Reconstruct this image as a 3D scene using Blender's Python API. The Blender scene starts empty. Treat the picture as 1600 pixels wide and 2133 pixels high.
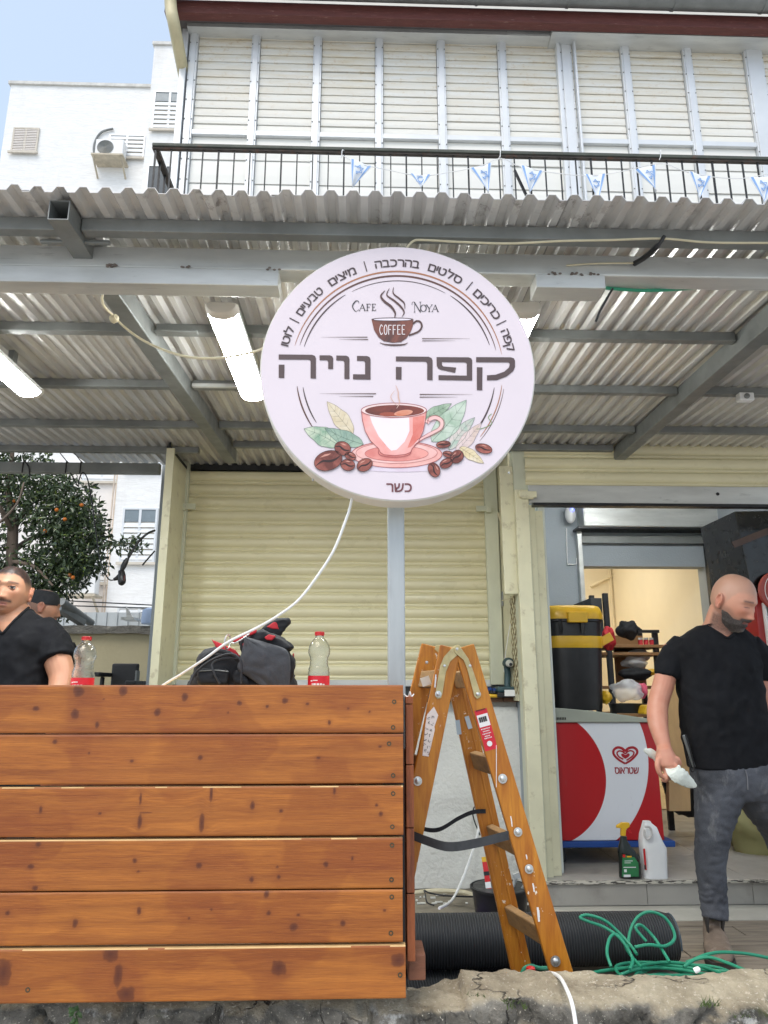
import bpy, math, random
import numpy as np
from mathutils import Vector, Matrix, noise as mnoise
R = math.radians
random.seed(7)
SC = bpy.context.scene
COL = SC.collection
# ------------------------------------------------------------------ camera
CAMZ = 1.55
YAW, PITCH, FPX = R(1.8), R(13.7), 1500.0
cam_d = bpy.data.cameras.new('camera')
cam_d.sensor_fit = 'HORIZONTAL'; cam_d.sensor_width = 36.0
cam_d.lens = 36.0 * FPX / 1600.0
cam_d.clip_start = 0.05; cam_d.clip_end = 500
cam = bpy.data.objects.new('camera', cam_d); COL.objects.link(cam)
cam.location = (0, 0, CAMZ); cam.rotation_euler = (math.pi/2 + PITCH, 0, -YAW)
SC.camera = cam
# ------------------------------------------------------------------ sky, sun, exposure
SUN_EL, SUN_AZ = R(56), R(205)          # azimuth clockwise from +y: the light comes from behind the camera
w = bpy.data.worlds.new('World'); SC.world = w; w.use_nodes = True
wn = w.node_tree.nodes; wl = w.node_tree.links
sky = wn.new('ShaderNodeTexSky'); sky.sky_type = 'NISHITA'; sky.sun_disc = False
sky.sun_elevation = SUN_EL; sky.sun_rotation = SUN_AZ
sky.air_density = 1.0; sky.dust_density = 2.5; sky.ozone_density = 1.0
bgn = wn['Background']; bgn.inputs['Strength'].default_value = 0.15
veil = wn.new('ShaderNodeMix'); veil.data_type = 'RGBA'; veil.inputs[0].default_value = .55    # thin bright overcast over the blue
veil.inputs[7].default_value = (2.75, 3.2, 3.6, 1)
wl.new(sky.outputs[0], veil.inputs[6]); wl.new(veil.outputs[2], bgn.inputs['Color'])
sun_d = bpy.data.lights.new('sun', 'SUN'); sun_d.energy = 0.6; sun_d.angle = R(35); sun_d.color = (1.0, 0.94, 0.84)
sun = bpy.data.objects.new('sun', sun_d); COL.objects.link(sun)
sdir = Vector((math.sin(SUN_AZ)*math.cos(SUN_EL), math.cos(SUN_AZ)*math.cos(SUN_EL), math.sin(SUN_EL)))
sun.rotation_euler = sdir.to_track_quat('Z', 'Y').to_euler()
SC.view_settings.view_transform = 'Standard'; SC.view_settings.look = 'None'
SC.view_settings.exposure = 1.08; SC.view_settings.gamma = 1.0
SC.cycles.max_bounces = 8; SC.cycles.diffuse_bounces = 5; SC.cycles.transparent_max_bounces = 12
# ------------------------------------------------------------------ from a pixel of the photo to a place
FW = Vector((math.sin(YAW)*math.cos(PITCH), math.cos(YAW)*math.cos(PITCH), math.sin(PITCH)))
RT = Vector((math.cos(YAW), -math.sin(YAW), 0)); UP = RT.cross(FW)
EYE = Vector((0, 0, CAMZ))
def ray(px, py): return FW + RT*((px-800)/FPX) - UP*((py-1066.5)/FPX)
def P(px, py, y):
    d = ray(px, py); return EYE + d*(y/d.y)
def PZ(px, py, z):
    d = ray(px, py); return EYE + d*((z-CAMZ)/d.z)
def PX(px, py, x):
    d = ray(px, py); return EYE + d*(x/d.x)
def mpp(y, z=CAMZ):           # metres per photo pixel at that place
    return (Vector((0, y, z-CAMZ)).dot(FW))/FPX
# ------------------------------------------------------------------ mesh building
def V(*a): return Vector(a)
def spline(pts, n=8):
    pts = [Vector(p) for p in pts]; out = []
    for i in range(len(pts)-1):
        p0 = pts[max(i-1, 0)]; p1 = pts[i]; p2 = pts[i+1]; p3 = pts[min(i+2, len(pts)-1)]
        for k in range(n):
            t = k/n
            out.append(0.5*((2*p1) + (p2-p0)*t + (2*p0-5*p1+4*p2-p3)*t*t + (3*p1-p0-3*p2+p3)*t**3))
    out.append(pts[-1]); return out
class MB:
    def __init__(s): s.v = []; s.f = []; s.m = []; s.mi = 0
    def add(s, vs, fs):
        b = len(s.v); s.v += [tuple(v) for v in vs]
        for f in fs: s.f.append([i+b for i in f]); s.m.append(s.mi)
        return s
    def box(s, x0, x1, y0, y1, z0, z1):
        return s.add([(x0,y0,z0),(x1,y0,z0),(x1,y1,z0),(x0,y1,z0),(x0,y0,z1),(x1,y0,z1),(x1,y1,z1),(x0,y1,z1)],
              [(3,2,1,0),(4,5,6,7),(0,1,5,4),(1,2,6,5),(2,3,7,6),(3,0,4,7)])
    def obox(s, c, ax, ay, az):       # half axes
        c, ax, ay, az = Vector(c), Vector(ax), Vector(ay), Vector(az)
        vs = [c + ax*i + ay*j + az*k for k in (-1,1) for (i,j) in ((-1,-1),(1,-1),(1,1),(-1,1))]
        return s.add(vs, [(3,2,1,0),(4,5,6,7),(0,1,5,4),(1,2,6,5),(2,3,7,6),(3,0,4,7)])
    def bar(s, p0, p1, w_, h_, up=(0,0,1)):
        p0, p1 = Vector(p0), Vector(p1); d = (p1-p0); L = d.length; d.normalize()
        up = Vector(up); sd = d.cross(up).normalized(); u = sd.cross(d).normalized()
        return s.obox((p0+p1)/2, d*(L/2), sd*(w_/2), u*(h_/2))
    def prism(s, pts, vec):
        pts = [Vector(p) for p in pts]; vec = Vector(vec); n = len(pts)
        fs = [tuple(range(n-1,-1,-1)), tuple(range(n, 2*n))] + [(i, (i+1) % n, n+(i+1) % n, n+i) for i in range(n)]
        return s.add(pts + [p+vec for p in pts], fs)
    def poly(s, pts): return s.add(pts, [tuple(range(len(pts)))])
    def tube(s, pts, r, n=8, caps=True, closed=False):
        pts = [Vector(p) for p in pts]; N = len(pts)
        rs = r if isinstance(r, (list, tuple)) else [r]*N
        t0 = (pts[1]-pts[0]).normalized()
        a = Vector((0,0,1)) if abs(t0.z) < .9 else Vector((1,0,0))
        u = (a - t0*a.dot(t0)).normalized(); vs = []
        for i in range(N):
            if closed: t = (pts[(i+1) % N]-pts[i-1])
            else: t = (pts[min(i+1,N-1)]-pts[max(i-1,0)])
            if t.length < 1e-9: t = t0.copy()
            t.normalize(); u = (u - t*u.dot(t))
            if u.length < 1e-6: u = t.orthogonal()
            u.normalize(); w2 = t.cross(u)
            for k in range(n):
                q = 2*math.pi*k/n; vs.append(pts[i] + (u*math.cos(q) + w2*math.sin(q))*rs[i])
        fs = []; M_ = N if closed else N-1
        for i in range(M_):
            j = (i+1) % N
            for k in range(n): fs.append((i*n+k, i*n+(k+1) % n, j*n+(k+1) % n, j*n+k))
        if caps and not closed: fs += [tuple(range(n-1,-1,-1)), tuple((N-1)*n+k for k in range(n))]
        return s.add(vs, fs)
    def loft(s, rings, caps=True):
        n = len(rings[0]); vs = [p for r_ in rings for p in r_]; fs = []
        for i in range(len(rings)-1):
            for k in range(n): fs.append((i*n+k, i*n+(k+1) % n, (i+1)*n+(k+1) % n, (i+1)*n+k))
        if caps: fs += [tuple(range(n-1,-1,-1)), tuple((len(rings)-1)*n+k for k in range(n))]
        return s.add(vs, fs)
    def lathe(s, prof, o=(0,0,0), n=24, axis=(0,0,1), caps=True):
        ax = Vector(axis).normalized(); u = ax.orthogonal().normalized(); w2 = ax.cross(u); o = Vector(o)
        rings = [[o + ax*z + (u*math.cos(2*math.pi*k/n) + w2*math.sin(2*math.pi*k/n))*r for k in range(n)] for (r, z) in prof]
        return s.loft(rings, caps)
    def ell(s, c, rad, rot=None, nu=16, nv=10):
        c = Vector(c); rot = rot or Matrix.Identity(3); vs = [c + rot @ Vector((0,0,-rad[2]))]
        for j in range(1, nv):
            ph = -math.pi/2 + math.pi*j/nv
            for i in range(nu):
                th = 2*math.pi*i/nu
                vs.append(c + rot @ Vector((rad[0]*math.cos(ph)*math.cos(th), rad[1]*math.cos(ph)*math.sin(th), rad[2]*math.sin(ph))))
        vs.append(c + rot @ Vector((0,0,rad[2]))); fs = []
        for i in range(nu): fs.append((0, 1+(i+1) % nu, 1+i))
        for j in range(nv-2):
            for i in range(nu): fs.append((1+j*nu+i, 1+j*nu+(i+1) % nu, 1+(j+1)*nu+(i+1) % nu, 1+(j+1)*nu+i))
        l = len(vs)-1; b = 1+(nv-2)*nu
        for i in range(nu): fs.append((b+i, b+(i+1) % nu, l))
        return s.add(vs, fs)
    def grid(s, fn, nu, nv):
        vs = [fn(i/nu, j/nv) for j in range(nv+1) for i in range(nu+1)]; w_ = nu+1
        return s.add(vs, [(j*w_+i, j*w_+i+1, (j+1)*w_+i+1, (j+1)*w_+i) for j in range(nv) for i in range(nu)])
    def mesh(s, name):
        me = bpy.data.meshes.new(name); me.from_pydata(s.v, [], s.f); return me
    def build(s, name, mats, parent=None, smooth=False, bevel=0.0, ang=40, solid=0.0, seg=2):
        me = s.mesh(name)
        mats = mats if isinstance(mats, (list, tuple)) else [mats]
        for m_ in mats: me.materials.append(m_)
        me.polygons.foreach_set('material_index', s.m)
        if smooth:
            me.polygons.foreach_set('use_smooth', [True]*len(me.polygons)); me.set_sharp_from_angle(angle=R(ang))
        me.update()
        return link(name, me, parent, bevel, solid, seg)
def link(name, me, parent=None, bevel=0.0, solid=0.0, seg=2):
    o = bpy.data.objects.new(name, me); COL.objects.link(o)
    if parent is not None:
        o.parent = parent; o.matrix_parent_inverse = Matrix.Translation(-wloc(parent))
    if solid:
        q = o.modifiers.new('solid', 'SOLIDIFY'); q.thickness = solid; q.offset = 0
    if bevel:
        q = o.modifiers.new('bevel', 'BEVEL'); q.width = bevel; q.segments = seg; q.limit_method = 'ANGLE'; q.angle_limit = R(40)
    return o
def wloc(o):
    v = Vector((0,0,0))
    if o.type == 'EMPTY' and o.parent is None: v = Vector(o.location)
    return v
def wl_parent(o): return o
def tag(o, label=None, cat=None, group=None, kind=None):
    if label: o['label'] = label
    if cat: o['category'] = cat
    if group: o['group'] = group
    if kind: o['kind'] = kind
    return o
def thing(name, label, cat, loc=(0,0,0), group=None):
    o = bpy.data.objects.new(name, None); COL.objects.link(o); o.location = loc; o.empty_display_size = .1
    return tag(o, label, cat, group)
def dup(root, shift, label, rotz=0):
    r = root.copy(); COL.objects.link(r); r.location = Vector(root.location) + Vector(shift); r.rotation_euler = (0,0,rotz)
    r['label'] = label
    for ch in list(root.children):
        c = ch.copy(); COL.objects.link(c); c.parent = r
        for g in list(ch.children):
            d = g.copy(); COL.objects.link(d); d.parent = c
    return r
# ------------------------------------------------------------------ materials
def newmat(name):
    m = bpy.data.materials.new(name); m.use_nodes = True
    return m, m.node_tree.nodes, m.node_tree.links, m.node_tree.nodes['Principled BSDF']
def lin(c):                       # sRGB 0-255 to linear
    return tuple(((x/255)/12.92 if x/255 <= .04045 else ((x/255+.055)/1.055)**2.4) for x in c)
def N(nodes, typ, **kw):
    n = nodes.new(typ)
    for k, v in kw.items(): setattr(n, k, v)
    return n
def mixc(nodes, links, fac, a, b, blend='MIX'):
    n = nodes.new('ShaderNodeMix'); n.data_type = 'RGBA'; n.blend_type = blend
    for sock, val in ((n.inputs[0], fac), (n.inputs[6], a), (n.inputs[7], b)):
        if hasattr(val, 'is_output'): links.new(val, sock)
        elif isinstance(val, (int, float)): sock.default_value = val
        else: sock.default_value = (*val[:3], 1)
    return n.outputs[2]
def ramp(nodes, links, src, p0, p1, c0=(0,0,0), c1=(1,1,1)):
    n = nodes.new('ShaderNodeValToRGB'); links.new(src, n.inputs[0])
    e = n.color_ramp.elements; e[0].position = p0; e[1].position = p1
    e[0].color = (*c0, 1); e[1].color = (*c1, 1); return n.outputs[0]
def coords(nodes, links, scale=(1,1,1), rot=(0,0,0), kind='Object'):
    t = nodes.new('ShaderNodeTexCoord'); mp = nodes.new('ShaderNodeMapping')
    links.new(t.outputs[kind], mp.inputs[0]); mp.inputs['Scale'].default_value = scale; mp.inputs['Rotation'].default_value = rot
    return mp.outputs[0]
def ntex(nodes, links, vec, scale, detail=6, rough=.55, dist=0):
    n = nodes.new('ShaderNodeTexNoise'); links.new(vec, n.inputs['Vector'])
    n.inputs['Scale'].default_value = scale; n.inputs['Detail'].default_value = detail
    n.inputs['Roughness'].default_value = rough; n.inputs['Distortion'].default_value = dist
    return n.outputs[0]
def bumpn(nodes, links, h, strength, dist=.01):
    b = nodes.new('ShaderNodeBump'); links.new(h, b.inputs['Height'])
    b.inputs['Strength'].default_value = strength; b.inputs['Distance'].default_value = dist
    return b.outputs[0]
def mat(name, col, rough=.6, metal=0.0, var=.15, vs=6, bump=0.0, bs=80, sc=(1,1,1), stain=None, st=(.55,.75), ss=5, bd=.01, rv=.1, spec=.5, sheen=0):
    m, n, l, b = newmat(name)
    c = coords(n, l, sc)
    a = ntex(n, l, c, vs); lo = tuple(x*(1-var) for x in col); hi = tuple(min(1, x*(1+var)) for x in col)
    a2 = ramp(n, l, a, .3, .7); cc = mixc(n, l, a2, lo, hi)
    if stain:
        s1 = ntex(n, l, c, ss, 8, .65); cc = mixc(n, l, ramp(n, l, s1, *st), cc, stain)
    l.new(cc, b.inputs['Base Color'])
    if rv:
        mr = n.new('ShaderNodeMapRange'); l.new(ntex(n, l, c, vs*3), mr.inputs[0])
        mr.inputs['From Min'].default_value = .3; mr.inputs['From Max'].default_value = .7
        mr.inputs['To Min'].default_value = max(0, rough-rv); mr.inputs['To Max'].default_value = min(1, rough+rv)
        l.new(mr.outputs[0], b.inputs['Roughness'])
    else: b.inputs['Roughness'].default_value = rough
    b.inputs['Metallic'].default_value = metal
    b.inputs['Specular IOR Level'].default_value = spec
    if sheen: b.inputs['Sheen Weight'].default_value = sheen
    if bump: l.new(bumpn(n, l, ntex(n, l, c, bs, 6), bump, bd), b.inputs['Normal'])
    return m
def emis(name, col, st):
    m, n, l, b = newmat(name)
    b.inputs['Base Color'].default_value = (.9,.9,.9,1); b.inputs['Emission Color'].default_value = (*col,1)
    b.inputs['Emission Strength'].default_value = st; b.inputs['Roughness'].default_value = .4
    return m
MT = {}
MT['galv'] = mat('galvanised steel', (.205,.215,.207), .45, .3, .22, 5, .05, 90, (1,1,1), (.16,.16,.155), (.58,.85), 9)
MT['galvlight'] = mat('bright galvanised steel', (.60,.61,.59), .38, .35, .16, 4, .04, 100, (.6,3,3), (.28,.28,.27), (.6,.85), 14)
MT['alu'] = mat('aluminium frame', (.68,.70,.71), .42, .25, .05, 5, .02, 60)
MT['cream'] = mat('cream painted steel', lin((216,211,180)), .42, 0, .08, 5, .05, 50, (1,1,1), lin((150,134,100)), (.57,.80), 12)
MT['creamgreen'] = mat('pale green painted steel', lin((204,206,184)), .45, 0, .10, 5, .05, 50, (1,1,.5), lin((128,130,116)), (.6,.9), 8)
MT['shutter'] = mat('roller shutter paint', lin((222,214,178)), .33, 0, .06, 3, 0, 40, (.6,1,1), lin((146,130,94)), (.66,.92), 9)
MT['black'] = mat('black plastic', (.012,.012,.013), .42, 0, .3, 10)
MT['blackmetal'] = mat('black metal', (.02,.021,.023), .4, .3, .3, 12)
MT['blackcloth'] = mat('black cloth', (.014,.015,.018), .85, 0, .35, 14, .25, 160, bd=.004)
MT['red'] = mat('red plastic', (.55,.012,.014), .35, 0, .12, 8)
MT['yellow'] = mat('yellow plastic', (.72,.42,.02), .38, 0, .1, 8)
MT['white'] = mat('white plastic', (.78,.78,.77), .45, 0, .05, 8)
MT['whitecable'] = mat('white cable', (.80,.80,.78), .4, 0, .05, 20)
MT['beigecable'] = mat('beige cable', lin((205,195,165)), .5, 0, .08, 20)
MT['screw'] = mat('zinc screw', (.6,.6,.58), .32, .85, .1, 30)
MT['greywall'] = mat('grey painted plaster', lin((158,166,172)), .7, 0, .06, 2, .35, 70, bd=.006)
MT['creamwall'] = mat('cream painted plaster', lin((240,230,206)), .7, 0, .04, 2, .15, 60, bd=.005)
MT['tile'] = mat('grey floor tile', lin((158,154,146)), .45, 0, .1, 3, .04, 60, (1,1,1), lin((112,107,98)), (.55,.9), 4)
MT['glassdark'] = mat('dark glass', (.05,.065,.07), .08, 0, .2, 2, rv=.03, spec=.8)
# ================================================================== THE SETTING
H = lambda r: CAMZ + r                       # height from the eye level
DECK, WALLTOP, SHOPF = H(-1.18), H(-.77), H(-1.05)
MT['street'] = mat('pale street paving', (.45,.425,.385), .85, 0, .2, 4, .3, 80)
tag(MB().box(-60,60,-60,90,-.5,0).build('ground', MT['street']), kind='structure')
# deck boards
MT['deck'] = mat('weathered deck boards', lin((128,117,102)), .8, 0, .22, 6, .35, 60, (.35,5,5), lin((74,66,56)), (.5,.8), 9)
m = MB(); y = 2.32; k = 0
while y < 4.1:
    for (xa, xb) in ((-3.2, -.9+.3*(k % 2)), (-.897+.3*(k % 2), 1.5+.2*(k % 3)), (1.503+.2*(k % 3), 3.4)):
        m.box(xa, xb-.003, y, y+.135, DECK-.05, DECK+random.uniform(-.002,.002))
    y += .141; k += 1
tag(m.build('deck', MT['deck'], bevel=.002), kind='structure')
tag(MB().box(-3.2,3.6,2.25,4.09,.0,DECK-.06).build('deck_base', MT['black']), kind='structure')
# yard floor left of and behind the shop front, shop floor, step
tag(MB().box(-8,.9,4.093,7.4,.02,DECK-.004).build('yard_floor', mat('yard concrete', lin((140,132,116)), .85, 0, .2, 3, .3, 50, (1,1,1), lin((92,84,70)), (.5,.85), 4)), kind='structure')
XP = P(1140,1500,4.4).x                      # left edge of the shop opening
m = MB()
x = XP-.1
while x < 3.6:
    m.box(x, x+.597, 4.352, 4.37, DECK+.006, SHOPF-.012); x += .6
m.box(XP-.1, 3.6, 4.37, 9.6, .03, SHOPF-.012)
x = XP-.1
while x < 3.6:
    for (ya, yb) in ((4.36,4.957),(4.96,5.557),(5.56,6.157),(6.16,6.7)): m.box(x, x+.597, ya, yb, SHOPF-.012, SHOPF)
    x += .6
tag(m.build('shop_floor', MT['tile'], bevel=.0015), kind='structure')
tag(MB().box(XP-.1,3.6,4.09,4.352,.03,DECK+.003).build('threshold', mat('threshold concrete', lin((176,172,160)), .8, 0, .12, 4, .2, 60)), kind='structure')
# speckled edge strip on the step
m, n, l, b = newmat('speckled step strip')
c = coords(n, l, (1,6,6)); v = ntex(n, l, c, 22, 3)
l.new(mixc(n, l, ramp(n, l, v, .50, .54), lin((196,190,176)), lin((70,66,60))), b.inputs['Base Color']); b.inputs['Roughness'].default_value = .6
tag(MB().box(XP-.1,3.6,4.338,4.359,SHOPF-.012,SHOPF+.003).build('step_edging', m), kind='structure')
tag(MB().box(XP+.02,3.3,6.76,9.3,SHOPF-.012,SHOPF+.002).build('back_room_floor', mat('back room floor', lin((196,176,140)), .5, 0, .08, 3)), kind='structure')

# ================================================================== BUILDING
FY = 4.5
XL = P(398,60,FY).x                          # left edge of the upper storey
bld = thing('shop_building', 'cream shop building with a louvred upper storey and roller shutters below', 'building', (0.6,5,DECK))
XR = 3.7
# --- ground floor walls
m = MB()
m.box(XP-.11, XP-.03, 4.53, 6.6, DECK, H(1.8))                                # side wall of the shop, left
m.box(3.3, 3.4, 4.5, 6.6, DECK, H(1.8))                                      # right
m.box(XP-.11, 3.4, 4.5, 9.4, H(1.8), H(1.9))                                 # ceiling
DX0, DX1 = P(1226,1400,6.6).x, P(1492,1400,6.6).x; DZ = P(1350,1180,6.6).z
m.box(XP-.03, DX0, 6.6, 6.75, SHOPF, H(1.8)); m.box(DX1, 3.3, 6.6, 6.75, SHOPF, H(1.8)); m.box(DX0, DX1, 6.6, 6.75, DZ, H(1.8))
m.build('interior_wall', MT['greywall'], bld)
m = MB(); m.box(XP-.1, XP, 6.76, 9.3, SHOPF-.1, H(1.8)); m.box(3.3,3.4,6.76,9.3,SHOPF-.1,H(1.8)); m.box(XP-.1,3.4,9.3,9.4,SHOPF-.1,H(1.8))
m.box(XP,3.3,6.752,6.756,DZ+.3,H(1.8))
for q in (1413,1440,1462): # pilaster strips and pipes on the far wall
    xx = P(q,1300,9.3).x; m.box(xx-.02, xx+.02, 9.26, 9.299, SHOPF, H(1.8))
xx = P(1278,1300,9.3).x; m.box(xx-.012, xx+.012, 9.28, 9.299, SHOPF, H(1.6))
p0 = P(1230,1222,9.29); p1 = P(1305,1184,9.29)
m.bar(p0, p1, .02, .05, (0,-1,0))
m.build('back_room_wall', MT['creamwall'], bld)
# back room's warm ceiling lamp
lt = MB().box(XP+.35, XP+1.5, 5.0, 5.08, H(1.74), H(1.799)).build('ceiling_lamp', emis('shop tube lamp', (.97,1,1), 22), bld)
lm = MB().box(XP+.7, XP+1.3, 7.6, 8.8, H(1.765), H(1.799)).build('ceiling_lamp', emis('warm lamp', (1,.91,.76), 5.5), bld)
# left, shuttered unit
XS0, XS1 = P(378,1200,4.95).x, P(1018,1200,4.95).x
XJ = P(1075,1200,4.45).x
m = MB()
m.box(XS0-.12, XJ+.02, 5.15, 5.25, DECK, H(1.9)); m.box(XS0-.2, XS0-.1, 5.0, 9, DECK, H(1.62)); m.box(XJ-.03,XJ+.02,5.02,5.15,DECK,H(1.62))
m.build('rear_wall', MT['greywall'], bld)
# upper storey walls
ZT = P(800,58,FY).z
m = MB()
m.box(XL, XR+1, FY+.16, 9.4, H(1.93), ZT+.5)
m.box(XL, XR+1, FY+.03, FY+.16, H(1.62), H(1.93))
m.build('upper_wall', mat('upper wall plaster', lin((214,210,200)), .8, 0, .08, 2, .2, 40), bld)
# --- louvred panels
m, n, l, b = newmat('yellowed louvre slats')
c = coords(n, l, (1,1,1)); sep = n.new('ShaderNodeSeparateXYZ'); l.new(c, sep.inputs[0])
mr = n.new('ShaderNodeMapRange'); l.new(sep.outputs[2], mr.inputs[0]); mr.inputs['From Min'].default_value = ZT-1.15; mr.inputs['From Max'].default_value = ZT-.1
mr.inputs['To Min'].default_value = 0; mr.inputs['To Max'].default_value = .85
nz = ntex(n, l, coords(n, l, (1.2,1,9)), 3.2, 4); nz2 = ntex(n, l, coords(n, l, (5,1,7)), 5, 8, .68)
mu = n.new('ShaderNodeMath'); mu.operation = 'MULTIPLY'; l.new(mr.outputs[0], mu.inputs[0]); l.new(ramp(n, l, nz, .3, .75), mu.inputs[1])
ad = n.new('ShaderNodeMath'); ad.operation = 'MULTIPLY'; l.new(mr.outputs[0], ad.inputs[0]); l.new(ramp(n, l, nz2, .56, .68, (0,0,0), (.7,.7,.7)), ad.inputs[1])
c1 = mixc(n, l, mu.outputs[0], lin((228,227,220)), lin((212,196,160)))
c2 = mixc(n, l, ad.outputs[0], c1, lin((196,170,130)))
l.new(c2, b.inputs['Base Color']); b.inputs['Roughness'].default_value = .5
MT['louvre'] = m
mull = [(400,417),(528,545),(655,672),(782,798),(908,925),(1033,1050),(1160,1184),(1285,1303),(1412,1430),(1538,1575),(1700,1718),(1825,1840)]
def xm(px): return P(px, 65, FY).x
ZB, ZM = H(1.55), P(800,289,FY).z
frame = MB()
for i, (a, b_) in enumerate(mull):
    frame.box(xm(a), xm(b_), FY-.035, FY+.02, ZB, ZT)
    frame.box(xm(a)+.012, xm(b_)-.012, FY-.043, FY-.0345, ZB, ZT)
frame.box(xm(1186), xm(1190), FY-.075, FY-.03, ZB, ZT); frame.box(xm(1160)-.03, xm(1160)-.004, FY-.055, FY, ZB, ZT)
frame.box(xm(384), xm(397), FY-.05, FY+.15, ZB, ZT)
for i in range(len(mull)-1):
    frame.box(xm(mull[i][1])-.001, xm(mull[i+1][0])+.001, FY-.03, FY+.01, ZM-.02, ZM+.02)
frame.build('window_frame', MT['alu'], bld, bevel=.002)
rv = MB()
for (a, b_) in mull[:10]:
    z = ZB+.1
    while z < ZT-.03:
        for xx in (xm(a)+.006, xm(b_)-.006): rv.lathe([(.005,0),(.005,.003),(.002,.0045)], (xx, FY-.035, z), 8, (0,-1,0))
        z += .17
tag(rv.build('rivets', MT['galv'], bld), kind='stuff')
for i in range(len(mull)-1):
    x0, x1 = xm(mull[i][1])+.003, xm(mull[i+1][0])-.003
    for (z0, z1, ns) in ((ZB, ZM-.021, 12), (ZM+.021, ZT-.012, 14)):
        m = MB(); hgt = (z1-z0)/ns
        for k in range(ns):
            za = z0+k*hgt; tilt = random.choice([.003,.003,.0035,.004,.007 if random.random() < .3 else .003])
            g = (.0014 if ns == 14 else .0026) if random.random() > .06 else .0045
            # a slat: shallow convex strip, lower edge out
            pr = [(FY-.004-tilt, za+g), (FY-.006-tilt*.8, za+hgt*.35), (FY-.004-tilt*.35, za+hgt*.8), (FY, za+hgt-.001), (FY+.006, za+hgt-.002), (FY+.004, za+g)]
            vs = [(x0, q[0], q[1]) for q in pr] + [(x1, q[0]+random.uniform(-.001,.001), q[1]) for q in pr]; nn = len(pr)
            m.add(vs, [tuple(range(nn)), tuple(range(2*nn-1, nn-1, -1))] + [(j, nn+j, nn+(j+1) % nn, (j+1) % nn) for j in range(nn)])
        m.build('louvre_panel', MT['louvre'], bld)
    MB().box(x0-.004, x1+.004, FY+.012, FY+.02, ZB, ZT).build('panel_backing', MT['galv'], bld)  # dark backing colour stands in for shade in the slat gaps
# head rails, fascia, gutter, roof
xa, xb, xc = P(398,50,FY).x, P(1137,50,FY).x, XR+1
m = MB(); zA, zB = P(700,63,FY-.10).z-.012, P(700,41,FY-.10).z-.03
m.box(xa, xb, FY-.10, FY+.1, zA+.012, zB+.03); m.box(xb-.33, xb, FY-.104, FY-.1005, zA+.02, zB+.02)
m.box(xb, xc, FY-.15, FY+.1, zA+.0, zB+.012)
m.build('head_rail', MT['galvlight'], bld, bevel=.003)
zf = P(900,30,FY-.16).z
MT['fascia'] = mat('red brown timber', lin((96,50,44)), .6, 0, .2, 8, .3, 40, (1,6,6), lin((150,120,110)), (.62,.75), 16)
xe = P(335,30,FY-.30).x
zfb, zft_ = P(760,36,FY-.235).z, P(760,10,FY-.235).z
m = MB(); m.box(xe, xc, FY-.235, FY-.165, zfb, zft_)
m.box(xe, xe+.05, FY-.165, FY+3, zfb+.02, zft_)
m.build('fascia_board', MT['fascia'], bld, bevel=.004)
m = MB(); m.box(xe+.02, xc, FY-.164, FY+.3, zfb+.055, zfb+.08); m.box(xe, xc, FY-.2, 9.4, zft_+.002, zft_+.04)
m.build('eaves', mat('grey soffit', lin((96,92,90)), .8, 0, .15), bld)
# gutter: half round along the front
def half(cx, r, t=.004, n=12):
    o = [(cx[0]+r*math.cos(a), cx[1]+r*math.sin(a)) for a in [math.pi+math.pi*k/n for k in range(n+1)]]
    i_ = [(cx[0]+(r-t)*math.cos(a), cx[1]+(r-t)*math.sin(a)) for a in [2*math.pi-math.pi*k/n for k in range(n+1)]]
    return o + i_
pr = half((FY-.315, zft_+.045), .075)
m = MB(); m.loft([[(xe-.05, q[0], q[1]) for q in pr], [(xc, q[0], q[1]) for q in pr]])
for q in (995,1185,1405,1590):
    xx = P(q,15,FY-.31).x; pr2 = half((FY-.315, zft_+.045), .08, .008)
    m.loft([[(xx-.008, u[0], u[1]) for u in pr2], [(xx+.008, u[0], u[1]) for u in pr2]])
m.build('gutter', MT['galv'], bld, smooth=True)
# downpipe at the left corner
MT['pipe'] = mat('cream downpipe', lin((196,186,150)), .5, 0, .12, 9, .15, 50, (1,1,1), lin((140,124,92)), (.6,.8), 10)
pts = spline([P(354,-30,FY-.3), P(356,15,FY-.3), P(362,48,FY-.29), P(374,110,FY-.12), P(387,178,FY+.1), P(398,235,FY+.3), P(402,330,FY+.35), P(402,420,FY+.35)], 5)
dp = MB().tube(pts, .043, 14).build('downpipe', MT['pipe'], bld, smooth=True)
# --- roller shutters
def curtain(x0, x1, y, z0, z1, pitch=.097):
    m = MB(); z = z1; pr = []
    n_ = max(1, round((z1-z0)/pitch)); pt = (z1-z0)/n_
    for k in range(n_):
        t = z1-k*pt
        for (dz, dy) in ((0,0),(-.05,-.012),(-.2,-.018),(-.42,-.0175),(-.60,-.012),(-.68,-.004),(-.715,.0),(-.75,-.004),(-.84,-.0075),(-.93,-.004),(-.97,.002)):
            pr.append((y+dy, t+dz*pt))
    pr.append((y, z0)); 
    m.add([(x0, q[0], q[1]) for q in pr] + [(x1, q[0], q[1]) for q in pr], [(i, i+1, len(pr)+i+1, len(pr)+i) for i in range(len(pr)-1)])
    m.box(x0, x1, y+.012, y+.016, z0, z1)
    return m
zt, zb = P(700,984,4.95).z, P(700,1420,4.95).z
sh = MB().box(XS0+.01, XS1-.01, 4.93, 4.955, zb-.03, zb+.012).build('roller_shutter', MT['galvlight'], bld); sh['label'] = 'closed cream roller shutter behind the counter'
curtain(XS0, XS1, 4.95, zb+.012, zt).build('curtain', MT['shutter'], sh, smooth=True, ang=60)
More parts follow.
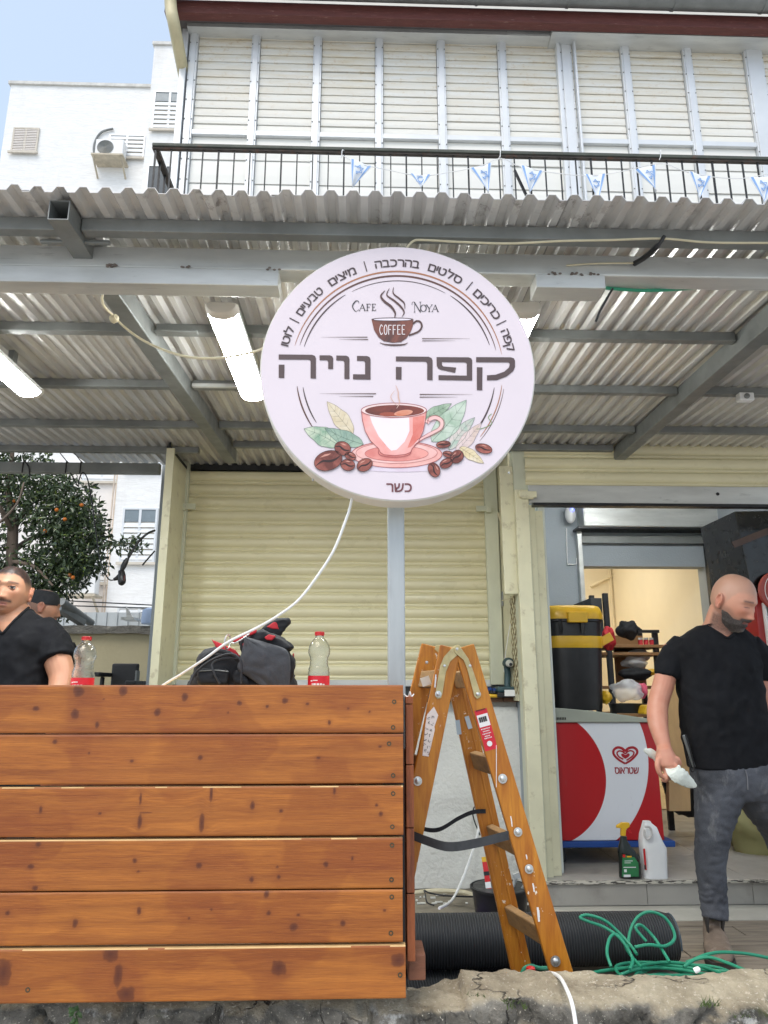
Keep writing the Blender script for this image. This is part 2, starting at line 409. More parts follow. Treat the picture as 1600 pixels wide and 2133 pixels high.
for xx in (XS0, XS1):
    s_ = -1 if xx == XS0 else 1
    m = MB(); m.box(min(xx-s_*.02, xx+s_*.07), max(xx-s_*.02, xx+s_*.07), 4.885, 4.93, zb-.02, zt+.06)
    m.build('guide_rail', MT['creamgreen'], sh, bevel=.004)
    zz = P(370,1057,4.9).z; m = MB()
    m.box(min(xx-s_*.0, xx-s_*.085), max(xx-s_*.0, xx-s_*.085), 4.86, 4.884, zz-.02, zz+.02); m.box(xx-.018, xx+.018, 4.85, 4.8845, zz-.03, zz+.01)
    m.build('bolt', MT['creamgreen'], sh, bevel=.003)
m = MB(); m.box(XS0-.1, XS1+.1, 4.93, 5.1, zt+.005, zt+.05); m.box(XS0+.2, XS1+.1, 5.0, 5.06, zt+.075, zt+.14)
m.build('lintel_rail', MT['blackmetal'], sh)
MB().box(XS0-.1, XS1+.2, 5.1, 5.14, zt+.05, H(1.62)).build('lintel_panel', mat('rough concrete lintel', (.12,.12,.115), .9, 0, .3, 10, .8, 60), bld)
# right shutter, raised
x0, x1 = P(1092,960,4.4).x, 3.4
zt2, zb2 = P(1300,922,4.4).z, P(1300,1013,4.4).z
zr = P(1300,1050,4.4).z
sh2 = MB().box(P(1100,1030,4.4).x, x1, 4.385, 4.41, zr, zb2).build('roller_shutter', MT['galvlight'], bld, bevel=.004); sh2['label'] = 'raised cream roller shutter over the shop opening'
curtain(x0, x1, 4.4, zb2, zt2+.08, .093).build('curtain', MT['shutter'], sh2, smooth=True, ang=60)
MB().box(P(1110,1050,4.39).x, x1, 4.37, 4.43, zr-.02, zr-.001).build('bottom_rail', MT['blackmetal'], sh2, bevel=.003)
MB().lathe([(.011,0),(.011,.003)], P(1495,1029,4.384), 12, (0,-1,0)).build('keyhole', MT['black'], sh2)
# --- posts and frames of the shop front
def vpost(px0, px1, y0, y1, z0, z1, name, mt, pyref=1200, bv=.004, m=None):
    return MB().box(P(px0,pyref,y0).x, P(px1,pyref,y0).x, y0, y1, z0, z1).build(name, mt, bld, bevel=bv)
ztp = H(1.5)
vpost(1068,1098,4.40,4.5,DECK,ztp,'door_post',MT['creamgreen'],960)                    # upper post face
m = MB(); xa = P(1073,1040,4.36).x; m.box(xa, P(1101,1040,4.36).x, 4.355, 4.398, DECK, P(1080,1020,4.36).z)
m.build('door_post', MT['cream'], bld, bevel=.004)
m = MB(); xb = P(1103,1070,4.41).x; m.box(xb, xb+.045, 4.44, 4.5, DECK, zr); m.box(xb+.045, xb+.10, 4.47, 4.53, SHOPF, zr-.03)
m.build('door_frame', MT['cream'], bld, bevel=.003)
m = MB(); zz = P(1100,1030,4.34).z; m.box(P(1081,1030,4.34).x, P(1118,1030,4.34).x, 4.33, 4.354, zz-.02, zz+.02); m.box(P(1086,1030,4.34).x,P(1112,1030,4.34).x,4.333,4.356,zz-.028,zz-.019)
m.build('bolt', MT['cream'], bld, bevel=.004)
# white jamb inside
m = MB().box(P(1112,1100,4.5).x+.04, P(1128,1100,4.5).x+.035, 4.535, 4.6, SHOPF, zr+.1); m.build('door_jamb', mat('white jamb', lin((208,212,206)), .5, 0, .06), bld, bevel=.003)
# return panel between the two fronts (right): backing and mesh
m = MB(); xr_ = P(1042,1200,4.93).x
m.box(xr_, XJ+.01, 4.90, 4.98, H(-.08), H(1.6))
m.build('return_panel', MT['creamgreen'], bld, bevel=.003)
m = MB(); m.box(XJ-.005, XJ+.005, 4.52, 4.90, H(-.08), H(1.6)); m.build('return_panel', MT['cream'], bld)
# expanded metal
m = MB(); xg = P(1064,1330,4.66).x; y0g, y1g = 4.49, 4.67; z0g, z1g = H(-.04), P(1065,1240,4.6).z
kk = 0; dz = .032; dy = .036
nz_ = int((z1g-z0g)/dz); ny_ = int((y1g-y0g)/dy)
for i in range(nz_):
    for j in range(ny_):
        a = V(xg, y0g+j*dy, z0g+i*dz); 
        if (i+j) % 2 == 0: q0, q1 = a, a+V(0,dy,dz)
        else: q0, q1 = a+V(0,0,dz), a+V(0,dy,0)
        m.bar(q0, q1, .004, .006, (1,0,0))
m.build('mesh_grille', mat('rusty cream mesh', lin((150,138,108)), .6, .2, .25, 20), bld)
pa, pb = P(1053,972,4.42), P(1065,1238,4.42)
m = MB().bar(pa, V(pa.x+.004, 4.42, pb.z), .086, .03, (0,-1,0)); m.build('cover_strip', MT['cream'], bld, bevel=.004)
# left return panel
xq0 = P(330,1200,4.45).x; xq1 = P(358,1200,4.45).x
zl0, zl1 = DECK, P(340,936,4.45).z
m = MB(); m.box(xq0, xq0+.018, 4.44, 4.9, zl0, zl1+.0); m.box(xq0, xq0+.05, 4.42, 4.44, zl0, zl1)
m.add([(xq0+.018,4.46,zl0),(XS0-.085,4.86,zl0),(XS0-.085,4.86,zl1+.02),(xq0+.018,4.46,zl1+.06),(xq0+.012,4.47,zl0),(XS0-.095,4.87,zl0),(XS0-.095,4.87,zl1+.02),(xq0+.012,4.47,zl1+.06)],
      [(0,1,2,3),(7,6,5,4),(0,4,5,1),(1,5,6,2),(2,6,7,3),(3,7,4,0)])
m.build('return_panel', MT['cream'], bld, bevel=.003)
m = MB(); m.box(xq0-.008, xq0+.02, 4.45, 4.9, zl1, H(1.51)); m.add([(xq0+.016,4.455,zl1+.05),(XS0-.07,4.88,zl1-.05),(XS0-.07,4.88,H(1.53)),(xq0+.016,4.455,H(1.51)),(xq0+.0,4.465,zl1+.05),(XS0-.09,4.89,zl1-.05),(XS0-.09,4.89,H(1.53)),(xq0,4.465,H(1.51))],
      [(0,1,2,3),(7,6,5,4),(0,4,5,1),(1,5,6,2),(2,6,7,3),(3,7,4,0)])
m.build('head_panel', mat('dark head panel', (.025,.028,.028), .5, .2, .2), bld)
# inner door: lining, rolled-shutter box, runners
m = MB(); fx0, fx1 = P(1212,1300,6.57).x, P(1507,1300,6.57).x; zft = P(1350,1108,6.55).z
m.box(fx0, DX0-.002, 6.53, 6.599, SHOPF, zft); m.build('inner_door_frame', MT['galvlight'], bld, bevel=.003)
m = MB(); m.box(DX1+.002, fx1, 6.53, 6.599, SHOPF, zft); m.box(fx0-.02, fx1+.02, 6.42, 6.599, zft+.0, zft+.025); m.build('inner_door_frame', MT['blackmetal'], bld, bevel=.003)
m = MB(); m.box(DX0, DX1, 6.545, 6.585, P(1350,1132,6.55).z, P(1350,1117,6.55).z); m.build('inner_shutter_end', MT['galv'], bld, bevel=.004)
MB().box(P(1216,1080,6.4).x, fx1+.05, 6.40, 6.598, P(1350,1097,6.4).z, P(1350,1058,6.4).z+.1).build('inner_shutter_box', MT['galvlight'], bld, bevel=.012)
# masonry counter below the left shutter
MT['whiteplaster'] = mat('rough white plaster', lin((220,219,212)), .8, 0, .05, 3, .7, 38, (1,1,1), lin((178,176,168)), (.62,.85), 3, .012)
cxr = P(1118,1600,4.72).x
m = MB()
m.grid(lambda u, v: V(-.6+(cxr+.6)*u, 4.74 + .012*mnoise.noise(V(u*9,v*5,1)) + (.012 if v < .45 else 0), DECK+(H(-.09)-DECK)*v), 40, 24)
m.box(-.6, cxr, 4.765, 5.1, DECK, H(-.09)); m.box(cxr-.3, cxr, 4.70, 4.764, DECK, H(-.12)); m.box(cxr, XP+.0, 4.6, 5.1, DECK, H(-.09))
cnt = thing('masonry_counter', 'low white plastered counter below the closed shutter', 'counter', (0,4.8,DECK))
m.build('base', MT['whiteplaster'], cnt, smooth=True)
m = MB()
xx = -.75
while xx < XP+.1:
    wd = .33; m.box(xx, min(xx+wd-.004, XP+.13), 4.655, 5.0, H(-.089), H(-.062)+random.uniform(-.002,.002)); xx += wd
m.build('top', mat('worn brown board', lin((112,80,58)), .7, 0, .2, 6, .3, 50, (1,4,4)), cnt, bevel=.003)
# ================================================================== CANOPY
CAN = lambda y: H(1.37 + .034*y)
m, n, l, b = newmat('weathered corrugated sheet')
c = coords(n, l, (1,1,1)); a = ntex(n, l, coords(n, l, (6,.5,1)), 3, 5); c1 = mixc(n, l, ramp(n, l, a, .3, .7), lin((202,200,197)), lin((224,222,219)))
sepx = n.new('ShaderNodeSeparateXYZ'); l.new(coords(n, l), sepx.inputs[0])
g = n.new('ShaderNodeMapRange'); l.new(sepx.outputs[1], g.inputs[0]); g.inputs['From Min'].default_value = 2.12; g.inputs['From Max'].default_value = 1.9
s1 = ntex(n, l, coords(n, l, (1,1,1)), 26, 8, .7); s2 = ntex(n, l, coords(n, l, (1,.7,1)), 5, 3)
mm = n.new('ShaderNodeMath'); mm.operation = 'MULTIPLY'; l.new(ramp(n, l, s1, .52, .62), mm.inputs[0]); l.new(g.outputs[0], mm.inputs[1])
mm2 = n.new('ShaderNodeMath'); mm2.operation = 'MULTIPLY'; l.new(mm.outputs[0], mm2.inputs[0]); l.new(ramp(n, l, s2, .45, .7), mm2.inputs[1])
l.new(mixc(n, l, mm2.outputs[0], c1, lin((72,54,44))), b.inputs['Base Color'])
b.inputs['Roughness'].default_value = .27; b.inputs['Metallic'].default_value = .3; b.inputs['Specular IOR Level'].default_value = .6
MT['sheet'] = m
can = thing('canopy', 'grey corrugated canopy on galvanised beams over the terrace', 'canopy', (0,3.2,CAN(3.2)))
PIT = .0672; prof = [(0,0),(.16,0),(.34,1),(.66,1),(.84,0)]; RH = .019
edges = [-3.1,-1.95,-1.02,-.29,.62,1.56,2.5,3.5]
for i in range(len(edges)-1):
    xa, xb = edges[i], edges[i+1]+.03; yb = 4.62 if xb < P(340,900,4.5).x+.1 else (4.95 if xb < .9 else 4.398)
    dy = random.uniform(-.012,.012); dz = .004*(i % 2); xs = []
    k = math.floor(xa/PIT)
    while k*PIT < xb:
        for (u, hh) in prof:
            xx = (k+u)*PIT
            if xa <= xx <= xb: xs.append((xx, hh*RH))
        k += 1
    ys = [1.885+dy, 2.3, 2.9, 3.5, 4.1, yb]
    vs = [(x_, yy, CAN(yy)+h_+dz+.001*math.sin(x_*9+yy*7)) for yy in ys for (x_, h_) in xs]; nn = len(xs)
    m = MB().add(vs, [(j*nn+q, j*nn+q+1, (j+1)*nn+q+1, (j+1)*nn+q) for j in range(len(ys)-1) for q in range(nn-1)])
    m.build('corrugated_sheet', MT['sheet'], can, solid=.0018)
def bx(name, x0, x1, y0, y1, z0, z1, mt='galv', bv=.003): return MB().box(x0, x1, y0, y1, z0, z1).build(name, MT[mt], can, bevel=bv)
# purlins, just below the sheets
def purlin(py, y, x0, x1, hh=.04):
    z = CAN(y)-.003; bx('purlin', x0, x1, y-.02, y+.02, z-hh, z)
bl = [P(207,600,0+2.25), P(471,964,4.4)]
XBL = lambda y: bl[0].x + (bl[1].x-bl[0].x)*(y-2.25)/(4.4-2.25)
br = [P(1590,700,2.6), P(1310,921,4.2)]
XBR = lambda y: br[0].x + (br[1].x-br[0].x)*(y-2.6)/(4.2-2.6)
XS = P(127,470,1.95).x
purlin(485, 2.03, -3, XS-.034, .045); purlin(485, 2.03, XS+.034, 3.4, .045)
for yy in (2.75, 3.36, 3.98):
    for (xa, xb) in ((-3, XBL(yy)-.042), (XBL(yy)+.042, XBR(yy)-.042), (XBR(yy)+.042, 3.4)): purlin(0, yy, xa, xb)
purlin(0, 4.50, -3, XBL(4.5)-.2)
purlin(0, 4.36, XBL(4.36)+.05, XBR(4.3)-.05)
# offcut angle strips on some purlins
bx('angle_strip', XBL(2.03)-.12, XBL(2.03)+.1, 2.055, 2.07, CAN(2.03)-.062, CAN(2.03)-.05)
bx('angle_strip', XBL(2.75)+.045, XBL(2.75)+.22, 2.70, 2.728, CAN(2.75)-.055, CAN(2.75)-.045)
bx('angle_strip', XBL(3.36)+.045, XBL(3.36)+.27, 3.315, 3.338, CAN(3.36)-.048, CAN(3.36)-.03, 'galvlight')
# rafters running back to the building
for XF in (XBL, XBR):
    y0, y1 = 2.215, 4.55
    MB().bar((XF(y0),y0,CAN(y0)-.048), (XF(y1),y1,CAN(y1)-.048), .07, .088).build('rafter', MT['galv'], can, bevel=.004)
# stub of a hollow rafter sticking out at the front
m = MB(); z1 = CAN(1.98)-.004; z0 = z1-.066; xa, xb = XS-.031, XS+.031; t = .003
for (a, b_, c_, d) in ((xa,xb,z0,z0+t),(xa,xb,z1-t,z1),(xa,xa+t,z0+t,z1-t),(xb-t,xb,z0+t,z1-t)): m.box(a, b_, 1.925, 2.128, c_, d)
m.build('hollow_stub', MT['galv'], can)
# front main beam, welded pieces beneath it
YB = 2.17; zc = P(800,558,YB-.035).z
pz = lambda px, py: P(px, py, YB-.04).z
zt_ = P(800,523,YB-.04).z; zb_ = P(800,566,YB-.04).z
MB().box(-3, 3.4, YB-.04, YB+.04, zb_, zt_).build('main_beam', MT['galvlight'], can, bevel=.005)
xe_ = P(580,585,YB-.045).x
MB().box(-3, xe_, YB-.046, YB+.03, zb_-.062, zb_-.002).build('beam_splice', MT['galvlight'], can, bevel=.003)
MB().box(P(1118,600,YB-.05).x, P(1263,600,YB-.05).x, YB-.048, YB+.04, zb_-.052, zb_-.002).build('beam_splice', MT['galvlight'], can, bevel=.003)
# weld beads
MTW = mat('weld bead', (.18,.15,.13), .6, .5, .4, 40)
for (px, py, nn) in ((232,548,14),(383,556,6),(570,563,4),(1155,582,6),(1203,582,8),(1245,584,5)):
    m = MB(); q = P(px, py, YB-.05); q.z = zb_-.001
    for k in range(nn): m.ell(q+V(random.uniform(-.022,.022), random.uniform(-.002,.004), random.uniform(-.004,.004)), (.006,.004,.003), None, 6, 4)
    m.build('weld', MTW, can, smooth=True)
# low beam across the left opening
yl = 4.62
lz0, lz1 = P(160,984,yl).z, P(160,963,yl).z
tag(MB().box(-3.2, P(332,970,yl).x, yl, yl+.05, lz0, lz1).build('cross_beam', MT['galv'], bevel=.003), 'grey steel cross beam over the open yard at the left, tied with black straps', 'beam')
for (px, t) in ((50,0),(140,1),(170,1)):
    m = MB(); q = P(px, 972, yl); a = .006
    m.tube([(q.x-a, yl-.004, lz1+.01), (q.x-a, yl-.005, lz0-.008)], .004, 6); m.tube([(q.x-.004, yl-.004, lz1+.004), (q.x-.004, yl+.055, lz1+.005)], .004, 6)
    if t: m.tube([(q.x-a, yl-.004, lz1+.006), (q.x-.05, yl-.02, lz1+.06)], .003, 6)
    else: m.tube(spline([(q.x+.0, yl-.006, lz1+.005), (q.x+.035, yl-.01, (lz0+lz1)/2), (q.x+.05, yl-.01, lz0-.03)], 4), .005, 6)
    tag(m.build('cable_tie', MT['black']), {50:'black strap hanging loose from the cross beam in front of the citrus tree',140:'black cable tie with a raised tail on the cross beam, left of a similar one',170:'black cable tie with a raised tail on the cross beam, nearest the cream post'}[px], 'cable tie')

# ================================================================== TUBE LIGHTS under the canopy
MT['lamp'] = emis('lit tube diffuser', (.97,1,.98), 36.0)
def tubelight(x, y0, y1, z, label):
    t = thing('tube_light', label, 'light', (x,(y0+y1)/2,z), 'long LED lights under the canopy')
    pr = [(-.060,.0),(-.058,-.018),(-.042,-.036),(-.017,-.044),(.017,-.044),(.042,-.036),(.058,-.018),(.060,0)]
    MB().loft([[(x+q[0], yy, z+q[1]-.0) for q in pr[1:7]] for yy in (y0+.045, y1-.04)]).build('diffuser', MT['lamp'], t)
    MB().loft([[(x+q[0], yy, z+q[1]+.0008) for q in (pr[0],pr[1],pr[6],pr[7])] for yy in (y0+.045, y1-.04)]).build('housing', MT['white'], t)
    pe = [(q[0]*1.03, q[1]*1.03+.0005) for q in pr]
    def cap(ya, yb):
        rings = [[(x+q[0]*s_, yy, z+q[1]*s_) for q in pe] for (yy, s_) in ((ya,1),(yb+(ya-yb)*.35,.98),(yb+(ya-yb)*.1,.85),(yb,.55))]
        MB().loft(rings).build('end_cap', mat('grey lamp cap', lin((196,190,180)), .5, 0, .03), t, smooth=True)
    cap(y0+.045, y0); cap(y1-.04, y1)
    MB().box(x-.012, x+.012, y0+.2, y0+.24, z, CAN(y0+.2)-.0).build('bracket', MT['galv'], t)
    MB().box(x-.012, x+.012, y1-.24, y1-.2, z, CAN(y1-.2)-.0).build('bracket', MT['galv'], t)
    return t
zl = H(1.375)
a = PZ(455,640,zl-.02); b_ = PZ(533,842,zl-.045)
tubelight((a.x+b_.x)/2, a.y, b_.y, zl, 'lit tube light just left of the round sign')
b2 = PZ(66,834,zl-.045); tubelight(b2.x, b2.y-(b_.y-a.y), b2.y, zl, 'lit tube light cut off by the left edge of the picture')
a3 = PZ(1103,640,zl-.02); tubelight(a3.x-.01, a3.y, a3.y+(b_.y-a.y), zl, 'lit tube light mostly hidden behind the round sign at its right')
# junction box on the right
q = P(1549,830,3.33)
t = thing('junction_box', 'small grey junction box under the canopy at the right', 'junction box', q)
MB().box(q.x-.035, q.x+.04, 3.30, 3.34, q.z-.02, q.z+.022).build('box', MT['white'], t, bevel=.005)
MB().lathe([(.014,0),(.014,.008),(.008,.012)], (q.x, 3.30, q.z), 12, (0,-1,0)).build('gland', MT['galv'], t)
# cables under the canopy
def cable(pts, r, mt, label, name='cable', cat='cable', n=6):
    return tag(MB().tube(spline(pts, n), r, 8).build(name, MT[mt], smooth=True), label, cat)
cable([P(300,490,2.35),P(215,608,2.3),P(240,662,2.42),P(300,710,2.45),P(380,741,2.4),P(450,746,2.35),P(520,735,2.2),P(560,722,2.1),P(640,700,2.12)], .0045, 'beigecable', 'pale cable sagging below the canopy from rafter to round sign')
q = P(239,663,2.42); tag(MB().ell(q, (.014,.012,.013)).lathe([(.016,-.012),(.016,.004),(.012,.01)], q, 10, (1,-.6,.2)).build('cable_clip', MT['beigecable'], smooth=True), 'small round cream clip on the sagging cable', 'clip')
cable([P(845,520,2.0),P(860,503,2.0),P(880,500,2.0),P(960,504,2.0),P(1060,507,2.0),P(1170,502,2.0),P(1270,500,2.0),P(1380,497,2.0),P(1480,505,2.0),P(1620,506,2.0),P(1700,507,2.0)], .0036, 'beigecable', 'thin pale cable running along the front purlin')
m = MB().tube(spline([P(1384,492,1.99),P(1370,512,2.0),P(1345,535,2.06),P(1322,549,2.12)], 5), [.009 if i > 4 else .006 for i in range(16)], 8)
tag(m.build('strap', MT['black'], smooth=True), 'black tape-wrapped cable end tied at the front purlin', 'cable')
cable([P(1180,553,2.125),P(1240,549,2.12),P(1322,548,2.115)], .003, 'beigecable', 'thin pale wire along the top of the main beam')
cable([P(1276,602,2.125),P(1268,615,2.11),P(1250,648,2.11),P(1241,670,2.12)], .004, 'black', 'short black cable end dangling below the beam splice')
MT['green'] = mat('green hose', lin((40,140,108)), .45, 0, .1, 12)
cable([P(1262,600,2.2),P(1340,605,2.2),P(1420,602,2.22),P(1500,595,2.24),P(1640,588,2.26)], .006, 'green', 'dark green cable along the underside of the main beam')

# ================================================================== BALCONY RAILING and bunting
RY = 3.9
MT['rust'] = mat('rusty dark paint', lin((62,56,50)), .7, .2, .3, 16, .3, 60, (1,1,1), lin((96,62,44)), (.55,.72), 12)
rl = thing('balcony_railing', 'dark rusty metal balcony railing with thin upright bars', 'railing', P(800,420,RY))
zr1 = P(900,318,RY).z; xl = P(318,310,RY).x; zlow = CAN(RY)+.12
MT['railtop'] = mat('green black rail paint', lin((70,74,66)), .6, .1, .2, 10, .2, 60, (1,1,1), lin((110,70,52)), (.6,.72), 14)
MB().box(xl, 3.6, RY-.02, RY+.02, zr1-.010, zr1+.013).build('top_rail', MT['railtop'], rl, bevel=.004)
MB().box(xl, 3.6, RY-.012, RY+.012, zr1-.024, zr1-.0105).build('under_rail', MT['rust'], rl)
MB().box(xl-.002, xl+.033, RY+.021, FY+.1, zr1-.02, zr1+.012).build('side_rail', MT['rust'], rl, bevel=.003)
x = xl+.02; k = 0
while x < 3.55:
    th = .0034 if k % 4 else .005
    MB().box(x-th, x+th, RY-.006, RY+.006, zlow, zr1-.0245).build('bar', MT['blackmetal'], rl); x += .0985; k += 1
for yy in (RY+.12, RY+.24, RY+.36, RY+.48): MB().box(xl+.008, xl+.02, yy-.006, yy+.006, zlow, zr1-.021).build('bar', MT['blackmetal'], rl)
MB().box(xl, 3.6, RY-.012, RY+.012, zlow-.02, zlow-.001).build('bottom_rail', MT['blackmetal'], rl)
pa, pb = P(1072,355,RY+.02), P(1112,440,RY+.02); MB().bar(pa, pb, .014, .014).build('brace', MT['blackmetal'], rl)
# string and flags
MT['flagw'] = mat('white bunting fabric', lin((226,230,234)), .8, 0, .04, 10); MT['flagb'] = mat('blue print', lin((132,168,216)), .8, 0, .1, 20)
FYY = RY-.032
sp = [(712,322),(745,340),(800,352),(875,366),(940,358),(1000,346),(1043,330),(1082,346),(1140,358),(1230,366),(1300,356),(1377,340),(1430,358),(1500,370),(1560,370),(1640,352)]
strg = cable([P(a, b_, FYY) for (a, b_) in sp], .0025, 'white', 'thin white string of the bunting tied to the balcony rail', 'bunting_string', 'string', 5)
for px in (713,1043,1377):
    m = MB(); q = P(px, 322, FYY); m.tube(spline([q+V(-.004,0,-.02),q+V(.0,-.004,.03),q+V(.012,.03,.045),q+V(.01,.05,.0)], 4), .003, 6); m.tube(spline([q, q+V(-.012,-.01,-.03), q+V(-.02,-.012,-.05)], 3), .0022, 5)
    m.build('tie', MT['white'], strg, smooth=True)
def flag(A, B, C, label, fold=0):
    # A, B top corners, C tip (pixels)
    A, B, C = [P(p_[0], p_[1], FYY-.004) for p_ in (A, B, C)]
    def pt(u, v):                        # u along the top, v towards the tip
        q = A.lerp(B, u); q = q.lerp(C, v); q.y += -.012*math.sin(3*u+2*v+fold)*v - .006*math.sin(6*u+fold); return q
    t = thing('bunting_flag', label, 'flag', A, 'small triangular flags on the balcony string')
    nn = 10; vs = []; fs = []
    m = MB(); m.grid(pt, nn, nn); m.build('cloth', MT['flagw'], t, smooth=True, solid=.0012)
    nrm = (B-A).cross(C-A).normalized()
    if nrm.y > 0: nrm = -nrm
    off = lambda q, d=.0022: q + nrm*d
    pm = MB()
    for (ua, ub) in ((.05,.16),(.84,.95)):
        vs = []
        for k in range(nn+1):
            v = .0+ .93*k/nn; vs += [off(pt(ua,v)), off(pt(ub,v))]
        pm.add(vs, [(2*k, 2*k+1, 2*k+3, 2*k+2) for k in range(nn)])
    cen = pt(.5,.33); ex = (B-A); W = ex.length; ex.normalize(); ez = nrm.cross(ex).normalized(); rr = W*.2
    for r0 in (90, 270):
        tri = [cen + (ex*math.cos(R(r0+120*k)) + ez*math.sin(R(r0+120*k)))*rr*1.15 for k in range(3)]
        for k in range(3):
            a, b2_ = tri[k], tri[(k+1) % 3]
            pm.bar(off(a,.004+.0012*(r0 > 100)), off(b2_,.004+.0012*(r0 > 100)), W*.03, .001, nrm)
    pm.build('print', MT['flagb'], t)
flag((730,331),(775,346),(734,388), 'first small flag from the left end of the string, nearest the tied end')
flag((853,362),(898,365),(878,390), 'small flag with its tip folded away, second from the left', 2)
flag((979,352),(1024,339),(1018,402), 'small flag left of the middle tie, leaning to its right', 1)
flag((1084,345),(1132,356),(1103,402), 'small flag right of the middle tie, above the slanted brace', .5)
flag((1217,364),(1262,363),(1246,418), 'small flag hanging lowest between the middle and right ties', 1.6)
flag((1322,355),(1366,342),(1367,399), 'small flag just left of the right tie with a curled tip', .2)
flag((1434,358),(1482,368),(1457,414), 'small flag just right of the right tie', 1.1)
flag((1560,371),(1612,366),(1592,424), 'small flag cut off by the right edge of the picture', .8)
# ================================================================== FAR APARTMENT BLOCK
BY = 18.0
blk = thing('apartment_block', 'white stone apartment block with small shuttered windows in the distance', 'building', P(200,1430,BY))
m, n, l, b = newmat('white split stone')
c = coords(n, l, (1.6,1.6,9)); v = ntex(n, l, c, 1.6, 6, .7, 1.2); st = ntex(n, l, coords(n, l, (2.5,2.5,.35)), .5, 5, .6)
c1 = mixc(n, l, ramp(n, l, v, .35, .65), lin((228,227,224)), lin((242,242,240)))
l.new(mixc(n, l, ramp(n, l, st, .56, .8), c1, lin((206,202,196))), b.inputs['Base Color']); b.inputs['Roughness'].default_value = .8
l.new(bumpn(n, l, v, .35, .04), b.inputs['Normal'])
MT['stonewhite'] = m
MT['render'] = mat('pale pinkish render', lin((232,226,220)), .8, 0, .05, .6, .3, 10, (1,1,.5), lin((206,190,178)), (.55,.85), .7, .03)
bx_ = lambda px: P(px, 600, BY).x
zt1, zt2 = P(160,180,BY).z, P(345,125,BY).z
xa, xm1, xb = P(5,300,BY).x, P(316,300,BY).x, 3.0
zlo = .0
# lower part: a pale rendered face set back, a white stone strip nearer
xs1 = P(250,1100,BY).x; xs0 = P(158,1100,BY).x
wall = MB()
wall.box(xa, xm1, BY, BY+8, H(5.6), zt1)                       # upper left
wall.box(xm1, xb, BY-.5, BY+8, H(5.6), zt2)
wall.box(xs1, xb, BY-.5, BY+8, zlo, H(5.6)-.003)
wall.build('wall', MT['stonewhite'], blk)
MB().box(xa-4, xs1-.003, BY-.1, BY+8, zlo, H(5.6)-.004).build('lower_wall', MT['render'], blk)
m = MB(); m.box(xa-.06, xm1-.003, BY-.06, BY+8, zt1+.002, zt1+.1); m.box(xm1-.05, xb, BY-.56, BY+8, zt2+.002, zt2+.1); m.build('parapet_cap', mat('cap stone', lin((206,204,198)), .8), blk)
MT['shutw'] = mat('white slat shutter', lin((224,226,226)), .55, 0, .05, 3)
MT['sill'] = mat('stone sill', lin((206,198,184)), .8, 0, .08)
def slatted(x0, x1, y, z0, z1, pitch=.09, mt='shutw', par=None, dark=True):
    f = MB(); k = max(2, int((z1-z0)/pitch)); hh = (z1-z0)/k
    for i in range(k): f.obox(((x0+x1)/2, y, z0+(i+.5)*hh), ((x1-x0)/2,0,0), (0,.012,0), (0,.012,hh*.40))
    o = f.build('slats', MT[mt], par)
    if dark: MB().box(x0, x1, y+.015, y+.022, z0, z1).build('backing', MT['sill'], par)
    return o
def window(px0, py0, px1, py1, y, kind):
    a, b2_ = P(px0, py0, y), P(px1, py1, y); x0, x1, z1, z0 = a.x, b2_.x, a.z, b2_.z
    fr = MB(); t = .045
    for (q0,q1,r0,r1) in ((x0-t,x0,z0-t,z1+t),(x1,x1+t,z0-t,z1+t),(x0,x1,z1,z1+t),(x0,x1,z0-t,z0)): fr.box(q0,q1,y-.05,y+.02,r0,r1)
    if kind != 'one': fr.box((x0+x1)/2-.03,(x0+x1)/2+.03,y-.045,y+.02,z0,z1)
    w_ = fr.build('window', MT['sill' if kind == 'small' else 'alu'], blk)
    MB().box(x0-.1, x1+.1, y-.10, y-.051, z0-.11, z0-.046).build('sill', MT['sill'], w_)
    if kind == 'dark':
        MB().box(x0, x1, y-.03, y-.015, z0, z1).build('pane', MT['glassdark'], w_)
    elif kind == 'half':
        zz = z1-(z1-z0)*.24; MB().box(x0, x1, y-.03, y-.015, zz, z1).build('pane', mat('grey glass', lin((120,132,138)), .2, 0, .1), w_)
        slatted(x0, x1, y-.03, z0, zz-.02, .13, par=w_)
    elif kind == 'small': slatted(x0, x1, y-.03, z0, z1, .055, 'render', w_)
    else: slatted(x0, x1, y-.03, z0, z1, .13, 'shutw', w_)
    return w_
window(33,270,74,316,BY,'small')
window(232,284,297,328,BY,'shut'); window(326,194,380,270,BY-.5,'half')
window(312,348,374,430,BY-.5,'dark')
window(262,1062,318,1168,BY-.5,'half'); window(205,1120,236,1210,BY-.1,'one'); window(182,930,250,1000,BY-.1,'shut'); window(270,930,330,975,BY-.5,'half')
window(250,1268,330,1300,BY-.5,'shut')
xx = P(240,1100,BY).x; m = MB(); m.tube([(xx,BY-.16,.2),(xx,BY-.16,H(5.4))], .035, 8); m.tube([(xs1-.06,BY-.55,.2),(xs1-.06,BY-.55,H(5.4))], .02, 6); m.build('drain_pipe', mat('beige pipe', lin((206,190,172)), .6), blk)
# rooftop water tank
q = P(140,178,BY+3); m = MB().lathe([(.55,0),(.6,.1),(.6,.5),(.4,.62)], (q.x,BY+3,zt1+.1), 16); m.build('water_tank', MT['white'], blk, smooth=True)
MB().obox((q.x+.2,BY+2.42,zt1+.45), (.2,0,0),(0,.03,0),(0,0,.1)).build('tank_badge', MT['red'], blk)
